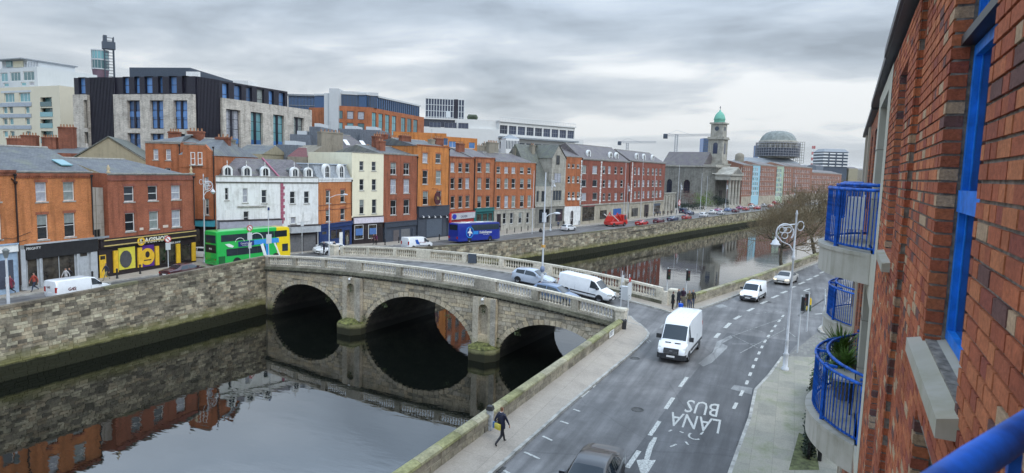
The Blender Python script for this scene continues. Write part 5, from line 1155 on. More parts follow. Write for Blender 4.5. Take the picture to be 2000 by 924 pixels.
mb = MB(); mb.lathe([(2.3, tz(240)), (2.3, tz(235)), (2.5, tz(234)), (2.35, tz(231)), (1.95, tz(225)), (1.25, tz(220.5)), (.5, tz(218)), (.3, tz(215))], (cx_, cyy, 0), 20); o = mb.build('copper_dome', GREEN_CU, h.e)
mb = MB(); mb.tube([(cx_, cyy, tz(216)), (cx_, cyy, tz(207))], .12, 5); mb.box(cx_-.7, cx_+.7, cyy-.1, cyy+.1, tz(211), tz(210)); mb.build('cross', DKP, o)
for face in (0, 1):
    for (zc0, hw, hh, kind) in ((tz(290), 1.0, tz(280)-tz(290)+.2, 'arch'), (tz(252), .95, 0, 'clock')):
        mb = MB()
        if kind == 'arch': pts = [(-hw, -hh)]+[(hw*-cos(pi*i/10), hh-hw+hw*sin(pi*i/10)) for i in range(11)]+[(hw, -hh)]
        else: pts = [(hw*cos(2*pi*i/18), hw*sin(2*pi*i/18)) for i in range(18)]
        w_ = (3.1 if kind == 'arch' else 2.68)
        if face == 0: vs = [(cx_+a, cyy-w_, zc0+b_) for a, b_ in pts]+[(cx_+a, cyy-w_+.2, zc0+b_) for a, b_ in pts]
        else: vs = [(cx_-w_, cyy-a, zc0+b_) for a, b_ in pts]+[(cx_-w_+.2, cyy-a, zc0+b_) for a, b_ in pts]
        k = len(pts); mb.add(vs, [tuple(range(k)), tuple(reversed(range(k, 2*k)))]+[(i, i+k, (i+1) % k+k, (i+1) % k) for i in range(k)])
        mb.build('belfry_opening' if kind == 'arch' else 'clock_face', GDK if kind == 'arch' else DKP, h.e)
# ---- terrace beyond the church
qb = P(1447, 287, 390); L_ = 0
def quay(px, a0=qb, py=390):
    r = ray(px, py); det = r.x*(-ud.y)+ud.x*r.y; t = (a0.x*(-ud.y)+ud.x*a0.y)/det; return (r.x*t, r.y*t)
LBL = col((.30, .52, .62)); LGR = col((.36, .46, .33))
for (x0, x1, top, mat, lab, kind) in [(1447, 1466, 322, BR_P, 'dark red brick block right of the church portico', 'brick'), (1466, 1481, 322, LBL, 'pale blue glazed stair tower between brick blocks', 'glass'), (1481, 1513, 323, BR_P, 'red brick apartment block between the blue and the green tower', 'brick'), (1513, 1527, 324, LGR, 'pale green glazed stair tower between brick blocks', 'glass'), (1527, 1546, 324, BR_P, 'narrow red brick block right of the green tower', 'brick'), (1546, 1582, 326, BR_P, 'old dark brick corner building at the far end of the quay', 'brick'), (1582, 1640, 338, BR_P, 'low far brick buildings behind the bare trees', 'brick')]:
    h = Hs('quay_building', lab, quay(x0), quay(x1), -.6, 14); zt = h.z((x0+x1)/2, top); n = max(3, int((x1-x0)/3.2)); rws = []
    for r_ in range(6):
        yt = top+5+r_*9.5; rws.append((yt, yt+(6 if kind == 'brick' else 7.5), [lerp(x0, x1, (i+.5)/n) for i in range(n)], (x1-x0)/n*(.42 if kind == 'brick' else .8), 'plain'))
    h.facade(0, zt, mat, rws, curt=.7 if kind == 'brick' else .3, glass=GLASS if kind == 'brick' else GTEAL, fw=.18, sill=False); h.cornice(zt+.2, SILL, .5, .2)
    if kind == 'brick': h.facade(0, 4.2, SHM, [], y=-.1, side=False)
    for k in range(2 if kind == 'brick' else 0): h.roof(zt, zt+1.8, SLT2, s0=h.L*k/2, s1=h.L*(k+1)/2, gmat=mat)
# ---- the domed courts under scaffolding
def far(name, label, px0, px1, z, y0=0, depth=20, cat='building', py=310): return back(name, label, px0, px1, z, z, y0, depth, cat, py)
h = far('domed_courthouse', 'great round domed building wrapped in scaffolding on the skyline', 1440, 1563, 480, -1, 30, 'domed building'); 
h.facade(0, h.z(1500, 321), ASHG, []); h.cornice(h.z(1500, 318), SILL, 1.2, .8); mb = MB(); xa = h.x(1462, 312); xb = h.x(1550, 312); mb.hexa([(xa-6, 2, h.z(1500, 318)), (xb+6, 2, h.z(1500, 318)), (xb+6, 28, h.z(1500, 318)), (xa-6, 28, h.z(1500, 318))], [(xa, 8, h.z(1500, 308)), (xb, 8, h.z(1500, 308)), (xb, 22, h.z(1500, 308)), (xa, 22, h.z(1500, 308))]); mb.build('roof', LEAD, h.e)
cx_ = h.x(1518, 300); zz = lambda py: h.z(1518, py, 15); R_ = (h.x(1551, 280, 15)-h.x(1484, 280, 15))/2; cx_ = h.x(1518, 300, 15)
mb = MB(); mb.lathe([(R_*.97, zz(309)), (R_*.97, zz(282)), (R_*1.06, zz(280)), (R_*1.06, zz(276)), (R_, zz(275))], (cx_, 15, 0), 40); mb.build('drum', ASH, h.e)
mb = MB(); mb.lathe([(R_, zz(275)), (R_*.96, zz(271)), (R_*.86, zz(265.5)), (R_*.68, zz(260)), (R_*.42, zz(256.7)), (R_*.12, zz(255.6)), (.1, zz(255.4))], (cx_, 15, 0), 40); mb.build('dome', flat('weathered copper dome', (.22, .24, .225), .75, var=.25, scale=.4), h.e)
mb = MB(); 
for i in range(24):
    t = 2*pi*i/24; mb.lathe([(.7, zz(307)), (.7, zz(283))], (cx_+R_*1.03*cos(t), 15+R_*1.03*sin(t), 0), 6)
mb.build('drum_column', ASH, h.e, kind='stuff')
mb = MB(); Rs = R_*1.2
for i in range(48):
    t = 2*pi*i/48; p = (cx_+Rs*cos(t), 15+Rs*sin(t)); mb.tube([(p[0], p[1], zz(307)), (p[0], p[1], zz(279))], .16, 4)
for py in (305, 300, 295, 290, 285, 280):
    mb.tube([(cx_+Rs*cos(2*pi*i/48), 15+Rs*sin(2*pi*i/48), zz(py)) for i in range(49)], .18, 4, caps=False)
mb.build('scaffolding', col((.30, .30, .32)), h.e, kind='stuff')
mb = MB(); mb.lathe([(Rs*.98, zz(306)), (Rs*.98, zz(290))], (cx_, 15, 0), 40); mb.build('debris_netting', col((.05, .06, .085)), h.e)
mb = MB(); xs_ = h.x(1560, 290, 15)
for dx in (-3, 0, 3):
    for dy in (0, 4): mb.tube([(xs_+dx, 12+dy, zz(318)), (xs_+dx, 12+dy, zz(276))], .2, 4)
for k in range(9): z_ = lerp(zz(318), zz(277), k/8); mb.box(xs_-3, xs_+3, 11.8, 12.1, z_, z_+.3)
mb.build('hoist_tower', col((.33, .33, .32)), h.e)
h = far('small_dome', 'small dark domed lantern left of the big dome', 1440, 1456, 470, 0, 10, 'roof dome'); mb = MB(); z1 = h.z(1448, 318); mb.lathe([(3.2, 0), (3.2, h.z(1448, 307)), (3.0, h.z(1448, 302)), (1.5, h.z(1448, 299)), (.1, h.z(1448, 298))], (h.L/2, 4, 0), 14); mb.build('dome', RG, h.e)
# ---- banded office block, chimneys, glass tower, cranes
h = far('banded_office', 'pale office block with dark and white bands beyond the dome', 1608, 1656, 900, 0, 30); mb = MB()
zt = h.z(1632, 297); h.facade(0, zt, DKP, []); 
for py in (299, 305, 311, 317, 323): h.bx('white_band', -.6, h.L+.6, -1.0, 30, h.z(1632, py+2.4), h.z(1632, py), WHITE)
for px in (1619, 1633, 1646): x = h.x(px, 300); h.bx('dark_fin', x-.8, x+.8, -1.5, -1.0, h.z(1632, 325), h.z(1632, 298), DKP)
mb = MB(); mb.hexa([(-1, -1, zt), (h.L+1, -1, zt), (h.L+1, 30, zt), (-1, 30, zt)], [(3, 4, h.z(1632, 291)), (h.L-3, 4, h.z(1632, 291)), (h.L-3, 24, h.z(1632, 291)), (3, 24, h.z(1632, 291))]); mb.build('roof', LEAD, h.e)
for k, px in enumerate((1586.5, 1590)):
    p = P(px, 2600, 300); e = empty('power_station_chimney', (p.x, p.y, 0), 0, ['left one of two distant red and white striped chimneys', 'right one of two distant red and white striped chimneys'][k], 'chimney', 'striped chimneys on the skyline'); zt = Z(px, 285, 2600); zb0 = Z(px, 325, 2600)
    for i in range(7): mb = MB(); mb.lathe([(3.3, lerp(zb0, zt, i/7)), (3.2, lerp(zb0, zt, (i+1)/7)-.05)], n=10); mb.build('band', col((.45, .10, .08)) if i % 2 == 0 else WHITE, e)
    mb = MB(); mb.lathe([(3.5, 0), (3.3, zb0-.05)], n=10); mb.build('shaft', SILL, e)
h = far('glass_tower', 'slim blue glass tower behind the church tower', 1372, 1386, 620, 0, 12); zt = h.z(1378, 270); h.facade(0, zt, GBLUE, []); mb = MB()
for i in range(16): mb.box(-.1, h.L+.1, -.3, -.01, zt*(i+1)/17, zt*(i+1)/17+.5)
mb.build('floor_band', DKP, h.e, kind='stuff')
h = far('glass_tower', 'sliver of dark tower between the dome and the brick wall', 1477, 1480, 900, 0, 12); h.facade(0, h.z(1478, 284), GBLUE, [])
CR = col((.36, .38, .42))
def lattice(mb, p, q, w, n, r=.12):
    p = Vector(p); q = Vector(q); d = (q-p).normalized(); a = Vector((0, 0, 1)) if abs(d.z) < .9 else Vector((1, 0, 0)); u = d.cross(a).normalized()*w/2; v = d.cross(u).normalized()*w/2
    cs = [u+v, u-v, -u-v, -u+v]
    for c in cs: mb.tube([p+c, q+c], r, 4)
    for i in range(n):
        a0 = p.lerp(q, i/n); a1 = p.lerp(q, (i+1)/n)
        for k in range(4): mb.tube([a0+cs[k], a1+cs[(k+1) % 4]], r*.7, 3, caps=False)
for (mx, my, mt, x0, x1, jy0, jy1, zz_, lab) in [(1320, 298, 262, 1295, 1386, 265, 263, 520, 'tower crane with a long level jib left of the church tower'), (1225, 292, 279, 1207, 1280, 280, 276, 640, 'smaller distant tower crane over the slate roofs')]:
    p = P(mx, zz_, 290); e = empty('tower_crane', (p.x, p.y, 0), -YAW+atan2(0, 1), lab, 'crane'); e.rotation_euler = (0, 0, 0)
    s_ = Vector((sin(YAW), -cos(YAW), 0)); zm = Z(mx, mt, zz_); mb = MB(); lattice(mb, (0, 0, 0), (0, 0, zm), 2.0, 26, .16); mb.build('mast', CR, e)
    m_per = zz_/FPX; zj = Z(mx, (jy0+jy1)/2, zz_); L0 = (x0-mx)*m_per; L1 = (x1-mx)*m_per
    mb = MB(); lattice(mb, s_*0+Vector((0, 0, zj)), s_*L1+Vector((0, 0, zj+1)), 1.5, 22, .14); mb.build('jib', CR, e)
    mb = MB(); lattice(mb, Vector((0, 0, zj)), s_*L0+Vector((0, 0, zj)), 1.5, 6, .14); mb.build('counter_jib', CR, e)
    c = s_*L0*.85; mb = MB(); mb.box(c.x-1.5, c.x+1.5, c.y-1.5, c.y+1.5, zj-3, zj+.6); mb.build('counterweight', DKP, e)
    mb = MB(); mb.tube([s_*L1*.5+Vector((0, 0, zj)), Vector((0, 0, zj+4)), s_*L0*.8+Vector((0, 0, zj))], .1, 4); mb.build('tie', CR, e)
# ================================================================== BACK LEFT BLOCKS
def ribs(h, x0, x1, z0, z1, n, mat, y=-.16, w=.1, name='rib'):
    mb = MB()
    for i in range(n): x = lerp(x0, x1, (i+.5)/n); mb.box(x-w/2, x+w/2, y, -.003, z0, z1)
    mb.build(name, mat, h.e, kind='stuff')
CREAM = render_mat('cream stone cladding', (.60, .55, .43), (.42, .38, .30), .2, .15); PGREY = col((.34, .38, .43)); LGY = render_mat('pale grey panel', (.50, .52, .53), (.34, .35, .36), .2, .2)
h = back('apartment_block', 'cream and grey apartment block with open balconies at the far left edge', -40, 118, 150, 138, 0, 25, py=220)
zt = h.z(40, 170); R_ = [(182, 200, [18, 48], [20, 22], 'grid'), (208, 222, [10, 21, 53], 9, 'plain'), (231, 244, [10, 22, 54], 9, 'plain'), (256, 268, [11, 24, 56], 9, 'plain')]
ws = h.rows(R_+[(190, 208, [90], 22, 'open'), (211, 228, [91], 24, 'open'), (233, 250, [91], 24, 'open'), (256, 280, [92], 24, 'open')])
h.wall(0, zt, CREAM, ws, rev=.6)
for w in ws:
    if w[4] != 'open': h.win(w, rev=.25, sill=False, fw=.12, glass=GTEAL, curt=.3)
    else:
        h.bx('window', w[0], w[1], 1.0, 1.1, w[2], w[3], GTEAL); h.bx('balcony_rail', w[0], w[1], -.1, .0, w[2], w[2]+1.0, GTEAL)
h.pxbox('grey_panel', 2, 61, 178, 182, LGY, -.04, -.001); h.pxbox('blue_grey_bay', 3, 62, 201, 207, PGREY, -.05, -.001)
for yy in (202, 223, 245): h.pxbox('blue_grey_band', 0, 62, yy, yy+7, PGREY, -.12, -.052)
h = back('penthouse', 'stepped grey glass penthouse above the cream apartments', -20, 73, 160, 152, 0, 14, 'penthouse', py=150)
zt = h.z(40, 132); h.facade(0, zt, LGY, [(142, 160, [8, 30, 56], [14, 20, 22], 'grid'), (162, 170, [12, 46, 62], 10, 'plain')], glass=GTEAL, fw=.15, sill=False, curt=.1, side=True); h.bx('top_storey', h.x(-5, 125), h.x(44, 125), 1, 12, zt, h.z(20, 117), LGY); h.pxbox('top_window', 4, 15, 119, 130, GTEAL, .8, 1.0); h.pxbox('brick_panel', 18, 37, 119, 131, RC, .8, .99); h.bx('roof_slab', h.x(-8, 125), h.x(46, 125), -.5, 12.5, h.z(20, 117), h.z(20, 115), LEAD); mb = MB()
for px in range(41, 66, 3): x, z = h.fac(px, 132); mb.tube([(x, 1, zt), (x, 1, zt+1.3)], .06, 4)
mb.build('roof_plants', DKP, h.e)
h = back('grey_block', 'plain grey metal clad block left of the black office building', 74, 150, 172, 170, 0, 20, py=170); h.facade(0, h.z(110, 156), ZINC, []); mb = MB(); x, z = h.fac(128, 176); mb.prism([(x-3.4, z), (x-2, z+.9), (x+1.6, z+.7), (x+1.8, z-1.2), (x-1.4, z-1.4)], -.3, -.01); mb.build('dark_opening', BLACK, h.e)
h = back('apartment_block', 'cream framed apartment wing with glazed balconies beside the black office', 110, 152, 140, 141, 0, 14, py=220); h.facade(0, h.z(130, 186), CREAM, [(198, 214, [121, 136], [11, 11], 'grid'), (216, 228, [121, 136], 11, 'grid'), (231, 241, [121, 136], 11, 'grid')], glass=GTEAL, fw=.12, sill=False, curt=.2)
# black office block
cz = 120; Ah = P(148, 128, 250); Bh = P(383, cz, 250); Ch = P(604, 147, 250)
zT = CAMH+ (Z(383, 148, cz)-CAMH)
h = Hs('office_block', 'large black ribbed office block with pale stone window frames and a set back roof', (Ah.x, Ah.y), (Bh.x, Bh.y), 0, 22); hO = h; zt = h.z(300, 150); zs = h.z(300, 185)
TOPW = [(151, 183, [160, 246, 267.5, 290, 313, 337.5, 361], [13, 12, 10, 15, 9, 15, 11], 'grid')]
h.facade(0, zt, DKC, TOPW, glass=GBLUE, frame=DKC, fw=.12, sill=False, curt=.15, rev=.5); ribs(h, h.x(178, 200), h.x(228, 200), 0, zt, 18, DKC, w=.22, y=-.3)
for (x0, x1, wl) in ((151, 178, [(195, 250, [168], [8], 'grid'), (258, 280, [169], [8], 'grid')]), (229, 383, [(196, 251, [261, 306, 352.5], [25, 26, 27], 'grid'), (260, 296, [262, 307, 353], [25, 26, 27], 'grid')])):
    a = h.x(x0, 230); b_ = h.x(x1, 230); ws = h.rows(wl, -.8); h.wall(0, zs, PALE, ws, s0=a, s1=b_, y=-.8, rev=.7, side=False); mb = MB(); mb.quad((a, -.8, zs), (b_, -.8, zs), (b_, 0, zs), (a, 0, zs)); mb.quad((b_, -.8, 0), (b_, 0, 0), (b_, 0, zs), (b_, -.8, zs)); mb.quad((a, 0, 0), (a, -.8, 0), (a, -.8, zs), (a, 0, zs)); mb.build('stone_return', PALE, h.e)
    for w in ws:
        h.win(w, y=-.8, rev=.6, frame=DKC, fw=.14, sill=False, glass=GBLUE if w[0] > 6 else GTEAL, curt=.15); xm = (w[0]+w[1])/2
        if w[1]-w[0] > 2: h.bx('dark_mullion_panel', xm-.35, xm+.1, -.35, -.2, w[2], w[3], DKC); zq = lerp(w[2], w[3], .42); h.bx('spandrel_panel', w[0]+.1, w[1]-.1, -.26, -.24, zq, zq+1.0, GBLUE)
h2 = Hs('office_wing', None, (Bh.x, Bh.y), (Ch.x, Ch.y), 0, 22); bpt2 = h2.x(562, 250); zt2 = zt
mbw = h2.rows([(152, 184, [440.5, 464.5, 486.5, 509, 530, 550.5], [13, 15, 12, 14, 10, 13], 'grid')]); 
ws = []
for (px, yt, yb, w) in ((440.5, 159, 186, 12.5), (464.5, 163, 190, 14.5), (486.5, 167, 193, 11.5), (509, 170, 197, 14), (530, 174, 201, 10), (550.5, 178, 204, 12)):
    ws.append((h2.x(px-w/2, 180), h2.x(px+w/2, 180), zt2-4.6, zt2-.35, 'grid'))
h2.wall(0, zt2, DKC, ws, s1=bpt2, rev=.5)
for w in ws: h2.win(w, rev=.48, frame=DKC, fw=.12, sill=False, glass=GBLUE, curt=.15)
ribs(h2, .2, h2.x(428, 200), 0, zt2, 16, DKC, w=.22, y=-.3)
a = h2.x(429, 230); b_ = h2.L; ws = []
for (px, w) in ((450, 28), (496, 24), (539, 22), (578, 20)):
    for (z1, z2) in ((zs-2.0-11.3, zs-2.0), (zs-2.0-18, zs-2.0-12.6)): ws.append((h2.x(px-w/2, 230), h2.x(px+w/2, 230), z1, z2, 'grid'))
h2.wall(0, zs, PALE, ws, s0=a, s1=b_, y=-.8, rev=.7, side=False); mb = MB(); mb.quad((a, -.8, zs), (b_, -.8, zs), (b_, 14, zs), (a, 0, zs)); mb.quad((a, 0, 0), (a, -.8, 0), (a, -.8, zs), (a, 0, zs)); mb.quad((b_, -.8, 0), (b_, 14, 0), (b_, 14, zs), (b_, -.8, zs)); mb.build('stone_return', PALE, h2.e)
for w in ws:
    h2.win(w, y=-.8, rev=.6, frame=DKC, fw=.14, sill=False, glass=GTEAL, curt=.3); xm = (w[0]+w[1])/2; h2.bx('dark_mullion_panel', xm-.35, xm+.2, -.35, -.2, w[2], w[3], DKC)
    if w[3]-w[2] > 8: zq = lerp(w[2], w[3], .42); h2.bx('spandrel_panel', w[0]+.1, w[1]-.1, -.26, -.24, zq, zq+1.0, GBLUE)
bpy.context.view_layer.update()
h2.e.name = 'east_wing'; h2.e.parent = hO.e; h2.e.matrix_parent_inverse = hO.e.matrix_world.inverted()
for kk in list(h2.e.keys()): del h2.e[kk]
h = back('plant_screen', 'dark blue grey roof plant room above the black office block', 253, 372, 126, 124, 0, 16, 'roof plant room', py=145); zp = h.z(300, 132); z0_ = zt-.5; mb = MB()
q = P(470, 146, 150); ql = h.e.matrix_world
bpy.context.view_layer.update(); inv = h.e.matrix_world.inverted(); C_ = inv @ Vector((q.x, q.y, 0))
poly = [(0, 0), (h.L, 0), (C_.x, C_.y), (C_.x-6, C_.y+14), (4, 16)]
mb.sheet(poly, z0_, zp); mb.build('screen', DKP, h.e)
x = h.L-.5; mb = MB(); mb.box(x, x+2.6, -.6, -.05, zp-2.4, zp-.8); mb.build('white_unit', WHITE, h.e)
q = inv @ P(466, 144, 155); mb = MB(); mb.box(q.x-3.5, q.x+3.5, q.y-2, q.y+2, zp-2, zp+.1); mb.build('white_unit', WHITE, h.e)
# observation chimney tower
p = P(204, 260, 120); e = empty('observation_tower', (p.x, p.y, 0), -.5, 'lattice and glass observation tower rising behind the black office', 'tower'); zz = lambda py: Z(204, py, 260); k = 260/FPX
cxp = (192-204)*k; s_ = Vector((sin(YAW+.5), -cos(YAW+.5), 0))
def oc(px): return s_*((px-204)*k)
mb = MB(); c = oc(196); mb.lathe([(2.6, zz(152)), (2.9, zz(137))], (c.x, c.y, 0), 14); mb.build('shaft', flat('tower brick', (.16, .10, .13), .8), e)
for j, (ya, yb) in enumerate(((135, 119), (116, 101))):
    mb = MB(); mb.lathe([(2.9, zz(ya)), (2.9, zz(yb))], (c.x, c.y, 0), 16); o = mb.build('glass_pod', GTEAL, e)
    mb = MB(); mb.lathe([(3.1, zz(yb)), (3.1, zz(yb-2.5))], (c.x, c.y, 0), 16); mb.build('floor_ring', LGY, e)
    mb = MB()
    for i in range(16): t = 2*pi*i/16; mb.tube([(c.x+2.95*cos(t), c.y+2.95*sin(t), zz(ya)), (c.x+2.95*cos(t), c.y+2.95*sin(t), zz(yb))], .08, 4)
    mb.build('mullion', LGY, o)
mb = MB(); mb.lathe([(3.1, zz(137)), (3.1, zz(135))], (c.x, c.y, 0), 16); mb.build('floor_ring', LGY, e)
mb = MB(); c2 = oc(213); 
for dx in (-1.6, 1.6):
    for dy in (-1.2, 1.2): mb.tube([(c2.x+dx, c2.y+dy, zz(152)), (c2.x+dx, c2.y+dy, zz(72))], .22, 5)
for i in range(14): z_ = lerp(zz(150), zz(75), i/13); mb.box(c2.x-1.6, c2.x+1.6, c2.y-1.25, c2.y-1.1, z_, z_+.2); mb.box(c2.x-1.7, c2.x-1.5, c2.y-1.2, c2.y+1.2, z_, z_+.2)
mb.build('lift_lattice', DKP, e); mb = MB(); mb.box(c2.x-2.2, c2.x+2.2, c2.y-1.6, c2.y+1.6, zz(96), zz(82)); mb.box(c2.x-1.8, c2.x-.6, c2.y-1.3, c2.y+1.3, zz(82), zz(70)); mb.build('lift_head', DKP, e)
# teal glass blocks
GCL = flat('pale grey fin', (.42, .44, .45), .6)
h = back('glass_office', 'low teal curtain walled office between the black block and the brick office', 563, 636, 190, 190, 0, 25, py=220); zt = h.z(600, 188); h.facade(0, zt, GBLUE, []); ribs(h, 0, h.L, 0, zt, 26, DKP, w=.18); h.bx('floor_band', 0, h.L, -.25, -.17, h.z(600, 207), h.z(600, 206), LEAD); h.pxbox('teal_strip', 563, 632, 218, 226, GTEAL, -.3, -.171); h.bx('roof_edge', -.2, h.L+.2, -.5, 25, zt, zt+.5, LEAD)
h = back('brick_office', 'brick and teal glass office with a tall pale grey pier', 633, 650, 176, 176, 0, 18, py=220); h.facade(0, h.z(640, 182), LGY, []); h.bx('tall_pier', h.x(644, 200), h.x(662, 200), -.6, 16, 0, h.z(650, 173), LGY)
# two faces of the brick office
A2 = P(651, 176, 240); B2 = P(722, 178, 240); C2 = P(828, 208, 240)
hA = Hs('west_face', None, (A2.x, A2.y), (B2.x, B2.y), 0, 20); ztb = hA.z(690, 208)
hA.facade(0, ztb, BR_M, [(216, 232, [663, 684, 705], 13, 'grid'), (239, 256, [663, 684, 705], 13, 'grid')], glass=GTEAL, frame=DKP, fw=.15, sill=False, curt=.1); hB = Hs('east_face', None, (B2.x, B2.y), (C2.x, C2.y), 0, 20); ws = []
for px in (731, 744, 757, 770, 788, 800, 812):
    for (za, zb2) in ((ztb-7.6, ztb-1.2), (ztb-13, ztb-8.6)): ws.append((hB.x(px-4.5, 230), hB.x(px+4, 230), za, zb2, 'grid'))
hB.wall(0, ztb, BR_M, ws, rev=.2)
for w in ws: hB.win(w, rev=.2, glass=GTEAL, frame=DKP, fw=.15, sill=False, curt=.1)
ztg = hA.z(690, 184)
for f, x0, x1, y0 in ((hA, hA.x(661, 200, 2.0), hA.L+2.0, 2.0), (hB, 0, hB.x(826, 200), 1.2)):
    f.bx('glass_storey', x0, x1, y0, 18, ztb, ztg, GBLUE); mb = MB()
    for i in range(26): x = lerp(x0, x1, (i+.5)/26); mb.box(x-.09, x+.09, y0-.2, y0-.01, ztb, ztg)
    mb.build('glass_fin', DKP, f.e, kind='stuff'); f.bx('roof_parapet', x0-.3, x1+.3, y0-.3, 18, ztg+.02, ztg+(.9 if f is hA else .5), LGY)
bpy.context.view_layer.update()
for f in (hA, hB):
    f.e.parent = h.e; f.e.matrix_parent_inverse = h.e.matrix_world.inverted()
    for kk in list(f.e.keys()): del f.e[kk]
h = back('glass_office', 'dark gridded glass block standing above the white building', 831, 906, 250, 252, 0, 22, py=230); zt = h.z(860, 193); h.facade(0, zt, GDK, []); mb = MB()
for i in range(15): x = lerp(0, h.L, i/14); mb.box(x-.12, x+.12, -.2, -.01, 0, zt)
for k in range(9): z_ = zt-k*2.3; mb.box(0, h.L, -.22, -.012, z_-.16, z_)
mb.build('mullion_grid', LGY, h.e, kind='stuff'); h.pxbox('dark_core', 887, 894, 194, 260, DKC, -.3, -.221); h.pxbox('lit_panel', 871, 879, 217, 230, LGY, -.3, -.221)
# long white stepped building
WP = render_mat('white panel', (.62, .62, .60), (.4, .4, .4), .15, .15)
A3 = P(826, 238, 250); B3 = P(975, 243, 250); C3 = P(1122, 266, 270)
h = Hs('white_office', 'long white office building with stepped terraces and ribbon windows', (A3.x, A3.y), (B3.x, B3.y), 0, 18); z0_ = h.z(900, 250); h.facade(0, z0_, WP, [(238, 249, [850, 880, 905], [22, 24, 20], 'grid')], glass=GDK, frame=LEAD, fw=.1, sill=False, curt=0)
h.bx('white_terrace', h.x(889, 240), h.x(975, 240), 1.5, 16, z0_, h.z(930, 233), WP); h.bx('glass_terrace', h.x(826, 240), h.x(888, 240), 1.5, 16, z0_, h.z(860, 233), GDK); h.bx('roof_slab', h.x(826, 240), h.x(890, 240), 1.0, 16, h.z(860, 233), h.z(860, 230), WP)
mb = MB(); 
for px in range(918, 934, 2): x, z = h.fac(px, 233); mb.lathe([(.5, h.z(930, 233)), (.8, h.z(930, 233)+1), (.2, h.z(930, 233)+2)], (x, 4, 0), 6)
mb.build('roof_shrubs', col((.05, .07, .04)), h.e)
h2 = Hs('east_wing', None, (B3.x, B3.y), (C3.x, C3.y), 0, 14); zA = h2.z(980, 238); n = 9; ws = [(h2.L*(i+.08)/n, h2.L*(i+.92)/n, zA-4.4, zA-1.2, 'grid') for i in range(n)]+[(h2.L*(i+.08)/n, h2.L*(i+.92)/n, zA-10.6, zA-7.4, 'grid') for i in range(n)]
h2.wall(0, zA, WP, ws, rev=.3)
for w in ws: h2.win(w, rev=.3, glass=GDK, frame=LEAD, fw=.08, sill=False, curt=0)
h2.bx('dark_ledge', -.3, h2.L+.6, -2.2, 0, zA-6.0, zA-5.4, LEAD); h2.bx('roof_slab', -.3, h2.L+.3, -.6, 14, zA+.01, zA+.5, WP); mb = MB()
for i in range(30): x = lerp(0, h2.L, i/29); mb.tube([(x, -.3, zA+.5), (x, -.3, zA+1.6)], .05, 4)
mb.tube([(0, -.3, zA+1.6), (h2.L, -.3, zA+1.6)], .06, 4); mb.build('roof_railing', LGY, h2.e)
h2.bx('white_step', h2.L, h2.L+6, 1, 14, 0, zA-4.5, WP)
bpy.context.view_layer.update(); h2.e.parent = h.e; h2.e.matrix_parent_inverse = h.e.matrix_world.inverted()
for kk in list(h2.e.keys()): del h2.e[kk]
h = back('brick_block', 'plain orange rendered modern block behind the quayside roofs', 768, 872, 150, 152, 0, 18, py=270); h.facade(0, h.z(800, 258), BR_B, [(270, 284, [870], [10], 'plain')], glass=GBLUE, sill=False)
h = back('brick_block', 'lower orange modern block with a square blue window', 866, 932, 152, 158, 0, 18, py=280); h.facade(0, h.z(890, 268), BR_B, [(276, 288, [884, 922], [14, 12], 'grid')], glass=GBLUE, sill=False, curt=0)
for (x0, x1, yt, z_, lab) in ((566, 604, 262, 128, 'low zinc clad box right of the stone framed office'), (604, 626, 247, 130, 'tall zinc clad stair box between the offices'), (540, 582, 282, 118, 'flat ribbed zinc roof box behind the white corner building'), (660, 705, 251, 145, 'left zinc plant box below the brick office'), (703, 742, 253, 143, 'right zinc plant box below the brick office')):
    h = back('zinc_box', lab, x0, x1, z_, z_, 0, 12, 'roof box', py=270); zt = h.z(x0, yt); h.facade(0, zt, ZINC, []); ribs(h, 0, h.L, 0, zt, 12, ZINC, w=.06, y=-.08); h.bx('roof_cap', h.L*.2, h.L*.7, 2, 8, zt, zt+.8, LGY)
h = back('terrace_house', 'plain slate roofed brick house behind the white corner building', 455, 512, 108, 108, 0, 12, py=290); h.facade(0, h.z(480, 300), RO, []); h.roof(h.z(480, 300), h.z(480, 283, 6), SLT, gmat=RO)
h = back('terrace_house', 'maroon roofed workshop beside the grey gable', 562, 600, 112, 112, 0, 12, py=300); h.facade(0, h.z(580, 306), RG, []); h.roof(h.z(580, 306), h.z(580, 288, 6), flat('maroon roof sheet', (.14, .04, .04), .7, var=.3), gmat=RG)
h = back('brick_house', 'small brick chimney house between the slate and orange roofs', 736, 790, 128, 132, 0, 10, py=280); h.facade(0, h.z(760, 288), BR_R, []); h.chimney(745, 262, 2.6, 3, h.z(760, 288)); h.chimney(770, 268, 1.6, 3, h.z(760, 288), pots=2)
h = back('slate_terrace', 'long slate roofed terrace behind the quayside houses', 870, 1045, 160, 175, 0, 12, py=300); zt = h.z(950, 303); h.facade(0, zt, RG, []); h.roof(zt, h.z(950, 290, 6), SLT2, gmat=RG); h.chimney(938, 284, 4.5, 4, zt, mat=RG, pots=6); h.chimney(958, 280, 4.5, 4, zt, mat=RG, pots=6)
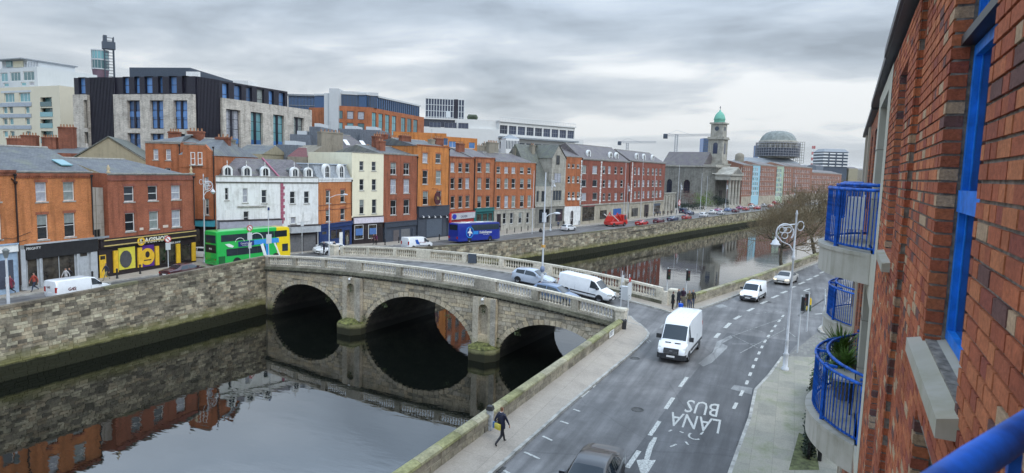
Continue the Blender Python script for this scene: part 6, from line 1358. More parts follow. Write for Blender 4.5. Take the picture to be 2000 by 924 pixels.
# distant roofs on the skyline
rng = random.Random(3)
for (px, w, dy, z_, mt, nm, wh) in [(1135, 40, 12, 520, LGY, 'pale flat roofed', 'behind the stone Gothic house'), (1180, 55, 8, 560, ZINC, 'grey metal roofed', 'above the first red block'), (1240, 30, 6, 600, BR_R, 'red brick', 'right of the small crane'), (1268, 26, 5, 700, RG, 'grey rendered', 'left of the big crane mast'), (1348, 22, 7, 640, RG, 'stone grey', 'left of the church tower'), (1432, 16, 12, 560, LGY, 'pale', 'right of the church tower'), (1462, 18, 8, 700, ZINC, 'slate coloured', 'left of the big dome'), (1564, 14, 10, 620, BR_R, 'red brick', 'right of the scaffolded dome'), (1574, 12, 14, 800, LGY, 'pale', 'left of the striped chimneys'), (1594, 14, 12, 760, ZINC, 'slate coloured', 'right of the striped chimneys'), (1658, 18, 8, 900, RO, 'sandy', 'right of the banded office'), (1672, 30, 5, 1100, RG, 'grey', 'beside the brick wall edge')]:
    yt = 334-dy+(px-1400)*.012
    h = far('distant_block', '%s block low on the skyline %s' % (nm, wh), px, px+w, z_, -1, 25, py=330); h.e['group'] = 'blocks on the far skyline'; h.facade(0, h.z(px+w/2, yt), mt, [])
    if mt is not LGY: h.roof(h.z(px+w/2, yt), h.z(px+w/2, yt-3), SLT2, gmat=mt)
# ================================================================== THE BRICK BUILDING ON THE RIGHT
TH = radians(27.5)-YAW
CU = Vector((cos(TH), -sin(TH), 0)); CV = Vector((-sin(TH), -cos(TH), 0))
def RP(u, v, z=0): return CU*u+CV*v+Vector((0, 0, z))
rb = empty('brick_apartment_building', RP(0, .46), pi-TH, 'brick apartment building close on the right with blue window frames', 'building')
# local x = -u, local y = depth behind the wall face, outward is -y
BRK = stonemat('facing bricks', [(0.438, 0.123, 0.058), (0.53, 0.171, 0.074), (0.392, 0.107, 0.053), (0.483, 0.144, 0.063), (0.565, 0.197, 0.084), (0.335, 0.091, 0.058), (0.461, 0.134, 0.063), (0.496, 0.155, 0.068), (0.415, 0.118, 0.058), (0.508, 0.341, 0.21), (0.518, 0.165, 0.074), (0.403, 0.118, 0.058), (0.541, 0.181, 0.079), (0.473, 0.139, 0.063), (0.357, 0.102, 0.058), (0.175, 0.084, 0.07)], grain=45, stain=.35)
BRMOR = flat('dark mortar', (.21, .185, .155), .95, var=.4, scale=20)
BLUE = flat('blue window paint', (.012, .18, .66), .5, var=.22, scale=10, spec=.25)
BLUR = flat('blue railing paint', (.012, .11, .50), .5, var=.45, scale=9, spec=.25)
SLAB = render_mat('cast concrete', (.46, .43, .37), (.20, .19, .13), .5, .6)
STONEB = render_mat('cast stone band', (.50, .47, .38), (.30, .28, .22), .4, .4)
# wall pieces: (u0, u1, depth offset, openings)
W1 = (3.14, 4.42, 11.68, 15.0); W2 = (7.15, 8.3, 11.84, 13.75); W2b = (7.15, 8.3, 8.64, 10.55); W1b = (3.14, 4.42, 8.48, 11.2); DR = (10.7, 13.4, 11.42, 13.9); DRb = (10.7, 13.4, 8.22, 10.7)
SEG = [(-2.0, 6.2, 0.0, [W1, W1b]), (6.2, 9.9, -.045, [W2, W2b])]
PITCH_ = .0755; bricks = []; rngb = random.Random(21)
for (u0, u1, off, ops) in SEG:
    for k in range(int(6/PITCH_), int(14.15/PITCH_)):
        z = k*PITCH_; u = u0 + (-.1 if k % 2 else 0.0)
        while u < u1:
            l = .225 if rngb.random() < .62 else .1125
            a = max(u, u0); b_ = min(u+l, u1); u += l
            segs = [(a, b_)]
            for (p, q, c, d) in ops:
                if z+.06 > c and z+.01 < d:
                    ns = []
                    for (s0, s1) in segs:
                        if s1 <= p or s0 >= q: ns.append((s0, s1)); continue
                        if s0 < p: ns.append((s0, p))
                        if s1 > q: ns.append((q, s1))
                    segs = ns
            for (s0, s1) in segs:
                if s1-s0 < .03: continue
                X = RP((s0+s1)/2, .46+off, z+.03); r_ = proj(X)
                if r_[2] < .3 or not (-200 < r_[0] < 2250 and -200 < r_[1] < 1120): continue
                bricks.append((r_[2], 0 if (0 < r_[0] < 2000 and 0 < r_[1] < 924) else 1, s0, s1, z, off, (s0, ops)))
bricks.sort(key=lambda t: (t[1], t[0]))
bm_ = boxmesh('brick', BRK)
for (d_, vis, s0, s1, z, off, _) in bricks[:300]:
    inst('brick', bm_, rb, (-s1+.005, off-rngb.uniform(0, .004), z+.005), 0, (s1-s0-.01, .09, PITCH_-.0105))
mb = MB()
for (d_, vis, s0, s1, z, off, _) in bricks[300:]:
    x0 = -s1+.005; x1 = -s0-.005; y0 = off-rngb.uniform(0, .004); y1 = off+.095; e_ = .003; z0_ = z+.005; z1_ = z+PITCH_-.0055
    mb.add([(x0, y1, z0_), (x1, y1, z0_), (x1, y1, z1_), (x0, y1, z1_), (x0+e_, y0, z0_+e_), (x1-e_, y0, z0_+e_), (x1-e_, y0, z1_-e_), (x0+e_, y0, z1_-e_)], ((4, 5, 6, 7), (0, 1, 5, 4), (1, 2, 6, 5), (2, 3, 7, 6), (3, 0, 4, 7)))
mb.build('brick', BRK, rb, kind='stuff')
def gridwall(name, u0, u1, za, zb, y, ops, mat, rev=.1, parent=None):
    mb = MB(); xs = sorted(set([u0, u1]+[v for w in ops for v in w[:2] if u0 < v < u1])); zs = sorted(set([za, zb]+[v for w in ops for v in w[2:4] if za < v < zb]))
    for i in range(len(xs)-1):
        for j in range(len(zs)-1):
            c = (xs[i]+xs[i+1])/2; d = (zs[j]+zs[j+1])/2
            if any(w[0] < c < w[1] and w[2] < d < w[3] for w in ops): continue
            mb.quad((-xs[i+1], y, zs[j]), (-xs[i], y, zs[j]), (-xs[i], y, zs[j+1]), (-xs[i+1], y, zs[j+1]))
    for w in ops:
        a, b_, c, d = w[:4]; a, b_ = -b_, -a
        mb.quad((a, y, c), (a, y, d), (a, y+rev, d), (a, y+rev, c)); mb.quad((b_, y, d), (b_, y, c), (b_, y+rev, c), (b_, y+rev, d)); mb.quad((a, y, d), (b_, y, d), (b_, y+rev, d), (a, y+rev, d)); mb.quad((b_, y, c), (a, y, c), (a, y+rev, c), (b_, y+rev, c))
    return mb.build(name, mat, parent or rb)
WX = lambda w: (w[0], w[1]+.013, w[2], w[3]+.01)
gridwall('mortar', -2, 6.2, 0, 14.15, .01, [WX(W1), WX(W1b)], BRMOR, .22); gridwall('mortar', 6.2, 9.9, 0, 14.15, -.035, [WX(W2), WX(W2b)], BRMOR, .16)
gridwall('stone_surround', 9.9, 14.2, 8, 14.15, -.05, [DR, DRb], STONEB, .5)
mb = MB(); mb.box(-6.26, -6.212, -.034, .02, 0, 14.15); mb.build('mortar', BRMOR, rb)
BRF = brickmat('apartment brickwork', (.48, .15, .06), (.17, .075, .055), (.13, .10, .08), .3, .225, .0755)
far_ops = [(16.0, 17.2, 11.84, 13.75), (18.6, 19.8, 11.84, 13.75), (21.6, 24.6, 11.42, 13.9), (16.0, 17.2, 8.6, 10.5), (18.6, 19.8, 8.6, 10.5), (21.6, 24.6, 8.22, 10.7), (16.0, 17.2, 5.4, 7.3), (18.6, 19.8, 5.4, 7.3), (21.6, 24.6, 5.0, 7.5)]
gridwall('wall', 9.9, 14.2, 0, 8, -.045, [(10.7, 13.4, 4.9, 7.4)], BRF, .3); gridwall('wall', 14.2, 27.5, 0, 14.15, 0, far_ops, BRF, .12)
for (a, b_, c, d) in far_ops+[DR, DRb]:
    mb = MB(); y = .44 if a == 10.7 else .11
    mb.box(-b_, -a, y, y+.03, c, d); mb.build('pane', GLASS, rb); mb = MB(); t = .07
    mb.box(-b_, -b_+t, y-.05, y, c, d); mb.box(-a-t, -a, y-.05, y, c, d); mb.box(-b_, -a, y-.05, y, d-t, d); mb.box(-(a+b_)/2-t/2, -(a+b_)/2+t/2, y-.05, y, c, d); mb.build('window_frame', BLUE, rb)
# end wall, body and roof
mb = MB(); mb.box(-27.49, 2.0, .6, 12, 0, 14.1); mb.build('building_core', BRMOR, rb)
mb = MB(); mb.box(-27.5, -27.4, 0, 12, 0, 14.15); mb.build('end_wall', BRF, rb)
for (a, b_, v, z, th) in ((-2, 10.2, -.13, 14.34, .10), (10.2, 16.8, -.11, 14.33, .09), (16.8, 27.6, -.09, 14.28, .09)):
    mb = MB(); mb.box(-b_, -a, v, 1.0, z-th, z); mb.box(-b_, -a, v-.03, v-.001, z-.08, z+.03); mb.build('gutter', flat('dark gutter', (.07, .07, .075), .5), rb)
mb = MB(); mb.add([(-27.6, -.05, 14.31), (2, -.05, 14.31), (2, 6, 17), (-27.6, 6, 17)], ((0, 1, 2, 3),)); mb.build('roof', SLT, rb)
# pale vertical and horizontal stone bands further along
for u in (20.9, 24.9): mb = MB(); mb.box(-u-.5, -u, -.06, -.001, 0, 14.1); mb.build('stone_pier', STONEB, rb)
mb = MB(); 
for k in range(26): z = 8.2+.0+k*.225
for z in (12.25, 13.15, 9.1, 10.0): mb.box(-14.22, -13.4, -.06, .3, z, z+.012)
mb.build('stone_joint', BRMOR, rb)
# blue framed narrow windows
def bluewin(a, b_, c, d, y, bars, arch=False):
    t = .06; mb = MB()
    mb.box(-b_, -b_+t, y-.06, y, c, d); mb.box(-a-t, -a, y-.06, y, c, d); mb.box(-b_+t, -a-t, y-.06, y, c, c+t); mb.box(-b_+t, -a-t, y-.06, y, d-t, d)
    for z in bars: mb.box(-b_+t, -a-t, y-.075, y, z-.06, z+.06)
    mb.box(-b_+t, -b_+t+.035, y-.03, y+.01, c+t, d-t)
    o = mb.build('window', BLUE, rb); mb = MB(); mb.box(-b_+.03, -a-.03, y-.025, y-.01, c+.03, d-.03); mb.build('pane', GLASS, o); return o
bluewin(3.14, 4.42, 11.70, 13.36, .165, [12.5]); bluewin(3.14, 4.42, 13.42, 15, .165, []); mb = MB(); mb.box(-4.42, -3.14, .04, .17, 13.365, 13.415); mb.build('transom_flashing', BLACK, rb)
bluewin(7.15, 8.3, 11.86, 13.75, .1, [12.7]); bluewin(7.15, 8.3, 8.66, 10.55, .1, [9.5])
for (a, b_, z, o_) in ((3.02, 4.54, 11.68, .075), (7.05, 8.4, 11.84, .12), (7.05, 8.4, 8.64, .12)):
    mb = MB(); mb.hexa([(-b_, -o_, z-.11), (-a, -o_, z-.11), (-a, .16, z-.11), (-b_, .16, z-.11)], [(-b_, -o_, z-.03), (-a, -o_, z-.03), (-a, .16, z+.02), (-b_, .16, z+.02)]); mb.build('window_sill', render_mat('mossy concrete sill', (.40, .37, .31), (.18, .18, .07), .9, .2), rb)
# curved balconies
def balcony(uc, zf, lab, w=3.9, bulge=.78):
    e = empty('curved_balcony', RP(uc, .46, zf), pi-TH, lab, 'balcony', 'curved blue balconies on the brick building'); n = 26
    R_ = ((w/2)**2+bulge**2)/(2*bulge); hA = math.asin(w/2/R_)
    def arc(t, off=0, zz=0):
        a = hA*(2*t-1); return ((R_-off)*sin(a), -( (R_-off)*cos(a)-(R_-bulge)), zz)
    pts = [arc(i/n, -.09) for i in range(n+1)]
    poly = [(p[0], p[1]) for p in pts]+[(pts[-1][0], .0), (pts[0][0], .0)]
    mb = MB(); mb.sheet(poly[::1], -.50, -.06); mb.sheet([(x*1.0, y*1.04) for x, y in poly], -.06, .0); mb.build('slab', SLAB, e)
    for (off, z, r) in ((0, 1.02, .028), (.03, .06, .022)):
        mb = MB(); mb.tube([arc(i/n, off, z) for i in range(n+1)], r, 8); mb.build('rail', BLUR, e)
    mb = MB(); mb.tube([arc(i/n, .2, 1.10) for i in range(n+1)], .03, 8); mb.build('handrail', BLUR, e)
    mb = MB(); nb = 44
    bar = None
    for i in range(nb+1):
        p = arc(i/nb, .0); mb = MB(); mb.box(-.009, .009, -.009, .009, .06, 1.0)
        if bar is None: o = mb.build('bar', BLUR, e, loc=(p[0], p[1], 0)); bar = o.data
        else: inst('bar', bar, e, (p[0], p[1], 0))
    for t in (0, .26, .5, .74, 1):
        p = arc(t, .02); a = hA*(2*t-1); mb = MB(); mb.box(-.035, .035, -.03, .03, 0, 1.06); mb.box(-.015, .015, 0, .2, 1.0, 1.05); mb.build('post', BLUR, e, loc=(p[0], p[1], 0), rz=-a)
    for x in (-w/2+.02, w/2-.02): mb = MB(); mb.tube([(x, -.05, 1.1), (x, .02, 1.1)], .03, 6); mb.build('bracket', BLUR, e)
    return e
b1 = balcony(13.75, 11.42, 'upper curved concrete balcony with blue bars nearest the camera'); b2 = balcony(13.75, 8.22, 'lower curved concrete balcony with blue bars and spiky potted plants')
b3 = balcony(23.2, 11.42, 'farther upper blue balcony peeping out behind the near one'); b4 = balcony(23.2, 8.22, 'farther lower blue balcony seen between the two near slabs')
# own rail in the corner
e = empty('own_balcony_rail', RP(.2, .1, 0), pi-TH, 'out of focus blue handrail crossing the bottom right corner', 'railing'); inv = e.matrix_basis.inverted()
q = [G(x_, y_, 12.22) for x_, y_ in ((1730, 1030), (1820, 962), (1900, 905), (2060, 800), (2250, 690))]
mb = MB(); mb.tube([inv @ p for p in q], .024, 14); mb.build('handrail', BLUR, e)
mb = MB(); 
for i in range(9): p = q[1].lerp(q[4], i/8); p = inv @ Vector((p.x, p.y, 0)); mb.box(p.x-.008, p.x+.008, p.y-.008, p.y+.008, 11.3, 12.2)
mb.build('bar', BLUR, e, kind='stuff')
mb = MB(); q2 = [inv @ p for p in q]; mb.sheet([(q2[0].x, q2[0].y), (q2[4].x, q2[4].y), (q2[4].x+.2, q2[4].y+1), (q2[0].x+.2, q2[0].y+1)][::1], 11.15, 11.3); mb.build('balcony_floor', SLAB, e)
# things kept on the balconies
LEAF = flat('spiky leaf', (.13, .24, .05), .5, var=.5, scale=30); LEAFY = flat('dry leaf', (.22, .20, .06), .7, var=.3)
def spiky(e_, n, L, rr, seed):
    r_ = random.Random(seed)
    mb = MB(); mb.tube([(0, 0, .3), (.02, .01, .3+L*.55)], .035, 6); mb.build('stem', flat('palm stem', (.16, .12, .08), .9), e_)
    lf = MB()
    for i in range(n):
        a = r_.uniform(0, 2*pi); el = r_.uniform(-.5, 1.35); l = L*r_.uniform(.55, 1.0); c = Vector((0, 0, .3+L*r_.choice([.5, .6, .55])))
        d = Vector((cos(a)*cos(el), sin(a)*cos(el), sin(el))); s_ = d.cross(Vector((0, 0, 1))).normalized()*rr
        p1 = c+d*l*.5; p2 = c+d*l-Vector((0, 0, .22*l*(1.2-sin(el)))); lf.add([c-s_*.5, c+s_*.5, p1+s_, p1-s_, p2], ((0, 1, 2, 3), (3, 2, 4)))
    return lf
for (u, v, zf, n, L, sd, lab) in ((15.0, .12, 8.22, 260, .40, 1, 'tall spiky green pot plant at the top of the lower balcony'), (14.2, .22, 8.22, 200, .26, 2, 'smaller spiky green pot plant nearer on the lower balcony')):
    e = empty('pot_plant', RP(u, v, zf), 0, lab, 'potted plant'); mb = MB(); mb.lathe([(.14, 0), (.2, .28), (.22, .3), (.21, .34), (.18, .34)], n=12); mb.build('pot', col((.22, .20, .18)), e)
    spiky(e, n, L+.35, .022, sd).build('leaves', LEAF, e, kind='stuff')
e = empty('folding_table', RP(13.6, .2, 8.22), -TH, 'small pale folding table on the lower balcony', 'table'); mb = MB(); mb.box(-.4, .4, -.18, .18, .62, .66); mb.build('table_top', col((.45, .44, .42)), e)
for x in (-.35, .35):
    for y in (-.14, .14): mb = MB(); mb.tube([(x, y, 0), (x*.9, y, .62)], .015, 5); mb.build('leg', BLACK, e)
e = empty('clothes_airer', RP(14.2, .15, 11.42), -TH, 'white drying rack with clothes on the upper balcony', 'drying rack'); 
for i in range(6): mb = MB(); mb.box(-.5+i*.18, -.42+i*.18, -.15, .15, .25, .85); mb.build('hanging_cloth', [WHITE, WHITE, col((.2, .03, .04)), WHITE, col((.03, .03, .05)), WHITE][i], e)
mb = MB(); 
for y in (-.15, .15): mb.tube([(-.55, y, .88), (.6, y, .88)], .012, 5); mb.tube([(-.5, y, 0), (.3, y, .88)], .012, 5); mb.tube([(.5, y, 0), (-.3, y, .88)], .012, 5)
mb.build('rack_frame', LGY, e)
# hedge of ivy along the wall below
IVY = flat('dark ivy leaves', (.018, .035, .016), .6, var=.6, scale=15)
mb = MB(); r_ = random.Random(9); 
for i in range(8500):
    t = r_.random(); p = G(1584, 760).lerp(G(1566, 900), t); c = Vector((p.x, p.y-.25, 0))+Vector((r_.gauss(0, .05), r_.gauss(0, .11), r_.uniform(0, 1.3)+.1*sin(t*30)))
    a = Vector((r_.uniform(-1, 1), r_.uniform(-1, 1), r_.uniform(-1, 1))).normalized()*.075; b_ = a.cross(Vector((r_.uniform(-1, 1), .3, .7))).normalized()*.05; mb.add([c-a, c+b_, c+a, c-b_], ((0, 1, 2, 3),))
e = empty('ivy_fence', G(1575, 830), 0, 'dark ivy covered fence between the footpath and the brick building', 'hedge'); mb.v = [(x-e.location.x, y-e.location.y, z) for x, y, z in mb.v]; mb.build('ivy_leaves', IVY, e, kind='stuff')
mb = MB(); a = G(1584, 760)-e.location; b_ = G(1566, 900)-e.location; d = (b_-a).normalized(); nn = Vector((-d.y, d.x, 0))
mb.hexa([a+Vector((0, -.2, 0)), b_+Vector((0, -.2, 0)), b_+Vector((0, -.32, 0)), a+Vector((0, -.32, 0))], [a+Vector((0, -.2, 1.1)), b_+Vector((0, -.2, 1.1)), b_+Vector((0, -.32, 1.1)), a+Vector((0, -.32, 1.1))]); mb.build('fence_panel', BLACK, e)
mb = MB(); p = G(1600, 905); mb.lathe([(.09, 0), (.08, .9), (.1, .95), (.06, 1.05)], n=8); o = mb.build('bollard', BLACK, loc=(p.x, p.y, .13)); tag(o, 'black post at the end of the ivy fence', 'bollard')
sheetpx('grass_verge', [(1560, 850), (1590, 862), (1600, 924), (1540, 924)], .136, flat('moss and grass patch', (.10, .11, .045), .95, var=.5, scale=3))
# ================================================================== VEHICLES
TYRE = flat('tyre rubber', (.02, .02, .021), .8); RIM = flat('alloy rim', (.35, .36, .38), .35, metal=.7); VGL = glassmat('vehicle glass', (.018, .026, .034), .05, .35)
PLAS = flat('dark bumper plastic', (.03, .032, .036), .6, var=.15); HEADL = flat('headlight lens', (.55, .55, .52), .15, var=.1); TAILR = flat('tail light lens', (.35, .012, .01), .2, var=.1); HEADON = flat('lit headlight', (.9, .8, .5), .2, emit=((1, .8, .5), 1.5))
def paintc(c, name=None): 
    k = 'car paint %.3f %.3f %.3f' % c
    return MATS.get(k) or flat(k, c, .28, var=.05, coat=.7, scale=1.5)
def loft(stations, mat, name, parent, smooth=True, ang=38):
    rings = []
    for (x, zb, zl, zr, w, wr) in stations:
        zm = (zb+zl)/2; h_ = [(0, zb), (w*.88, zb), (w*.98, zb+.10), (w, zm), (w*.985, zl), (wr, zr-.06), (wr*.93, zr-.015), (wr*.7, zr), (0, zr+.012)]
        rings.append([(x, y, z) for y, z in h_]+[(x, -y, z) for y, z in h_[-2:0:-1]])
    n = len(rings[0]); vs = [v for r in rings for v in r]; fs = []
    for i in range(len(rings)-1):
        for k in range(n): fs.append((i*n+k, i*n+(k+1) % n, (i+1)*n+(k+1) % n, (i+1)*n+k))
    fs.append(tuple(reversed(range(n)))); fs.append(tuple((len(rings)-1)*n+k for k in range(n)))
    mb = MB(); mb.add(vs, [tuple(reversed(f)) for f in fs], 0, smooth); o = mb.build(name, mat, parent)
    o.data.set_sharp_from_angle(angle=radians(ang)); return o
class Veh:
    def __init__(s, name, label, cat, st, paint, group=None):
        s.e = empty(name, (0, 0, 0), 0, label, cat, group); s.st = st; s.paint = paint; s.L = st[-1][0]; s.W = max(t[4] for t in st); s.body = loft(st, paint, 'body', s.e)
    def at(s, x):
        st = s.st
        if x <= st[0][0]: return st[0]
        for a, b_ in zip(st, st[1:]):
            if x <= b_[0]:
                t = (x-a[0])/(b_[0]-a[0]); return tuple(lerp(p, q, t) for p, q in zip(a, b_))
        return st[-1]
    def side(s, x, z, off=.008):
        _, zb, zl, zr, w, wr = s.at(x)
        if z <= zl: t = 0; y = lerp(w, w*.985, max(0, (z-(zb+zl)/2)/(zl-(zb+zl)/2)))
        else: y = lerp(w*.985, wr, min(1, (z-zl)/max(.01, zr-.06-zl)))
        return y+off
    def swin(s, xa, xb, zlo=None, zhi=None, name='window', mat=None, slope=0, sides=(1, -1), off=.022):
        for sd in sides:
            n = 5; lo = []; hi = []
            for i in range(n+1):
                x = lerp(xa, xb, i/n); _, zb, zl, zr, w, wr = s.at(x); z0 = zl+.03 if zlo is None else zlo; z1 = max(z0+.02, (zr-.11) if zhi is None else zhi)
                lo.append((x, sd*s.side(x, z0, off), z0)); hi.append((x, sd*s.side(x, z1, off), z1))
            mb = MB(); vs = lo+hi; k = n+1; fs = [(i, i+1, i+1+k, i+k) for i in range(n)]; 
            if sd > 0: fs = [tuple(reversed(f)) for f in fs]
            mb.add(vs, fs); mb.build(name, mat or VGL, s.e)
    def top(s, xa, xb, frac=.9, name='windscreen', mat=None, off=.014):
        """panel on the sloping surface between two lengths"""
        mb = MB(); vs = []; n = 6; m_ = 3
        A = s.at(xa); B = s.at(xb); dx = xb-xa; dz = B[3]-A[3]; l = hypot(dx, dz); nx, nz = (-dz/l, dx/l); 
        if nz < 0: nx, nz = -nx, -nz
        for j in range(m_+1):
            x = lerp(xa, xb, j/m_); t = s.at(x)
            for i in range(n+1):
                y = lerp(-1, 1, i/n)*t[5]*frac; zc_ = t[3]+.008-(.03*max(0, abs(i/n*2-1)-.7)/.3)
                vs.append((x+nx*off, y, zc_+nz*off))
        fs = [(j*(n+1)+i, j*(n+1)+i+1, (j+1)*(n+1)+i+1, (j+1)*(n+1)+i) for j in range(m_) for i in range(n)]
        mb.add(vs, fs, 0, True); mb.build(name, mat or VGL, s.e)
    def wheel(s, x, r, side=None, w=.2, key=[None]):
        for sd in (1, -1):
            y = sd*(s.W-w/2+.0); e = None
            mb = MB(); prof = [(r*.62, -w/2), (r*.93, -w/2), (r, -w*.35), (r, w*.35), (r*.93, w/2), (r*.62, w/2)]; n = 18; vs = []
            for (rr, yy) in prof:
                for k in range(n): vs.append((rr*cos(2*pi*k/n), yy, rr*sin(2*pi*k/n)))
            fs = [(i*n+k, (i+1)*n+k, (i+1)*n+(k+1) % n, i*n+(k+1) % n) for i in range(len(prof)-1) for k in range(n)]
            mb.add(vs, fs, 0, True); o = mb.build('wheel', TYRE, s.e, loc=(x, y, r))
            mb = MB(); vs = [(rr*cos(2*pi*k/n), sd*(yy), rr*sin(2*pi*k/n)) for rr, yy in ((r*.64, w*.42), (r*.5, w*.36), (r*.16, w*.44)) for k in range(n)]; fs = [(i*n+k, (i+1)*n+k, (i+1)*n+(k+1) % n, i*n+(k+1) % n) for i in range(2) for k in range(n)]+[tuple(2*n+k for k in range(n))]
            mb.add(vs, fs, 0, True); mb.build('rim', RIM, o)
            # dark arch around the wheel
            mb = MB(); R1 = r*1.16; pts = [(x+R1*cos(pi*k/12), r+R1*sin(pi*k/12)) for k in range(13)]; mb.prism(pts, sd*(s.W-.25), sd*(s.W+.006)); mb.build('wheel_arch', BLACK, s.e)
    def box(s, name, x0, x1, y0, y1, z0, z1, mat): mb = MB(); mb.box(x0, x1, y0, y1, z0, z1); return mb.build(name, mat, s.e)
    def lights(s, zh, zt, yw=.30, hh=.14, on=False, dx=.28, tl=.16):
        L = s.L
        for sd in (1, -1):
            f = s.at(L-.12); y1 = sd*(f[4]*.97); y0 = sd*(f[4]*.97-yw)
            mb = MB(); a, b_ = sorted((y0, y1)); F = [(L-dx, sd*(s.at(L-dx)[4]+.005)), (L-.1, sd*(s.at(L-.1)[4]+.004)), (L+.012, y0+sd*.06), (L+.02, y0), (L-dx, y0)]
            if sd < 0: F = F[::-1]
            mb.sheet(F, zh-hh/2, zh+hh/2); mb.build('headlight', HEADON if on else HEADL, s.e)
            w = s.at(.04)[4]; mb = MB(); a, b_ = sorted((sd*(w*.72), sd*(w*.99))); mb.box(-.008, .1, a, b_, zt-tl, zt+tl); mb.build('tail_light', TAILR, s.e)
    def mirrors(s, x, z, mat=None, big=.0):
        for sd in (1, -1):
            y = s.side(x, z, 0); mb = MB(); a, b_ = sorted((sd*(y-.02), sd*(y+.2+big))); mb.box(x-.05, x+.09, a if sd < 0 else a+.06, b_, z, z+.16+big*1.3); mb.box(x-.02, x+.04, min(sd*(y-.04), sd*(y+.1)), max(sd*(y-.04), sd*(y+.1)), z+.02, z+.07); mb.build('mirror', mat or PLAS, s.e)
    def place(s, x, y, hd, yc=True):
        place(s.e, x, y, hd, s.L)
def place(e, x, y, hd, L):
    """x,y is the middle of the vehicle; hd heading in degrees; the vehicle's own origin is its tail"""
    h_ = radians(hd); d = Vector((cos(h_), sin(h_), 0)); a = Vector((x, y, 0))-d*L/2; b_ = Vector((x, y, 0))+d*L/2
    za = ground_z(*(a+d*.8)[:2]); zb_ = ground_z(*(b_-d*.8)[:2]); p = atan2(zb_-za, L-1.6)
    e.location = (a.x, a.y, za+.005-.8*math.tan(p)); e.rotation_euler = (0, -p, h_)
HATCH = [(0, .42, .80, .86, .70, .62), (.05, .30, .92, .98, .82, .68), (.22, .24, .98, 1.22, .88, .66), (.50, .21, .99, 1.43, .89, .63), (1.5, .2, .97, 1.49, .895, .64), (2.3, .2, .95, 1.46, .895, .62), (3.12, .2, .95, 1.0, .89, .76), (3.8, .22, .86, .93, .875, .72), (4.12, .25, .72, .80, .82, .64), (4.24, .35, .58, .66, .68, .52)]
SEDAN = [(0, .42, .78, .86, .68, .6), (.05, .30, .90, .97, .84, .72), (.5, .22, .95, 1.03, .90, .74), (.95, .2, .96, 1.06, .92, .74), (1.65, .2, .95, 1.40, .92, .64), (2.4, .19, .94, 1.45, .92, .65), (3.0, .19, .93, 1.41, .92, .64), (3.85, .19, .93, .98, .92, .78), (4.45, .21, .82, .89, .90, .74), (4.72, .25, .68, .77, .82, .66), (4.84, .34, .52, .62, .66, .5)]
def car(name, label, paint, kind='hatch', group=None, on=False):
    if kind == 'hatch':
        v = Veh(name, label, 'car', HATCH, paint, group); v.swin(.52, 1.42); v.swin(1.5, 2.92); v.top(2.36, 3.06, .9); v.top(.12, .46, .86, 'rear_window'); v.wheel(.78, .32); v.wheel(3.38, .32)
    else:
        v = Veh(name, label, 'car', SEDAN, paint, group); v.swin(1.25, 2.28); v.swin(2.36, 3.62); v.top(3.06, 3.80, .9); v.top(1.02, 1.58, .88, 'rear_window'); v.wheel(.95, .33); v.wheel(3.9, .33)
    v.lights(.68 if kind == 'hatch' else .66, .74, on=on, tl=.07); L = v.L; v.box('grille', L-.08, L+.01, -.42, .42, .42, .56, BLACK); v.box('number_plate', L, L+.025, -.26, .26, .34, .44, WHITE); v.box('number_plate', -.02, .01, -.26, .26, .55, .66, WHITE)
    v.mirrors(2.85 if kind == 'hatch' else 3.4, .98, paint); return v
# transit style large van
TRAN = [(0, .45, 1.45, 2.66, .95, .86), (.06, .38, 1.5, 2.72, .99, .88), (.4, .36, 1.5, 2.76, 1.0, .88), (3.6, .34, 1.45, 2.76, 1.0, .87), (4.15, .33, 1.40, 2.62, 1.0, .84), (4.42, .33, 1.38, 2.46, .995, .82), (5.18, .33, 1.32, 1.40, .985, .86), (5.55, .34, 1.10, 1.22, .95, .80), (5.78, .36, .92, 1.04, .90, .72), (5.88, .42, .72, .86, .80, .60)]
PW = paintc((.76, .78, .80))
v = Veh('delivery_van', 'large white high roofed van driving on the near road', 'van', TRAN, PW); T = v
v.top(4.50, 5.12, .93); v.swin(4.30, 4.98, 1.46, None, 'window'); v.wheel(1.15, .36, w=.22); v.wheel(4.75, .36, w=.22)
L = v.L
mb = MB(); F = [(5.60, .99), (5.80, .94), (5.93, .72), (5.95, -.72), (5.80, -.94), (5.60, -.99)]; mb.sheet(F[::-1], .32, .66); mb.build('bumper', PLAS, v.e)
mb = MB(); mb.prism([(5.86, .68), (5.95, .70), (5.90, .98), (5.80, 1.04)], -.50, .50); mb.build('grille', BLACK, v.e)
for k in range(3): v.box('grille_bar', 5.93-.02*k, 5.965-.025*k, -.44, .44, .75+.08*k, .775+.08*k, RIM)
v.box('badge', 5.93, 5.955, -.09, .09, .86, .93, RIM); v.box('number_plate', 5.95, 5.975, -.27, .27, .46, .58, WHITE)
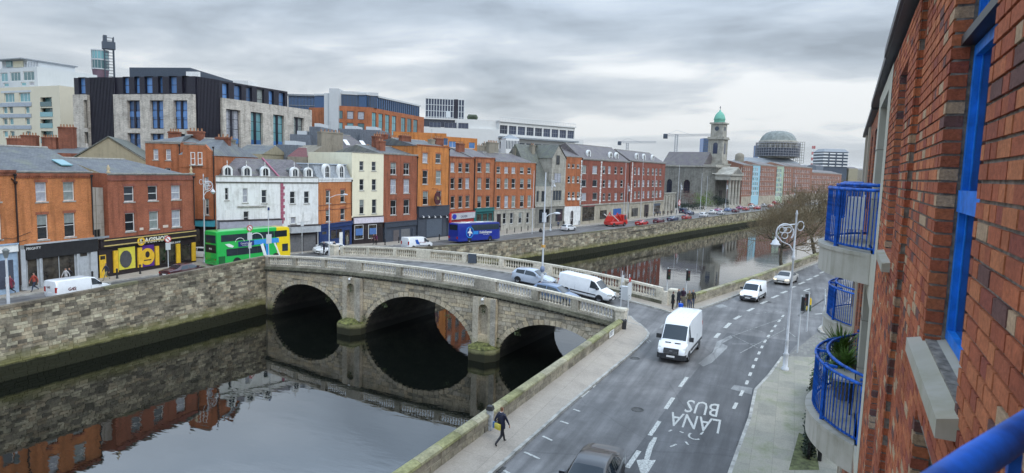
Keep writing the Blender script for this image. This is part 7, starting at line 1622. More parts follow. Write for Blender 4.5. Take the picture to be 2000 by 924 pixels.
for sd in (1, -1):
    mb = MB(); y = sd*.66; mb.hexa([(5.62, sd*.56, .90), (5.88, sd*.56, .82), (5.74, sd*.95, .82), (5.52, sd*.97, .92)][::sd], [(5.55, sd*.56, 1.12), (5.80, sd*.56, 1.0), (5.66, sd*.93, 1.06), (5.42, sd*.955, 1.20)][::sd]); mb.build('headlight', HEADL, v.e)
    v.box('tail_light', -.02, .1, min(sd*.86, sd*.965), max(sd*.86, sd*.965), 1.1, 1.9, TAILR)
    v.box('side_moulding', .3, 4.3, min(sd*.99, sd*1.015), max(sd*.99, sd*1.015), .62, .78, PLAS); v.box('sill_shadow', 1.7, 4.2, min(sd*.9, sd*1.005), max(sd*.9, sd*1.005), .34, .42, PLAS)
    mb = MB(); mb.box(5.36, 5.46, min(sd*.12, sd*.52), max(sd*.12, sd*.52), 1.325, 1.345); mb.build('bonnet_slot', BLACK, v.e)
    for x in (2.2, 3.55): v.box('door_seam', x, x+.015, min(sd*.96, sd*1.002), max(sd*.96, sd*1.002), .5, 1.4, LEAD)
for y in (-.55, -.28, .0, .28, .55): v.box('roof_rib', .5, 3.7, y-.03, y+.03, 2.76, 2.785, PW)
v.mirrors(4.85, 1.42, PLAS, .1); v.place(45.55, 6.55, 177)
# medium panel van on the bridge and small vans
PANEL = [(0, .45, 1.15, 1.88, .88, .80), (.06, .36, 1.18, 1.93, .93, .82), (.4, .33, 1.2, 1.96, .95, .82), (3.1, .30, 1.15, 1.95, .95, .81), (3.6, .30, 1.12, 1.84, .95, .78), (4.35, .30, 1.08, 1.16, .94, .82), (4.85, .32, .95, 1.03, .90, .76), (5.15, .36, .78, .88, .82, .64), (5.28, .44, .62, .74, .66, .5)]
def pvan(name, label, paint=None, on=False, plates=True, scale=1.0):
    v = Veh(name, label, 'van', PANEL, paint or PW); v.top(3.68, 4.30, .92); v.swin(3.22, 4.12, 1.16); v.wheel(.95, .33, w=.2); v.wheel(4.25, .33, w=.2); v.lights(.82, 1.1, on=on, tl=.25, yw=.34, hh=.18)
    v.box('bumper', 5.05, 5.31, -.74, .74, .32, .52, PLAS); v.box('grille', 5.2, 5.30, -.42, .42, .58, .68, BLACK); v.box('number_plate', 5.30, 5.325, -.26, .26, .38, .48, WHITE); v.box('number_plate', -.02, .01, -.26, .26, .75, .86, WHITE)
    for sd in (1, -1):
        v.box('side_moulding', 1.3, 3.9, min(sd*.94, sd*.962), max(sd*.94, sd*.962), .55, .66, PLAS)
        for x in (1.75, 3.12): v.box('door_seam', x, x+.015, min(sd*.90, sd*.953), max(sd*.90, sd*.953), .45, 1.15, LEAD)
    v.mirrors(3.95, 1.14, PLAS, .04); return v
v = pvan('panel_van', 'white panel van leaving the bridge towards the junction'); v.place(56.9, 17.0, -95.5)
v = pvan('panel_van', 'white security van with a small red and black logo on the left quay'); v.place(36.9, 58.5, 0); v.e.scale = (.95, .95, .93); 
for sd in (-1,):
    lettering('G4S', .42, v.e, (1.35, -.965, 1.05), col((.12, .02, .02)), bold=.01); v.box('blue_strip', .3, .9, -.965, -.951, .62, .66, BLACK)
lettering('G4S', .3, v.e, (-.03, .25, 1.3), col((.12, .02, .02)), rot=(pi/2, 0, -pi/2))
v = pvan('panel_van', 'white van with a blue flash on its side in front of the grey shutters'); p = GG(848, 480); v.place(85.0, 53.0, -14)
mb = MB(); mb.prism([(1.25, 1.55), (1.75, 1.6), (2.3, .75), (1.5, .95)], -.975, -.957); mb.build('blue_flash', col((.015, .09, .40)), v.e); lettering('RENT A VAN', .26, v.e, (2.75, -.965, 1.1), col((.35, .16, .2)))
KANG = [(0, .42, 1.05, 1.72, .80, .72), (.06, .34, 1.08, 1.78, .86, .74), (.5, .30, 1.1, 1.82, .88, .74), (2.3, .28, 1.05, 1.81, .885, .73), (2.75, .28, 1.03, 1.72, .885, .71), (3.45, .28, 1.0, 1.08, .88, .76), (3.85, .30, .90, .98, .86, .70), (4.1, .34, .74, .84, .80, .6), (4.22, .42, .6, .7, .66, .48)]
v = Veh('small_van', 'small white van with lit headlamps on the far lane of the near road', 'van', KANG, PW); v.top(2.80, 3.40, .92); v.swin(2.42, 3.2, 1.1); v.wheel(.8, .31); v.wheel(3.4, .31); v.lights(.78, 1.0, on=True, tl=.22, yw=.26, hh=.2)
v.box('bumper', 3.9, 4.25, -.78, .78, .28, .56, PLAS); v.box('grille', 4.1, 4.24, -.4, .4, .60, .70, BLACK); v.box('number_plate', 4.25, 4.27, -.26, .26, .40, .50, WHITE); v.mirrors(3.1, 1.1, PLAS, .04)
for sd in (1, -1): v.box('side_moulding', 1.0, 3.0, min(sd*.87, sd*.90), max(sd*.87, sd*.90), .5, .62, PLAS)
v.place(70.0, 3.0, 168.5)
v = car('saloon_car', 'silver saloon car following the small white van', paintc((.42, .40, .37)), 'sedan', on=True); v.place(83.4, .0, 166)
v = car('saloon_car', 'glossy black saloon car cut off by the bottom edge', paintc((.012, .014, .020)), 'sedan'); p = G(1152, 903, 1.42); v.place(p.x+.45, p.y, 181.5)
v = car('hatchback_car', 'pale silver blue hatchback crossing the bridge', paintc((.40, .45, .53)), 'hatch'); v.place(57.6, 22.6, -95.5)
p = G(1086, 568, 2.1); v = car('hatchback_car', 'blue car half hidden behind the near balustrade', paintc((.10, .15, .25)), 'hatch'); v.place(p.x-.1, p.y, -95.5)
v = car('saloon_car', 'dark maroon car seen over the river wall', paintc((.05, .012, .016)), 'sedan'); v.place(48.3, 59.3, 2)
v = car('hatchback_car', 'white car nosing out at the end of the bridge', paintc((.66, .67, .68)), 'hatch'); v.place(70.0, 57.6, 172)
v = car('hatchback_car', 'white car waiting behind the one at the end of the bridge', paintc((.62, .63, .64)), 'hatch'); v.place(72.6, 60.6, 190)
p = P(387, 83, 480); v = car('hatchback_car', 'white car tucked between the yellow shop and the green bus', paintc((.7, .7, .7)), 'hatch'); v.place(p.x-.2, p.y-1.4, -60)
# ---- double decker
GRN = paintc((.015, .42, .07)); YLW = paintc((.80, .58, .01)); BUSB = [(0, .35, 2.4, 4.22, 1.20, 1.14), (.08, .28, 2.4, 4.30, 1.26, 1.18), (.3, .25, 2.4, 4.34, 1.27, 1.19), (8.4, .25, 2.4, 4.34, 1.27, 1.19)]
v = Veh('double_decker_bus', 'green double decker bus with a yellow front turning off the bridge', 'bus', BUSB, GRN)
BY = [(8.4, .25, 2.4, 4.345, 1.272, 1.192), (10.1, .25, 2.4, 4.30, 1.272, 1.18), (10.45, .28, 2.2, 4.15, 1.25, 1.12), (10.58, .35, 1.9, 3.9, 1.16, 1.02)]
loft(BY, YLW, 'front_body', v.e); v.st = BUSB[:-1]+[(8.4, .25, 2.4, 4.34, 1.27, 1.19)]+BY[1:]; v.L = 10.58
def bpanel(xa, xb, za, zb_, mat, name='window', off=.012, sides=(-1, 1)):
    for sd in sides:
        y0 = sd*(1.275); y1 = sd*(1.275+off); ta = 1.275 if za < 2.5 else lerp(1.255, 1.19, (za-2.4)/1.88); tb = 1.275 if zb_ < 2.5 else lerp(1.255, 1.19, (zb_-2.4)/1.88)
        mb = MB(); A = [(xa, sd*(ta-.03), za), (xb, sd*(ta-.03), za), (xb, sd*(ta+off), za), (xa, sd*(ta+off), za)]; B = [(xa, sd*(tb-.03), zb_), (xb, sd*(tb-.03), zb_), (xb, sd*(tb+off), zb_), (xa, sd*(tb+off), zb_)]
        if sd < 0: A = A[::-1]; B = B[::-1]
        mb.hexa(A, B); mb.build(name, mat, v.e)
bpanel(.55, 8.0, 3.05, 3.86, VGL); bpanel(8.05, 10.0, 3.05, 3.86, VGL); bpanel(1.2, 6.7, 1.30, 2.15, VGL); bpanel(9.2, 10.1, 1.15, 2.1, VGL)
for x in (2.0, 3.6, 5.2, 6.8): bpanel(x, x+.06, 3.05, 3.86, BLACK, 'window_pillar', .018)
for x in (2.6, 4.0, 5.4): bpanel(x, x+.06, 1.3, 2.15, BLACK, 'window_pillar', .018)
WL = paintc((.75, .78, .76)); NB = paintc((.01, .02, .16)); SB = paintc((.03, .25, .62))
bpanel(2.8, 5.0, 2.28, 2.92, NB, 'advert_panel', .016); bpanel(5.02, 8.7, 2.36, 2.95, SB, 'advert_panel', .016)
def blade(pts, mat, off=.03):
    mb = MB(); mb.prism([(x, z) for x, z in pts], -(1.275+off), -1.22); mb.build('livery_swoosh', mat, v.e)
blade([(1.0, 2.75), (1.6, 2.78), (2.2, 2.45), (2.0, 2.28), (1.5, 2.38)], WL); blade([(5.9, 2.3), (6.3, 2.45), (6.9, .6), (6.5, .5)], WL); blade([(6.6, 2.3), (7.1, 2.35), (7.3, .5), (6.9, .45)], SB, .028); blade([(7.9, 2.35), (8.15, 2.35), (8.9, .6), (8.7, .6)], WL)
mb = MB(); mb.tube([(5.3+1.0*cos(pi-t), -1.275+.03*sin(t), 2.95+.85*sin(t)) for t in [pi*i/10 for i in range(11)]], .05, 5); mb.build('livery_swoosh', WL, v.e)
mb = MB(); mb.tube([(3.0+.6*cos(pi-t), -1.30, 2.92+.45*sin(t)) for t in [pi*i/10 for i in range(11)]], .035, 5); mb.build('livery_swoosh', WL, v.e)
lettering('Good value', .34, v.e, (3.9, -1.30, 2.66), WHITE); lettering('for your journey', .17, v.e, (3.9, -1.30, 2.42), WHITE)
v.box('rear_window', -.02, .03, -1.0, 1.0, 2.9, 3.85, VGL); v.box('rear_window', -.025, .02, -1.02, 1.02, 1.75, 2.7, BLACK); v.box('rear_vent', -.022, .02, -.95, .95, .6, 1.3, GRN)
for k in range(6): v.box('vent_slat', -.05, -.022, -.9, .9, .65+k*.1, .7+k*.1, GRN)
v.box('rear_door_panel', .15, 1.0, -1.29, -1.27, .35, 1.35, paintc((.01, .12, .03)))
lettering('BUS', .3, v.e, (-.04, .0, 2.2), WHITE, rot=(pi/2, 0, -pi/2)); v.box('rear_light', -.035, -.0, -.95, -.75, .9, 1.1, TAILR); v.box('rear_light', -.035, -.0, .75, .95, .9, 1.1, TAILR)
mb = MB(); mb.hexa([(10.5, -1.0, .9), (10.6, -1.0, .9), (10.6, 1.0, .9), (10.5, 1.0, .9)], [(10.3, -1.0, 2.0), (10.55, -1.0, 2.0), (10.55, 1.0, 2.0), (10.3, 1.0, 2.0)]); mb.build('windscreen', VGL, v.e)
v.W = 1.27; v.wheel(2.6, .48, w=.3); v.wheel(8.2, .48, w=.3); v.place(60.0, 61.95, -8)
# ---- coach
CB = paintc((.008, .025, .26)); v = Veh('coach', 'dark blue airport coach with an aeroplane emblem on the far quay', 'coach', [(0, .4, 1.7, 3.35, 1.16, 1.08), (.1, .3, 1.7, 3.46, 1.25, 1.14), (.4, .28, 1.7, 3.5, 1.27, 1.15), (10.6, .28, 1.6, 3.5, 1.27, 1.15), (11.3, .3, 1.3, 3.4, 1.25, 1.1), (11.55, .35, 1.1, 3.1, 1.15, .98)], CB)
def cpanel(xa, xb, za, zb_, mat, name='window', off=.014):
    for sd in (-1, 1):
        ta = v.side((xa+xb)/2, za, 0); tb = v.side((xa+xb)/2, zb_, 0); mb = MB(); A = [(xa, sd*(ta-.03), za), (xb, sd*(ta-.03), za), (xb, sd*(ta+off), za), (xa, sd*(ta+off), za)]; B = [(xa, sd*(tb-.03), zb_), (xb, sd*(tb-.03), zb_), (xb, sd*(tb+off), zb_), (xa, sd*(tb+off), zb_)]
        if sd < 0: A = A[::-1]; B = B[::-1]
        mb.hexa(A, B); mb.build(name, mat, v.e)
cpanel(3.4, 11.1, 2.15, 3.15, VGL); cpanel(3.9, 5.2, 1.45, 2.0, SB, 'advert_panel'); 
for x in (4.9, 6.4, 7.9, 9.4): cpanel(x, x+.07, 2.15, 3.15, BLACK, 'window_pillar', .02)
mb = MB(); n = 22; R1, R2 = 1.0, .86; c = (2.9, 1.85)
for i in range(n): 
    t0 = 2*pi*i/n; t1 = 2*pi*(i+1)/n; mb.hexa([(c[0]+r_*cos(t), -1.31, c[1]+r_*sin(t)) for r_, t in ((R2, t0), (R1, t0), (R1, t1), (R2, t1))], [(c[0]+r_*cos(t), -1.20, c[1]+r_*sin(t)) for r_, t in ((R2, t0), (R1, t0), (R1, t1), (R2, t1))])
mb.build('ring_emblem', SB, v.e)
mb = MB(); mb.prism([(2.75, 1.2), (2.95, 1.25), (3.02, 1.75), (3.5, 1.55), (3.5, 1.75), (3.05, 2.1), (2.98, 2.6), (2.8, 2.6), (2.75, 2.1), (2.3, 1.9), (2.35, 1.7), (2.78, 1.78)], -1.33, -1.25); mb.build('aeroplane_emblem', WL, v.e)
lettering('DublinExpress', .62, v.e, (7.2, -1.30, 1.75), WHITE, sx=.95, bold=.01); lettering('airport express coach', .2, v.e, (7.4, -1.30, 1.35), WHITE)
v.box('rear_window', -.03, .02, -.9, .9, 2.3, 3.2, VGL); v.box('tail_light', -.03, .05, -1.1, -.8, .8, 1.2, TAILR); v.box('tail_light', -.03, .05, .8, 1.1, .8, 1.2, TAILR); v.box('roof_hatch', 2.5, 3.6, -.6, .6, 3.5, 3.62, WL); v.box('roof_hatch', 6.5, 7.4, -.5, .5, 3.5, 3.6, WL); v.box('white_roof', .4, 10.5, -.95, .95, 3.512, 3.53, WL)
v.top(11.32, 11.5, .95); v.W = 1.27; v.wheel(2.9, .48, w=.3); v.wheel(8.6, .48, w=.3); v.mirrors(11.3, 2.5, BLACK, .1)
a = GG(905, 475.5); hd = -13.8; d = Vector((cos(radians(hd)), sin(radians(hd)), 0)); c = a+d*4.5+Vector((-d.y, d.x, 0))*1.27; v.place(c.x, c.y, hd)
# ---- red frame truck
RED = paintc((.48, .018, .012)); a = GG(1188, 444); b_ = GG(1231, 441); d = (b_-a).normalized(); hd = math.degrees(atan2(d.y, d.x))
v = Veh('skip_truck', 'bright red skip truck with diagonal lifting arms on the far quay', 'truck', [(0, .5, .9, 1.2, 1.1, 1.05), (.1, .45, 1.0, 1.25, 1.2, 1.1), (5.0, .45, 1.0, 1.25, 1.2, 1.1), (5.1, .4, 1.6, 2.9, 1.2, 1.1), (6.4, .4, 1.6, 2.9, 1.2, 1.05), (6.9, .45, 1.4, 1.7, 1.15, .95)], RED); v.top(6.45, 6.85, .9); v.swin(5.4, 6.3); v.W = 1.2; v.wheel(1.2, .48, w=.3); v.wheel(5.6, .48, w=.3)
mb = MB(); mb.prism([(.2, 1.3), (1.0, 2.5), (4.2, 2.7), (4.8, 1.3)], -1.0, 1.0); mb.build('skip', RED, v.e)
for sd in (1, -1):
    for (p, q) in (((.3, 1.3), (2.6, 3.4)), ((4.6, 1.3), (2.2, 3.3)), ((.2, 3.0), (3.0, 1.4))): mb = MB(); mb.tube([(p[0], sd*1.15, p[1]), (q[0], sd*1.15, q[1])], .11, 6); mb.build('lifting_arm', WL if p[1] > 2 else RED, v.e)
c = a.lerp(b_, .5)+Vector((-d.y, d.x, 0))*1.2; v.place(c.x, c.y, hd)
# ---- cars queueing along the far quay
rng = random.Random(17)
QC = [((.40, .015, .015), 'bright red'), ((.10, .02, .03), 'dark plum'), ((.30, .32, .34), 'grey'), ((.62, .63, .64), 'white'), ((.03, .04, .09), 'navy'), ((.45, .46, .48), 'silver'), ((.02, .02, .025), 'black'), ((.34, .05, .04), 'brick red'), ((.10, .16, .30), 'mid blue'), ((.66, .66, .64), 'off white'), ((.28, .05, .14), 'purple'), ((.5, .2, .15), 'faded red')]
QP = [(1115, 451, 3), (1258, 440.5, 0), (1291, 436.5, 1), (1318, 432, 4), (1345, 429, 7), (1350, 420, 4), (1378, 424, 3), (1396, 418, 9), (1412, 419.5, 5), (1425, 413, 8), (1440, 415, 1), (1448, 409, 10), (1460, 411.5, 7), (1472, 407, 3), (1482, 409, 0), (1495, 404, 5), (1508, 405.5, 11), (1520, 401, 7), (1532, 402, 9), (1546, 398, 0), (1560, 398, 3), (1405, 414, 10), (1470, 403, 11), (1515, 398, 0), (1540, 395.5, 1)]
WHR = ['just above the river wall by the stone Gothic house', 'on the road past the red skip truck', 'second in the queue past the red skip truck', 'beside the stone lodge', 'in front of the church garden, nearer lane', 'in front of the church garden, far lane', 'in front of the church garden by the green shrub', 'below the church portico, left side', 'below the church portico, nearer lane', 'below the church portico, far lane', 'right of the church columns', 'right of the church columns in the far lane', 'before the dark red brick block', 'before the pale blue stair tower', 'before the blue tower in the nearer lane', 'between the blue and green towers, far lane', 'between the blue and green towers, near lane', 'before the pale green tower', 'beyond the pale green tower, nearer lane', 'behind the first bare twigs', 'farthest along the quay behind the twigs', 'squeezed under the church portico corner', 'close to the shopfronts by the blue tower', 'close to the shopfronts by the green tower', 'close to the shopfronts at the end of the quay']
protoc = {}
for (px, py, ci), wh in zip(QP, WHR):
    c, nm = QC[ci]; p = GG(px, py)
    if ci not in protoc: vv = car('queueing_car', '', paintc(c), 'hatch' if ci % 2 else 'sedan'); protoc[ci] = (vv.e, vv.L); r_ = vv.e
    else: r_ = copy_tree(protoc[ci][0])
    r_['label'] = '%s car %s' % (nm, wh); r_['group'] = 'cars queueing along the far quay'; place(r_, p.x, p.y+.6, -13.5, protoc[ci][1])
p = GG(1353, 418); v = pvan('panel_van', 'navy blue van parked before the church garden', paintc((.015, .025, .07))); v.place(p.x, p.y+3, -13.5)
# ================================================================== STREET FURNITURE
LAMPW = flat('lamp post paint', (.55, .57, .60), .45, var=.1)
def ornate(name, label, x, y, z, H_, d=-1, yaw=0.0):
    e = empty(name, (x, y, z), yaw, label, 'street lamp', 'ornate scrolled street lamps along the quays')
    mb = MB(); mb.lathe([(.24, 0), (.24, .12), (.16, .2), (.15, 1.0), (.18, 1.05), (.115, 1.15), (.10, 1.9), (.13, 1.95), (.085, 2.05), (.08, 3.0), (.06, H_-3.2), (.11, H_-3.15), (.11, H_-3.0), (.06, H_-2.9), (.055, H_-.3), (.09, H_-.25), (.02, H_)], n=10); mb.build('post', LAMPW, e)
    mb = MB(); R_ = .55; c = (d*.66, H_-1.45)
    mb.tube([(c[0]+R_*cos(t), 0, c[1]+R_*sin(t)) for t in [pi*i/14 for i in range(-3, 18)]], .045, 6)
    for (a, b_, r_) in ((-.20, .16, .19), (.20, .16, .19), (0, -.2, .2), (.0, .2, .1)): mb.tube([(c[0]+a+r_*cos(t), 0, c[1]+b_+r_*sin(t)) for t in [2*pi*i/12 for i in range(13)]], .03, 5)
    mb.tube([(0, 0, H_-2.7), (d*.3, 0, H_-2.25), (d*.8, 0, H_-2.05), (d*1.22, 0, H_-1.6)], .035, 6); mb.tube([(-d*.3+.22*cos(t), 0, H_-1.0+.3*sin(t)) for t in [2*pi*i/10 for i in range(11)]], .03, 5); mb.tube([(0, 0, H_-.9), (c[0]+R_*.7*d, 0, c[1]+R_*.75)], .04, 5); mb.build('scroll_bracket', LAMPW, e)
    mb = MB(); mb.lathe([(.03, .5), (.07, .34), (.20, .24), (.22, .12), (.31, .05), (.31, 0)], (d*1.22, 0, H_-2.25), 10); mb.tube([(d*1.22, 0, H_-1.8), (d*1.22, 0, H_-1.5)], .03, 5); mb.build('lantern', LAMPW, e)
    mb = MB(); mb.lathe([(.25, 0), (.2, -.12), (.05, -.26)], (d*1.22, 0, H_-2.25), 10); mb.build('lantern_glass', flat('lantern glass', (.5, .52, .52), .2), e); return e
p = G(1533, 722, .13); eL = ornate('street_lamp', 'tall white ornate lamp post standing on the near footpath by the junction', p.x, p.y, .13, 10.45, 1, radians(113.5))
for (px, z_, lab, H_) in ((398.5, 78, 'ornate lamp before the tall brick gable behind the green bus', 10.9), (826, 116, 'ornate lamp in front of the tallest orange house', 10.8), (1076, 142, 'ornate lamp beside the stone Gothic house', 12.0), (1224, 180, 'ornate lamp where the two red brick blocks meet', 10.5), (1327, 222, 'ornate lamp left of the church windows', 10.5), (1416, 255, 'ornate lamp against the church columns', 10.5)):
    p = P(px, z_, 420); ornate('street_lamp', lab, p.x, p.y, ground_z(p.x, p.y)+.1, H_, 1, -.15)
def pole_lamp(name, label, x, y, z, H_, arm, zarm, r=.07):
    e = empty(name, (x, y, z), -.5, label, 'street lamp'); mb = MB(); mb.tube([(0, 0, 0), (0, 0, 1.3)], r*1.7, 8); mb.tube([(0, 0, 1.3), (0, 0, H_)], [r*1.1, r*.7], 8); mb.build('post', LAMPW, e)
    if arm: mb = MB(); mb.tube([(0, 0, zarm), (arm*.5, 0, zarm+.35), (arm, 0, zarm+.45)], .035, 6); mb.build('arm', LAMPW, e); mb = MB(); mb.lathe([(.05, .12), (.22, .06), (.26, -.02), (.18, -.08)], (arm+.3, 0, zarm+.42), 10); mb.v = [(lerp(arm+.3, a, 1.6), b, c) for a, b, c in mb.v]; mb.build('lamp_head', LAMPW, e)
    return e
p = P(643, 84, 450); pole_lamp('street_lamp', 'plain grey lamp post with a short arm at the far end of the bridge', p.x, p.y, ground_z(p.x, p.y), 8.4, 1.9, 7.6)
p = P(1059, 60.5, 540); e = pole_lamp('street_lamp', 'very tall white pole with a side lamp standing on the bridge by the silver hatchback', p.x, p.y, ground_z(p.x, p.y), 11.0, 1.3, 6.7, .085); mb = MB(); mb.box(-.16, .16, -.12, .12, 6.3, 7.2); mb.build('control_box', LAMPW, e); mb = MB(); mb.box(-.14, .14, -.14, .14, 3.9, 4.15); mb.build('yellow_band', col((.6, .33, .08)), e)
mb = MB(); mb.lathe([(.1, 1.5), (.2, 1.6), (.24, 1.8), (.2, 2.0), (.1, 2.1)], n=10); mb.build('flower_basket', col((.16, .2, .3)), e)
p = G(17, 602); e = empty('street_lamp', (p.x, p.y, 0), 0, 'short grey lantern post by the blue shopfront at the left edge', 'street lamp'); mb = MB(); mb.tube([(0, 0, 0), (0, 0, 2.6)], .12, 8); mb.tube([(0, 0, 2.6), (0, 0, 4.3)], .08, 8); mb.build('post', LAMPW, e); mb = MB(); mb.lathe([(.14, 4.2), (.24, 4.75), (.28, 4.8), (.06, 5.0)], n=8); mb.build('lantern', col((.2, .22, .22)), e)
for k, (px, z_, yt, lab) in enumerate([(1041, 134, 333, 'slim white mast at the corner of the granite house'), (1252, 190, 312, 'slim white mast in front of the second red brick block'), (1219, 172, 318, 'slim white mast in front of the first red brick block'), (1368, 225, 338, 'left slim white mast beside the green shrub'), (1379, 228, 344, 'right slim white mast beside the green shrub'), (1323, 205, 322, 'slim white mast before the church wall'), (1277, 200, 330, 'slim white mast right of the skip truck'), (1551, 150, 345, 'slim white mast among the bare trees')]):
    p = P(px, z_, 400); z0_ = ground_z(p.x, p.y) if px < 1500 else 0; mb = MB(); mb.tube([(0, 0, 0), (0, 0, Z(px, yt, z_)-z0_)], [.09, .05], 6); o = mb.build('mast', LAMPW, loc=(p.x, p.y, z0_)); tag(o, lab, 'mast', 'slim masts along the quays')
def tlight(label, px, py, H_, face, z0=None, tilt=0):
    p = GG(px, py); e = empty('traffic_light', (p.x, p.y, p.z+.12), face, label, 'traffic light', 'traffic lights at the junction'); mb = MB(); mb.tube([(0, 0, 0), (0, 0, H_)], .055, 8); mb.build('pole', LGY, e)
    mb = MB(); mb.box(-.28, -.07, -.16, .16, H_-1.1, H_-.1); mb.build('signal_head', BLACK, e)
    for i, c in enumerate(((.10, .015, .015), (.08, .05, .015), (.012, .06, .03))): mb = MB(); mb.tube([(-.30, 0, H_-.25-.33*i), (-.28, 0, H_-.25-.33*i)], .10, 10); mb.tube([(-.34, 0, H_-.16-.33*i), (-.28, 0, H_-.15-.33*i)], .02, 4); mb.build('lens', col(c), e)
    return e
tlight('traffic light left of the pedestrians at the bridge corner', 1301, 598, 3.6, .6); tlight('traffic light right of the waiting group with a bent arm', 1338, 598, 3.5, .9); tlight('pale framed traffic light on the near footpath beside the tall lamp', 1557, 692, 4.2, 1.2); tlight('small signal post at the kerb of the side street', 1575, 650, 3.2, -2.5)
def post(name, label, cat, px, py, H_, r=.06, mat=None, z=None, cap=False, group=None):
    p = GG(px, py); mb = MB(); mb.lathe([(r*1.3, 0), (r*1.3, .1), (r, .14), (r, H_*.85), (r*1.25, H_*.87), (r*1.25, H_*.93), (r*.5, H_)], n=8); o = mb.build(name, mat or BLACK, loc=(p.x, p.y, p.z+.12)); return tag(o, label, cat, group)
BG = 'black bollards on the far footpath'
for (px, py, lab) in ((181, 552, 'black bollard at the right end of the grey shopfront'), (229, 546, 'black bollard before the yellow picture panel'), (274, 537, 'black bollard before the purple panel'), (752, 480, 'black bollard before the grey shutters, the left one'), (779, 476, 'black bollard behind the white van with the blue flash'), (858, 470, 'black bollard left of the blue coach'), (990, 457, 'first black bollard right of the coach'), (1005, 455, 'second black bollard right of the coach'), (1018, 453, 'third black bollard right of the coach'), (1031, 451, 'fourth black bollard right of the coach'), (1077, 447, 'black bollard before the stone Gothic house'), (1116, 441, 'black bollard before the white arched doorway'), (1131, 440, 'black bollard right of the white arched doorway'), (1144, 438, 'black bollard before the first red brick block')): post('bollard', lab, 'bollard', px, py, 1.05, .09, group=BG)
post('bollard', 'black bollard with a pale band on the side street footpath', 'bollard', 1641, 625, 1.0, .09)
def signpost(name, label, px, py, H_, plates, cat='road sign'):
    p = GG(px, py); e = empty(name, (p.x, p.y, p.z+.1), -YAW*0-.2, label, cat); mb = MB(); mb.tube([(0, 0, 0), (0, 0, H_)], .045, 8); mb.build('pole', LGY, e)
    for (kind, z, w, h_, c) in plates:
        mb = MB()
        if kind == 'disc': mb.prism([(w*cos(2*pi*i/20), z+w*sin(2*pi*i/20)) for i in range(20)], -.08, -.05); o = mb.build('sign_plate', c, e); mb = MB(); mb.prism([(w*.74*cos(2*pi*i/20), z+w*.74*sin(2*pi*i/20)) for i in range(20)], -.09, -.081); mb.build('sign_face', WHITE, o); mb = MB(); mb.hexa([(-w*.6, -.1, z+w*.42), (-w*.42, -.1, z+w*.6), (-w*.42, -.091, z+w*.6), (-w*.6, -.091, z+w*.42)], [(w*.42, -.1, z-w*.6), (w*.6, -.1, z-w*.42), (w*.6, -.091, z-w*.42), (w*.42, -.091, z-w*.6)]); mb.build('red_bar', c, o)
        else: mb.box(-w/2, w/2, -.08, -.05, z, z+h_); mb.build('sign_plate', c, e)
    return e
REDS = col((.45, .03, .03)); signpost('road_sign', 'round prohibition sign on a grey pole before the yellow shop', 329, 531, 3.9, [('disc', 3.6, .38, 0, REDS), ('box', 2.4, .55, .8, LGY)]); signpost('road_sign', 'round prohibition sign in front of the green bus', 488, 519, 5.2, [('disc', 4.4, .38, 0, REDS), ('box', 3.0, .6, .9, LGY), ('box', 2.0, .4, .6, LGY)]); signpost('road_sign', 'tall pole with a blue grey box in front of the bus front', 525, 517, 6.6, [('box', 2.4, .7, 1.1, LGY), ('box', 6.3, .25, .35, NAVY)])
signpost('road_sign', 'grey backed sign with a small red top at the near end of the bridge', 1225, 632, 4.0, [('box', 2.3, .75, 1.0, LGY), ('box', 3.4, .3, .35, REDS)]); signpost('parking_sign', 'white ticket machine pole on the side street footpath', 1606, 640, 3.2, [('box', 1.9, .35, .8, LGY)]); signpost('road_sign', 'tall plain pole with a red topped sign on the bridge beside the white van', 1212, 605, 3.4, [('box', 2.4, .5, .6, LGY)]); signpost('bus_stop', 'thin pole at the lane before the navy shop', 590, 498, 4.8, [('box', 3.9, .5, .6, LGY)]); signpost('road_sign', 'far post with a red sign near the church steps', 1325, 424, 5.5, [('disc', 4.4, 1.0, 0, REDS)])
p = G(956, 851); e = empty('utility_pillar', (p.x, p.y, .13), .1, 'slim grey metal pillar with a black cap against the parapet behind the man', 'utility box'); mb = MB(); mb.box(-.13, .13, -.13, .13, 0, 1.15); mb.build('body', flat('scuffed steel', (.38, .40, .42), .5, var=.4, scale=6), e); mb = MB(); mb.hexa([(-.17, -.17, 1.15), (.17, -.17, 1.15), (.17, .17, 1.15), (-.17, .17, 1.15)], [(-.12, -.12, 1.34), (.12, -.12, 1.34), (.12, .12, 1.34), (-.12, .12, 1.34)]); mb.build('cap', BLACK, e)
p = G(1216, 651); e = empty('litter_bin', (p.x, p.y, .13), 0, 'dark grey litter bin at the end of the mossy parapet', 'litter bin'); mb = MB(); mb.lathe([(.22, 0), (.26, .1), (.28, .85), (.30, .9)], n=14); mb.build('body', PLAS, e); mb = MB(); mb.lathe([(.30, .9), (.27, 1.0), (.1, 1.06)], n=14); mb.build('lid', BLACK, e)
mb = MB(); p = G(1192, 656); mb.box(-.55, .55, -.03, 0, .45, .95); o = mb.build('notice_board', WHITE, loc=(45.9, 11.63, 0), rz=-.039); tag(o, 'small white notice fixed to the parapet by the bridge', 'notice')
mb = MB(); 
for i, z in enumerate((.84, .76, .68, .6)): mb.box(-.45, .45-.12*i, -.038, -.0305, z, z+.035)
k_ = mb.build('notice_text', DKP, o)
p = G(1579, 606); e = empty('grit_bin', (p.x, p.y, 0), .3, 'yellow keep left bollard standing on the white line of the road', 'traffic bollard'); mb = MB(); mb.box(-.14, .14, -.18, .18, .0, 1.1); mb.build('body', col((.75, .50, .02)), e); mb = MB(); mb.box(-.10, .10, -.14, .14, 1.1, 1.2); mb.build('cap', col((.75, .50, .02)), e); mb = MB(); mb.box(-.3, -.15, -.12, .12, .0, .55); mb.build('green_post', col((.03, .09, .05)), e)
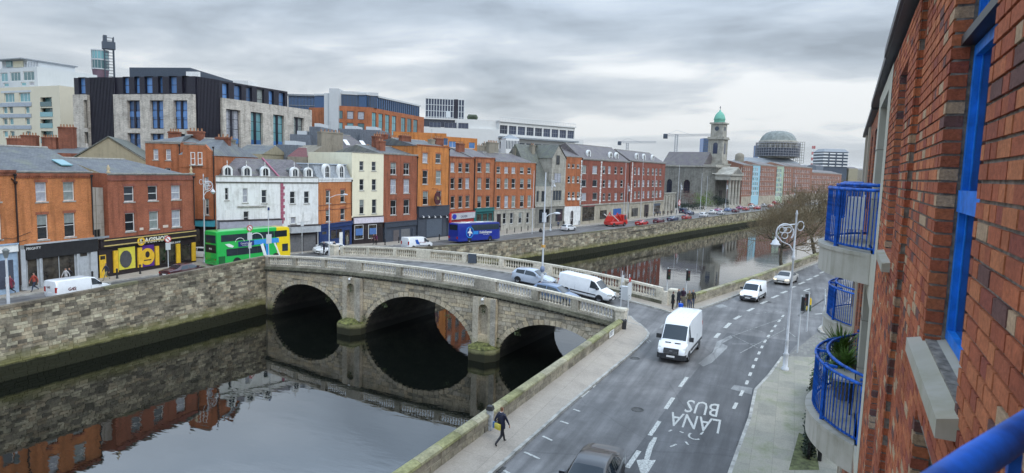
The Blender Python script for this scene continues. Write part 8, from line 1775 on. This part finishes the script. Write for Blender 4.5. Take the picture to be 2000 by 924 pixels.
p = GG(1226, 590); e = empty('utility_cabinet', (p.x+.6, p.y+.4, .4), -.1, 'pale grey cabinet with chequered edges by the end of the balustrade', 'utility box'); mb = MB(); mb.box(-.25, .25, -.5, .5, 0, 1.5); mb.build('body', LGY, e)
for sd in (-1, 1):
    for k in range(5): mb = MB(); mb.box(-.27, -.251, sd*.44-.06, sd*.44+.06, .1+k*.28, .24+k*.28); mb.build('black_marking', BLACK, e)
for (px, py, lab) in ((972, 513, 'dark panel box fixed on the far balustrade'),):
    q = Bi @ Vector((BL-27.2, BT-.45, 0)); s_ = (52.8-q.y)/1.0; mb = MB(); mb.box(-.12, .0, -.5, .5, 0, 1.05); y_ = 32.0; x_ = 61.3+(y_-9.5)*.083; o = mb.build('notice_board', DKP, loc=(x_-.35, y_, ground_z(60, y_)+.25), rz=.09); tag(o, lab, 'notice')
for k, (px, py) in enumerate(((983, 450), (998, 449))): p = GG(px, py); mb = MB(); r_ = random.Random(k); mb.lathe([(.28, 0), (.34, .5)], n=10); o = mb.build('planter', BLACK, loc=(p.x, p.y+1.5, p.z+.12)); tag(o, ['left round dark shrub in a pot before the granite house', 'right round dark shrub in a pot before the granite house'][k], 'planter'); mb = MB(); [mb.quad(*[Vector((r_.gauss(0, .2), r_.gauss(0, .2), .85+r_.gauss(0, .18)))+Vector((r_.uniform(-.1, .1), r_.uniform(-.1, .1), r_.uniform(-.1, .1))) for _ in range(4)]) for i in range(150)]; mb.build('foliage', col((.02, .035, .015)), o, kind='stuff')
p = GG(1020, 452); 
mb = MB(); p = GG(1041, 452); mb.lathe([(.35, 0), (.4, .4), (.25, .7), (.1, .9)], n=8); o = mb.build('rubbish_bag', BLACK, loc=(p.x-.5, p.y-2.0, p.z)); tag(o, 'black rubbish bag at the foot of the slim mast', 'rubbish bag')
# planting and lamps on the bridge face
mb = MB(); r_ = random.Random(4)
for (s, zt_) in ((12.9, 1.0), (28.6, .9)):
    for i in range(60): c = Vector((s+r_.gauss(0, .14), -.35+r_.gauss(0, .06), zt_-r_.uniform(.2, 1.1))); mb.quad(*[c+Vector((r_.uniform(-.09, .09), r_.uniform(-.09, .09), r_.uniform(-.09, .09))) for _ in range(4)])
for (s, z) in ((27.9, -3.0), (29.9, -2.6), (11.7, -3.1), (14.4, -2.7), (3.0, -1.2), (9.6, -1.2), (17.0, -.9), (24.8, -.9), (32.0, -1.4)):
    for i in range(30): c = Vector((s+r_.gauss(0, .22), -.15+r_.gauss(0, .12), z+r_.gauss(0, .2))); mb.quad(*[c+Vector((r_.uniform(-.1, .1), r_.uniform(-.1, .1), r_.uniform(-.1, .1))) for _ in range(4)])
mb.build('wall_plants', col((.06, .08, .03)), bridge, kind='stuff')
for s in (12.95, 28.6): mb = MB(); mb.lathe([(.05, .1), (.13, .05), (.12, -.08)], (s, -.55, btop(s)-1.85), 8); mb.tube([(s, -.55, btop(s)-1.75), (s, -.2, btop(s)-1.7)], .03, 5); mb.build('flood_lamp', WHITE, bridge)
# ================================================================== TREES
BARK = flat('plane bark', (.10, .085, .06), .9, var=.45, scale=4); TWIG = flat('bare twigs', (.19, .145, .085), .9, var=.4, scale=6)
def tree_mesh(seed, H_=9.0, spread=1.0, depth=5, nb=(6, 5, 4, 4, 5), sides=(7, 6, 4, 3, 3)):
    r_ = random.Random(seed); tr = MB(); tw = MB()
    def grow(p, d, L_, rad, lv):
        mbx = tr if lv < 2 else tw; n = 3; pts = [p]; q = p; dd = d
        for i in range(n):
            dd = (dd+Vector((r_.gauss(0, .13), r_.gauss(0, .13), r_.gauss(.05, .08)))).normalized(); q = q+dd*L_/n; pts.append(q)
        mbx.tube(pts, [lerp(rad, rad*.62, i/n) for i in range(n+1)], sides[min(lv, 4)], caps=False)
        if lv >= depth: return
        k = nb[min(lv, 4)]
        for i in range(k):
            t = r_.uniform(.45, 1.0) if lv > 0 else r_.uniform(.85, 1.0); b_ = pts[0].lerp(pts[-1], t) if lv == 0 else pts[min(n, int(t*n+.5))]
            az = 2*pi*(i+r_.random()*.7)/k; side = Vector((cos(az), sin(az), 0)); tilt = r_.uniform(.8, 1.25) if lv == 0 else r_.uniform(.45, .95)
            u = dd.cross(Vector((0, 0, 1))); u = u.normalized() if u.length > .1 else Vector((1, 0, 0)); w = dd.cross(u).normalized()
            nd = (dd*cos(tilt)+(u*cos(az)+w*sin(az))*sin(tilt)); nd.z += .12; nd.x *= spread; nd.y *= spread
            grow(b_, nd.normalized(), L_*r_.uniform(.60, .80) if lv else H_*.33, max(.0175, rad*(.55 if lv else .5)), lv+1)
    grow(Vector((0, 0, 0)), Vector((0, 0, 1)), H_*.30, .24, 0); return tr, tw
TM = []
for sd in (1, 2, 3):
    tr, tw = tree_mesh(sd); a = tr.build('trunk', BARK); b_ = tw.build('crown', TWIG); TM.append((a.data, b_.data)); bpy.data.objects.remove(a); bpy.data.objects.remove(b_)
def tree(x, y, z, s, k, label, rz, group='bare plane trees along the near quay'):
    e = empty('plane_tree', (x, y, z), rz, label, 'tree', group); e.scale = (s, s, s); inst('trunk', TM[k][0], e); inst('crown', TM[k][1], e)
p = G(1527, 526); tree(p.x, p.y, .1, 1.12, 0, 'nearest bare plane tree leaning over the river behind the silver car', 1.0); p = G(1592, 501); tree(p.x, p.y, .1, 1.35, 1, 'second bare plane tree behind the upper blue balcony', 2.2)
ORD = ['third', 'fourth', 'fifth', 'sixth', 'seventh', 'eighth', 'ninth', 'tenth', 'eleventh', 'twelfth', 'thirteenth', 'fourteenth', 'fifteenth', 'sixteenth']
for i in range(14):
    x = 132+i*17; y = swY(x)-2.2-(i % 2)*1.0; tree(x, y, .1, 1.25+.15*min(i, 4), i % 3, '%s bare plane tree along the near quay, counted from the camera' % ORD[i], i*1.3)
for i in range(5):
    x = 300+i*30; y = swY(x)-18-(i % 3)*4; tree(x, y, .1, 1.6, (i+1) % 3, '%s bare tree set back behind the far end of the quay row' % ['nearest', 'second', 'third', 'fourth', 'farthest'][i], i*2.1, 'bare trees set back from the near quay')
def bush(name, label, px, py, z_, w, h_, colr, n, seed):
    p = P(px, z_, py); g_ = ground_z(p.x, p.y); r_ = random.Random(seed); e = empty(name, (p.x, p.y, g_), 0, label, 'shrub'); mb = MB()
    cl = [Vector((r_.gauss(0, w*.22), r_.gauss(0, w*.22), h_*r_.uniform(.3, .85))) for _ in range(9)]
    for i in range(n):
        c = r_.choice(cl)+Vector((r_.gauss(0, w*.11), r_.gauss(0, w*.11), r_.gauss(0, h_*.09))); mb.quad(*[c+Vector((r_.uniform(-.2, .2), r_.uniform(-.2, .2), r_.uniform(-.2, .2))) for _ in range(4)])
    mb.build('foliage', colr, e, kind='stuff'); mb = MB(); mb.tube([(0, 0, 0), (0, 0, h_*.5)], [.15, .08], 6); mb.build('stem', BARK, e)
GR1 = flat('fresh green leaves', (.13, .20, .045), .8, var=.5, scale=2); GR2 = flat('evergreen leaves', (.018, .032, .02), .8, var=.5, scale=2); RD1 = flat('purple brown twigs', (.15, .09, .075), .9, var=.4, scale=2)
bush('shrub', 'rounded bright green shrub in the church garden', 1374, 400, 252, 9, 7.5, GR1, 1500, 1); bush('shrub', 'dark evergreen bush left of the church columns', 1402, 402, 256, 5, 6.5, GR2, 1100, 2); bush('shrub', 'reddish brown bare shrub against the church wall', 1345, 398, 246, 9, 8, RD1, 900, 3); bush('shrub', 'low dark hedge at the foot of the church wall', 1325, 412, 238, 9, 3, GR2, 900, 4); bush('shrub', 'second low dark hedge by the parked navy van', 1352, 410, 243, 9, 3, GR2, 900, 5); bush('shrub', 'dark bush at the steps of the church', 1413, 405, 262, 4, 5, GR2, 600, 6)
# ================================================================== PEOPLE
def figure(pose):
    """one continuous skinned body, facing +x; returns mesh with slots skin, hair, top, trousers, shoes"""
    V = []; E_ = []; T = []
    def add(p, r, par, t):
        V.append((p, r)); T.append(t)
        if par is not None: E_.append((par, len(V)-1))
        return len(V)-1
    hip = add((0, 0, .95), (.15, .12), None, 3); wst = add((.0, 0, 1.10), (.14, .11), hip, 2); chest = add((.01, 0, 1.30), (.17, .12), wst, 2); shc = add((0, 0, 1.44), (.11, .09), chest, 2); nk = add((.0, 0, 1.53), (.055, .055), shc, 0); hd0 = add((.02, 0, 1.62), (.078, .085), nk, 0); hd1 = add((.015, 0, 1.70), (.078, .09), hd0, 1); hd2 = add((.0, 0, 1.755), (.05, .055), hd1, 1)
    for sd, (f1, f2, f3, a1, a2) in zip((1, -1), pose):
        h1 = add((0, sd*.10, .90), (.10, .10), hip, 3); kn = add((f1[0], sd*.10, f1[1]), (.065, .065), h1, 3); an = add((f2[0], sd*.10, f2[1]), (.045, .045), kn, 3); toe = add((f3[0], sd*.11, f3[1]), (.04, .032), an, 4)
        s1 = add((0, sd*.19, 1.42), (.065, .06), shc, 2); el = add((a1[0], sd*a1[1], a1[2]), (.05, .05), s1, 2); wr = add((a2[0], sd*a2[1], a2[2]), (.034, .03), el, 2); pm = add((a2[0]+.03, sd*a2[1], a2[2]-.08), (.034, .018), wr, 0)
        for k in range(4): k1 = add((a2[0]+.005+.02*k, sd*(a2[1]+.0), a2[2]-.135-.004*(2-abs(k-1.5))), (.009, .009), pm, 0); add((a2[0]+.02+.02*k, sd*(a2[1]-.012), a2[2]-.165-.006*(2-abs(k-1.5))), (.008, .008), k1, 0)
        add((a2[0]+.075, sd*(a2[1]-.02), a2[2]-.10), (.010, .010), pm, 0)
    bm = bmesh.new(); sk = bm.verts.layers.skin.verify(); vs = []
    for i, (p, r) in enumerate(V):
        v_ = bm.verts.new(p); v_[sk].radius = r; v_[sk].use_root = (i == 0); vs.append(v_)
    for a, b_ in E_: bm.edges.new((vs[a], vs[b_]))
    me = bpy.data.meshes.new('person'); bm.to_mesh(me); bm.free(); o = bpy.data.objects.new('person', me); COL.objects.link(o)
    o.modifiers.new('skin', 'SKIN').use_smooth_shade = True; ss = o.modifiers.new('sub', 'SUBSURF'); ss.levels = 1; ss.render_levels = 1
    dg = bpy.context.evaluated_depsgraph_get(); m2 = bpy.data.meshes.new_from_object(o.evaluated_get(dg)); bpy.data.objects.remove(o)
    idx = []
    for f in m2.polygons:
        c = f.center; best = None; bt = 2
        for (a, b_) in E_:
            A = Vector(V[a][0]); B = Vector(V[b_][0]); d = B-A; t = max(0, min(1, (c-A).dot(d)/d.length_squared)); q = (c-(A+d*t)).length-lerp(V[a][1][0], V[b_][1][0], t)
            if best is None or q < best: best = q; bt = T[b_] if t > .35 or T[b_] == T[a] else T[a]
        if c.z > 1.56: bt = 1 if (c.z > 1.69 or (c.x < .02 and c.z > 1.59)) else 0
        if .78 < c.z < 1.0 and abs(c.y) < .2 and bt in (3, 2): bt = 2 if c.z > .92 else 3
        idx.append(bt)
    for _ in range(5): m2.materials.append(WHITE)
    m2.polygons.foreach_set('material_index', idx); return m2
WALK = [((.22, .50), (-.02+.34, .10), (.46, .05), (-.14, .25, 1.16), (-.16, .27, .92)), ((-.06, .48), (-.42, .20), (-.36, .08), (.12, .25, 1.16), (.24, .25, .95))]
STAND = [((.02, .49), (.0, .08), (.15, .03), (-.02, .24, 1.15), (.05, .25, .90)), ((.02, .49), (-.02, .08), (.13, .03), (-.02, .24, 1.15), (.08, .24, .91))]
HOLD = [((.03, .49), (.0, .08), (.15, .03), (.0, .25, 1.15), (.24, .17, 1.12)), ((.0, .49), (-.04, .08), (.11, .03), (-.02, .25, 1.15), (.04, .26, .90))]
FIG = {'walk': figure(WALK), 'stand': figure(STAND), 'hold': figure(HOLD)}
SKIN = flat('skin', (.48, .27, .19), .6, var=.05)
def person(px, py, pose, hd, top, tr, hair, label, dz=None, group=None, s=1.0, coat=None, yo=0, loc=None):
    p = loc or GG(px, py); e = empty('person', (p[0], p[1]+yo, p[2]+(.13 if dz is None else dz)), radians(hd), label, 'person', group); e.scale = (s, s, s)
    me = FIG[pose].copy()
    for i_, m_ in enumerate((SKIN, col(hair), col(top), col(tr), col((.015, .014, .014)))): me.materials[i_] = m_
    inst('body', me, e)
    if coat: mb = MB(); mb.lathe([(.21, .62), (.20, .8), (.17, 1.0), (.165, 1.12), (.2, 1.3), (.16, 1.43)], n=14); mb.v = [(x*.78, y*1.08, z) for x, y, z in mb.v]; mb.build('coat', col(coat), e)
    return e
NV = (.010, .013, .035); BK = (.013, .012, .014); JN = (.03, .055, .12)
pm = G(978, 869, .13); e = person(0, 0, 'walk', -22, NV, (.012, .013, .02), (.16, .075, .035), 'man in a dark navy suit walking away with a yellow and blue shoulder bag', dz=0, loc=pm, s=1.02)
mb = MB(); mb.lathe([(.20, .80), (.195, .95), (.17, 1.1), (.205, 1.3), (.15, 1.44)], n=16); mb.v = [(x*.8, y*1.06, z) for x, y, z in mb.v]; mb.build('jacket', col(NV), e); mb = MB(); mb.lathe([(.065, 1.49), (.075, 1.53)], n=10); mb.build('collar', WHITE, e)
b_ = empty('shoulder_bag', e.location, e.rotation_euler.z, 'yellow and blue messenger bag carried by the man in the navy suit', 'bag')
mb = MB(); mb.box(-.27, -.19, -.17, .17, .80, 1.06); mb.build('bag_body', col((.50, .42, .06)), b_); mb = MB(); mb.box(-.26, -.10, .16, .30, .80, 1.08); mb.build('blue_side', col((.06, .14, .30)), b_); mb = MB(); mb.box(-.285, -.271, -.16, .16, .92, 1.05); mb.build('flap', col((.58, .50, .12)), b_); mb = MB(); mb.tube([(-.2, .2, 1.06), (-.17, .0, 1.30), (-.08, -.14, 1.46), (.1, -.12, 1.40), (.16, .1, 1.1), (-.05, .24, 1.02)], .018, 5); mb.build('strap', BLACK, b_)
g = 'pedestrians waiting at the bridge corner'
person(1313, 608, 'stand', -60, BK, BK, (.03, .02, .02), 'person in a long black coat with a white scarf at the kerb', group=g, coat=BK); person(1324, 602, 'hold', 200, (.02, .02, .03), NV, (.04, .03, .02), 'person in a dark jacket holding a blue bag', group=g, coat=(.016, .018, .03)); person(1333, 600, 'stand', 190, (.03, .012, .03), BK, (.10, .06, .04), 'person in a dark plum jacket behind the blue bag', group=g, coat=(.03, .012, .03)); person(1345, 606, 'stand', 160, (.10, .075, .03), JN, (.12, .06, .03), 'person in an olive brown jacket and jeans', group=g); person(1352, 604, 'stand', 215, BK, JN, (.2, .12, .06), 'person in a black jacket and jeans at the right of the group', group=g)
p = GG(1329, 606); e = empty('shopping_bag', (p.x, p.y, p.z+.13), .3, 'bright blue shopping bag in front of the waiting group', 'bag'); mb = MB(); mb.hexa([(-.22, -.16, .02), (.22, -.16, .02), (.22, .16, .02), (-.22, .16, .02)], [(-.27, -.2, .5), (.27, -.2, .5), (.27, .2, .5), (-.27, .2, .5)]); mb.build('bag_body', col((.01, .10, .62)), e); mb = MB(); mb.tube([(-.12, 0, .5), (-.1, 0, .72), (.1, 0, .72), (.12, 0, .5)], .015, 5); mb.build('handle', WHITE, e)
g = 'pedestrians on the left footpath'
person(68, 572, 'walk', 185, (.33, .05, .03), (.02, .03, .06), (.03, .02, .02), 'person in a rust red jacket walking past the grey shopfront', group=g); person(130, 561, 'walk', 190, (.45, .45, .46), BK, (.03, .02, .02), 'person in white and black before the shop window', group=g); person(137, 560, 'walk', 185, BK, BK, (.03, .03, .03), 'person in black overlapping the one in white', group=g); person(208, 550, 'walk', 175, (.02, .025, .05), (.25, .22, .12), (.03, .02, .02), 'person in a dark jacket and khaki trousers by the yellow door', group=g); person(22, 578, 'walk', 180, (.16, .02, .04), BK, (.03, .02, .02), 'person in a maroon coat carrying a blue bag at the left edge', group=g, coat=(.16, .02, .04))
p = GG(10, 574); mb = MB(); mb.box(-.45, .35, -.15, .15, .6, .95); o = mb.build('holdall', col((.02, .19, .55)), loc=(p.x, p.y, .1)); tag(o, 'big blue holdall carried at the left edge', 'bag')
g = 'pedestrians on the far footpath'
person(633, 500, 'walk', 180, NV, BK, (.05, .04, .03), 'person in navy crossing at the far end of the bridge, left one', group=g); person(653, 500, 'walk', 175, BK, BK, (.3, .25, .2), 'person in black crossing at the far end of the bridge, right one', group=g); person(730, 480, 'walk', 180, (.07, .015, .03), BK, (.03, .02, .02), 'person in dark plum before the cream house, left one', group=g); person(735, 480, 'stand', 180, (.10, .015, .06), BK, (.03, .02, .02), 'person in purple before the cream house, right one', group=g); person(678, 482, 'stand', -90, (.18, .19, .15), (.2, .2, .17), (.05, .04, .03), 'person in pale camouflage at the navy shop door', group=g)
for (px, py, top, lab) in ((1090, 444, (.03, .05, .12), 'person in blue before the stone Gothic house'), (1101, 443, BK, 'person in black by the white doorway'), (1263, 424, BK, 'person in black in the brick block doorway'), (1278, 421, (.3, .3, .3), 'person in grey beside the second brick block, leftmost'), (1284, 420.5, NV, 'person in navy beside the second brick block, middle'), (1289, 420, (.1, .1, .16), 'person in slate beside the second brick block, rightmost'), (1295, 419, BK, 'person in black at the stone lodge, left one'), (1304, 419, (.08, .02, .02), 'person in dark red at the stone lodge, middle one'), (1311, 418, NV, 'person in navy at the stone lodge, right one'), (1321, 417, BK, 'person in black under the far red sign')):
    person(px, py+3, 'stand' if px % 2 else 'walk', 180, top, BK, (.04, .03, .02), lab, group=g)

# ================================================================== AIR
mb = MB(); x0, x1, y0, y1, z0, z1 = -900, 6500, -6500, 6500, -6.2, 135
m = bpy.data.materials.new('thin haze'); m.use_nodes = True; nt = m.node_tree; nt.nodes.clear(); o_ = N(nt, 'ShaderNodeOutputMaterial'); pv = N(nt, 'ShaderNodeVolumePrincipled', inp={'Density': .00004, 'Anisotropy': .2}); pv.inputs['Color'].default_value = (.88, .92, .98, 1); nt.links.new(pv.outputs[0], o_.inputs['Volume'])
mb.box(x0, x1, y0, y1, z0, z1); mb.build('haze', m, kind='stuff')
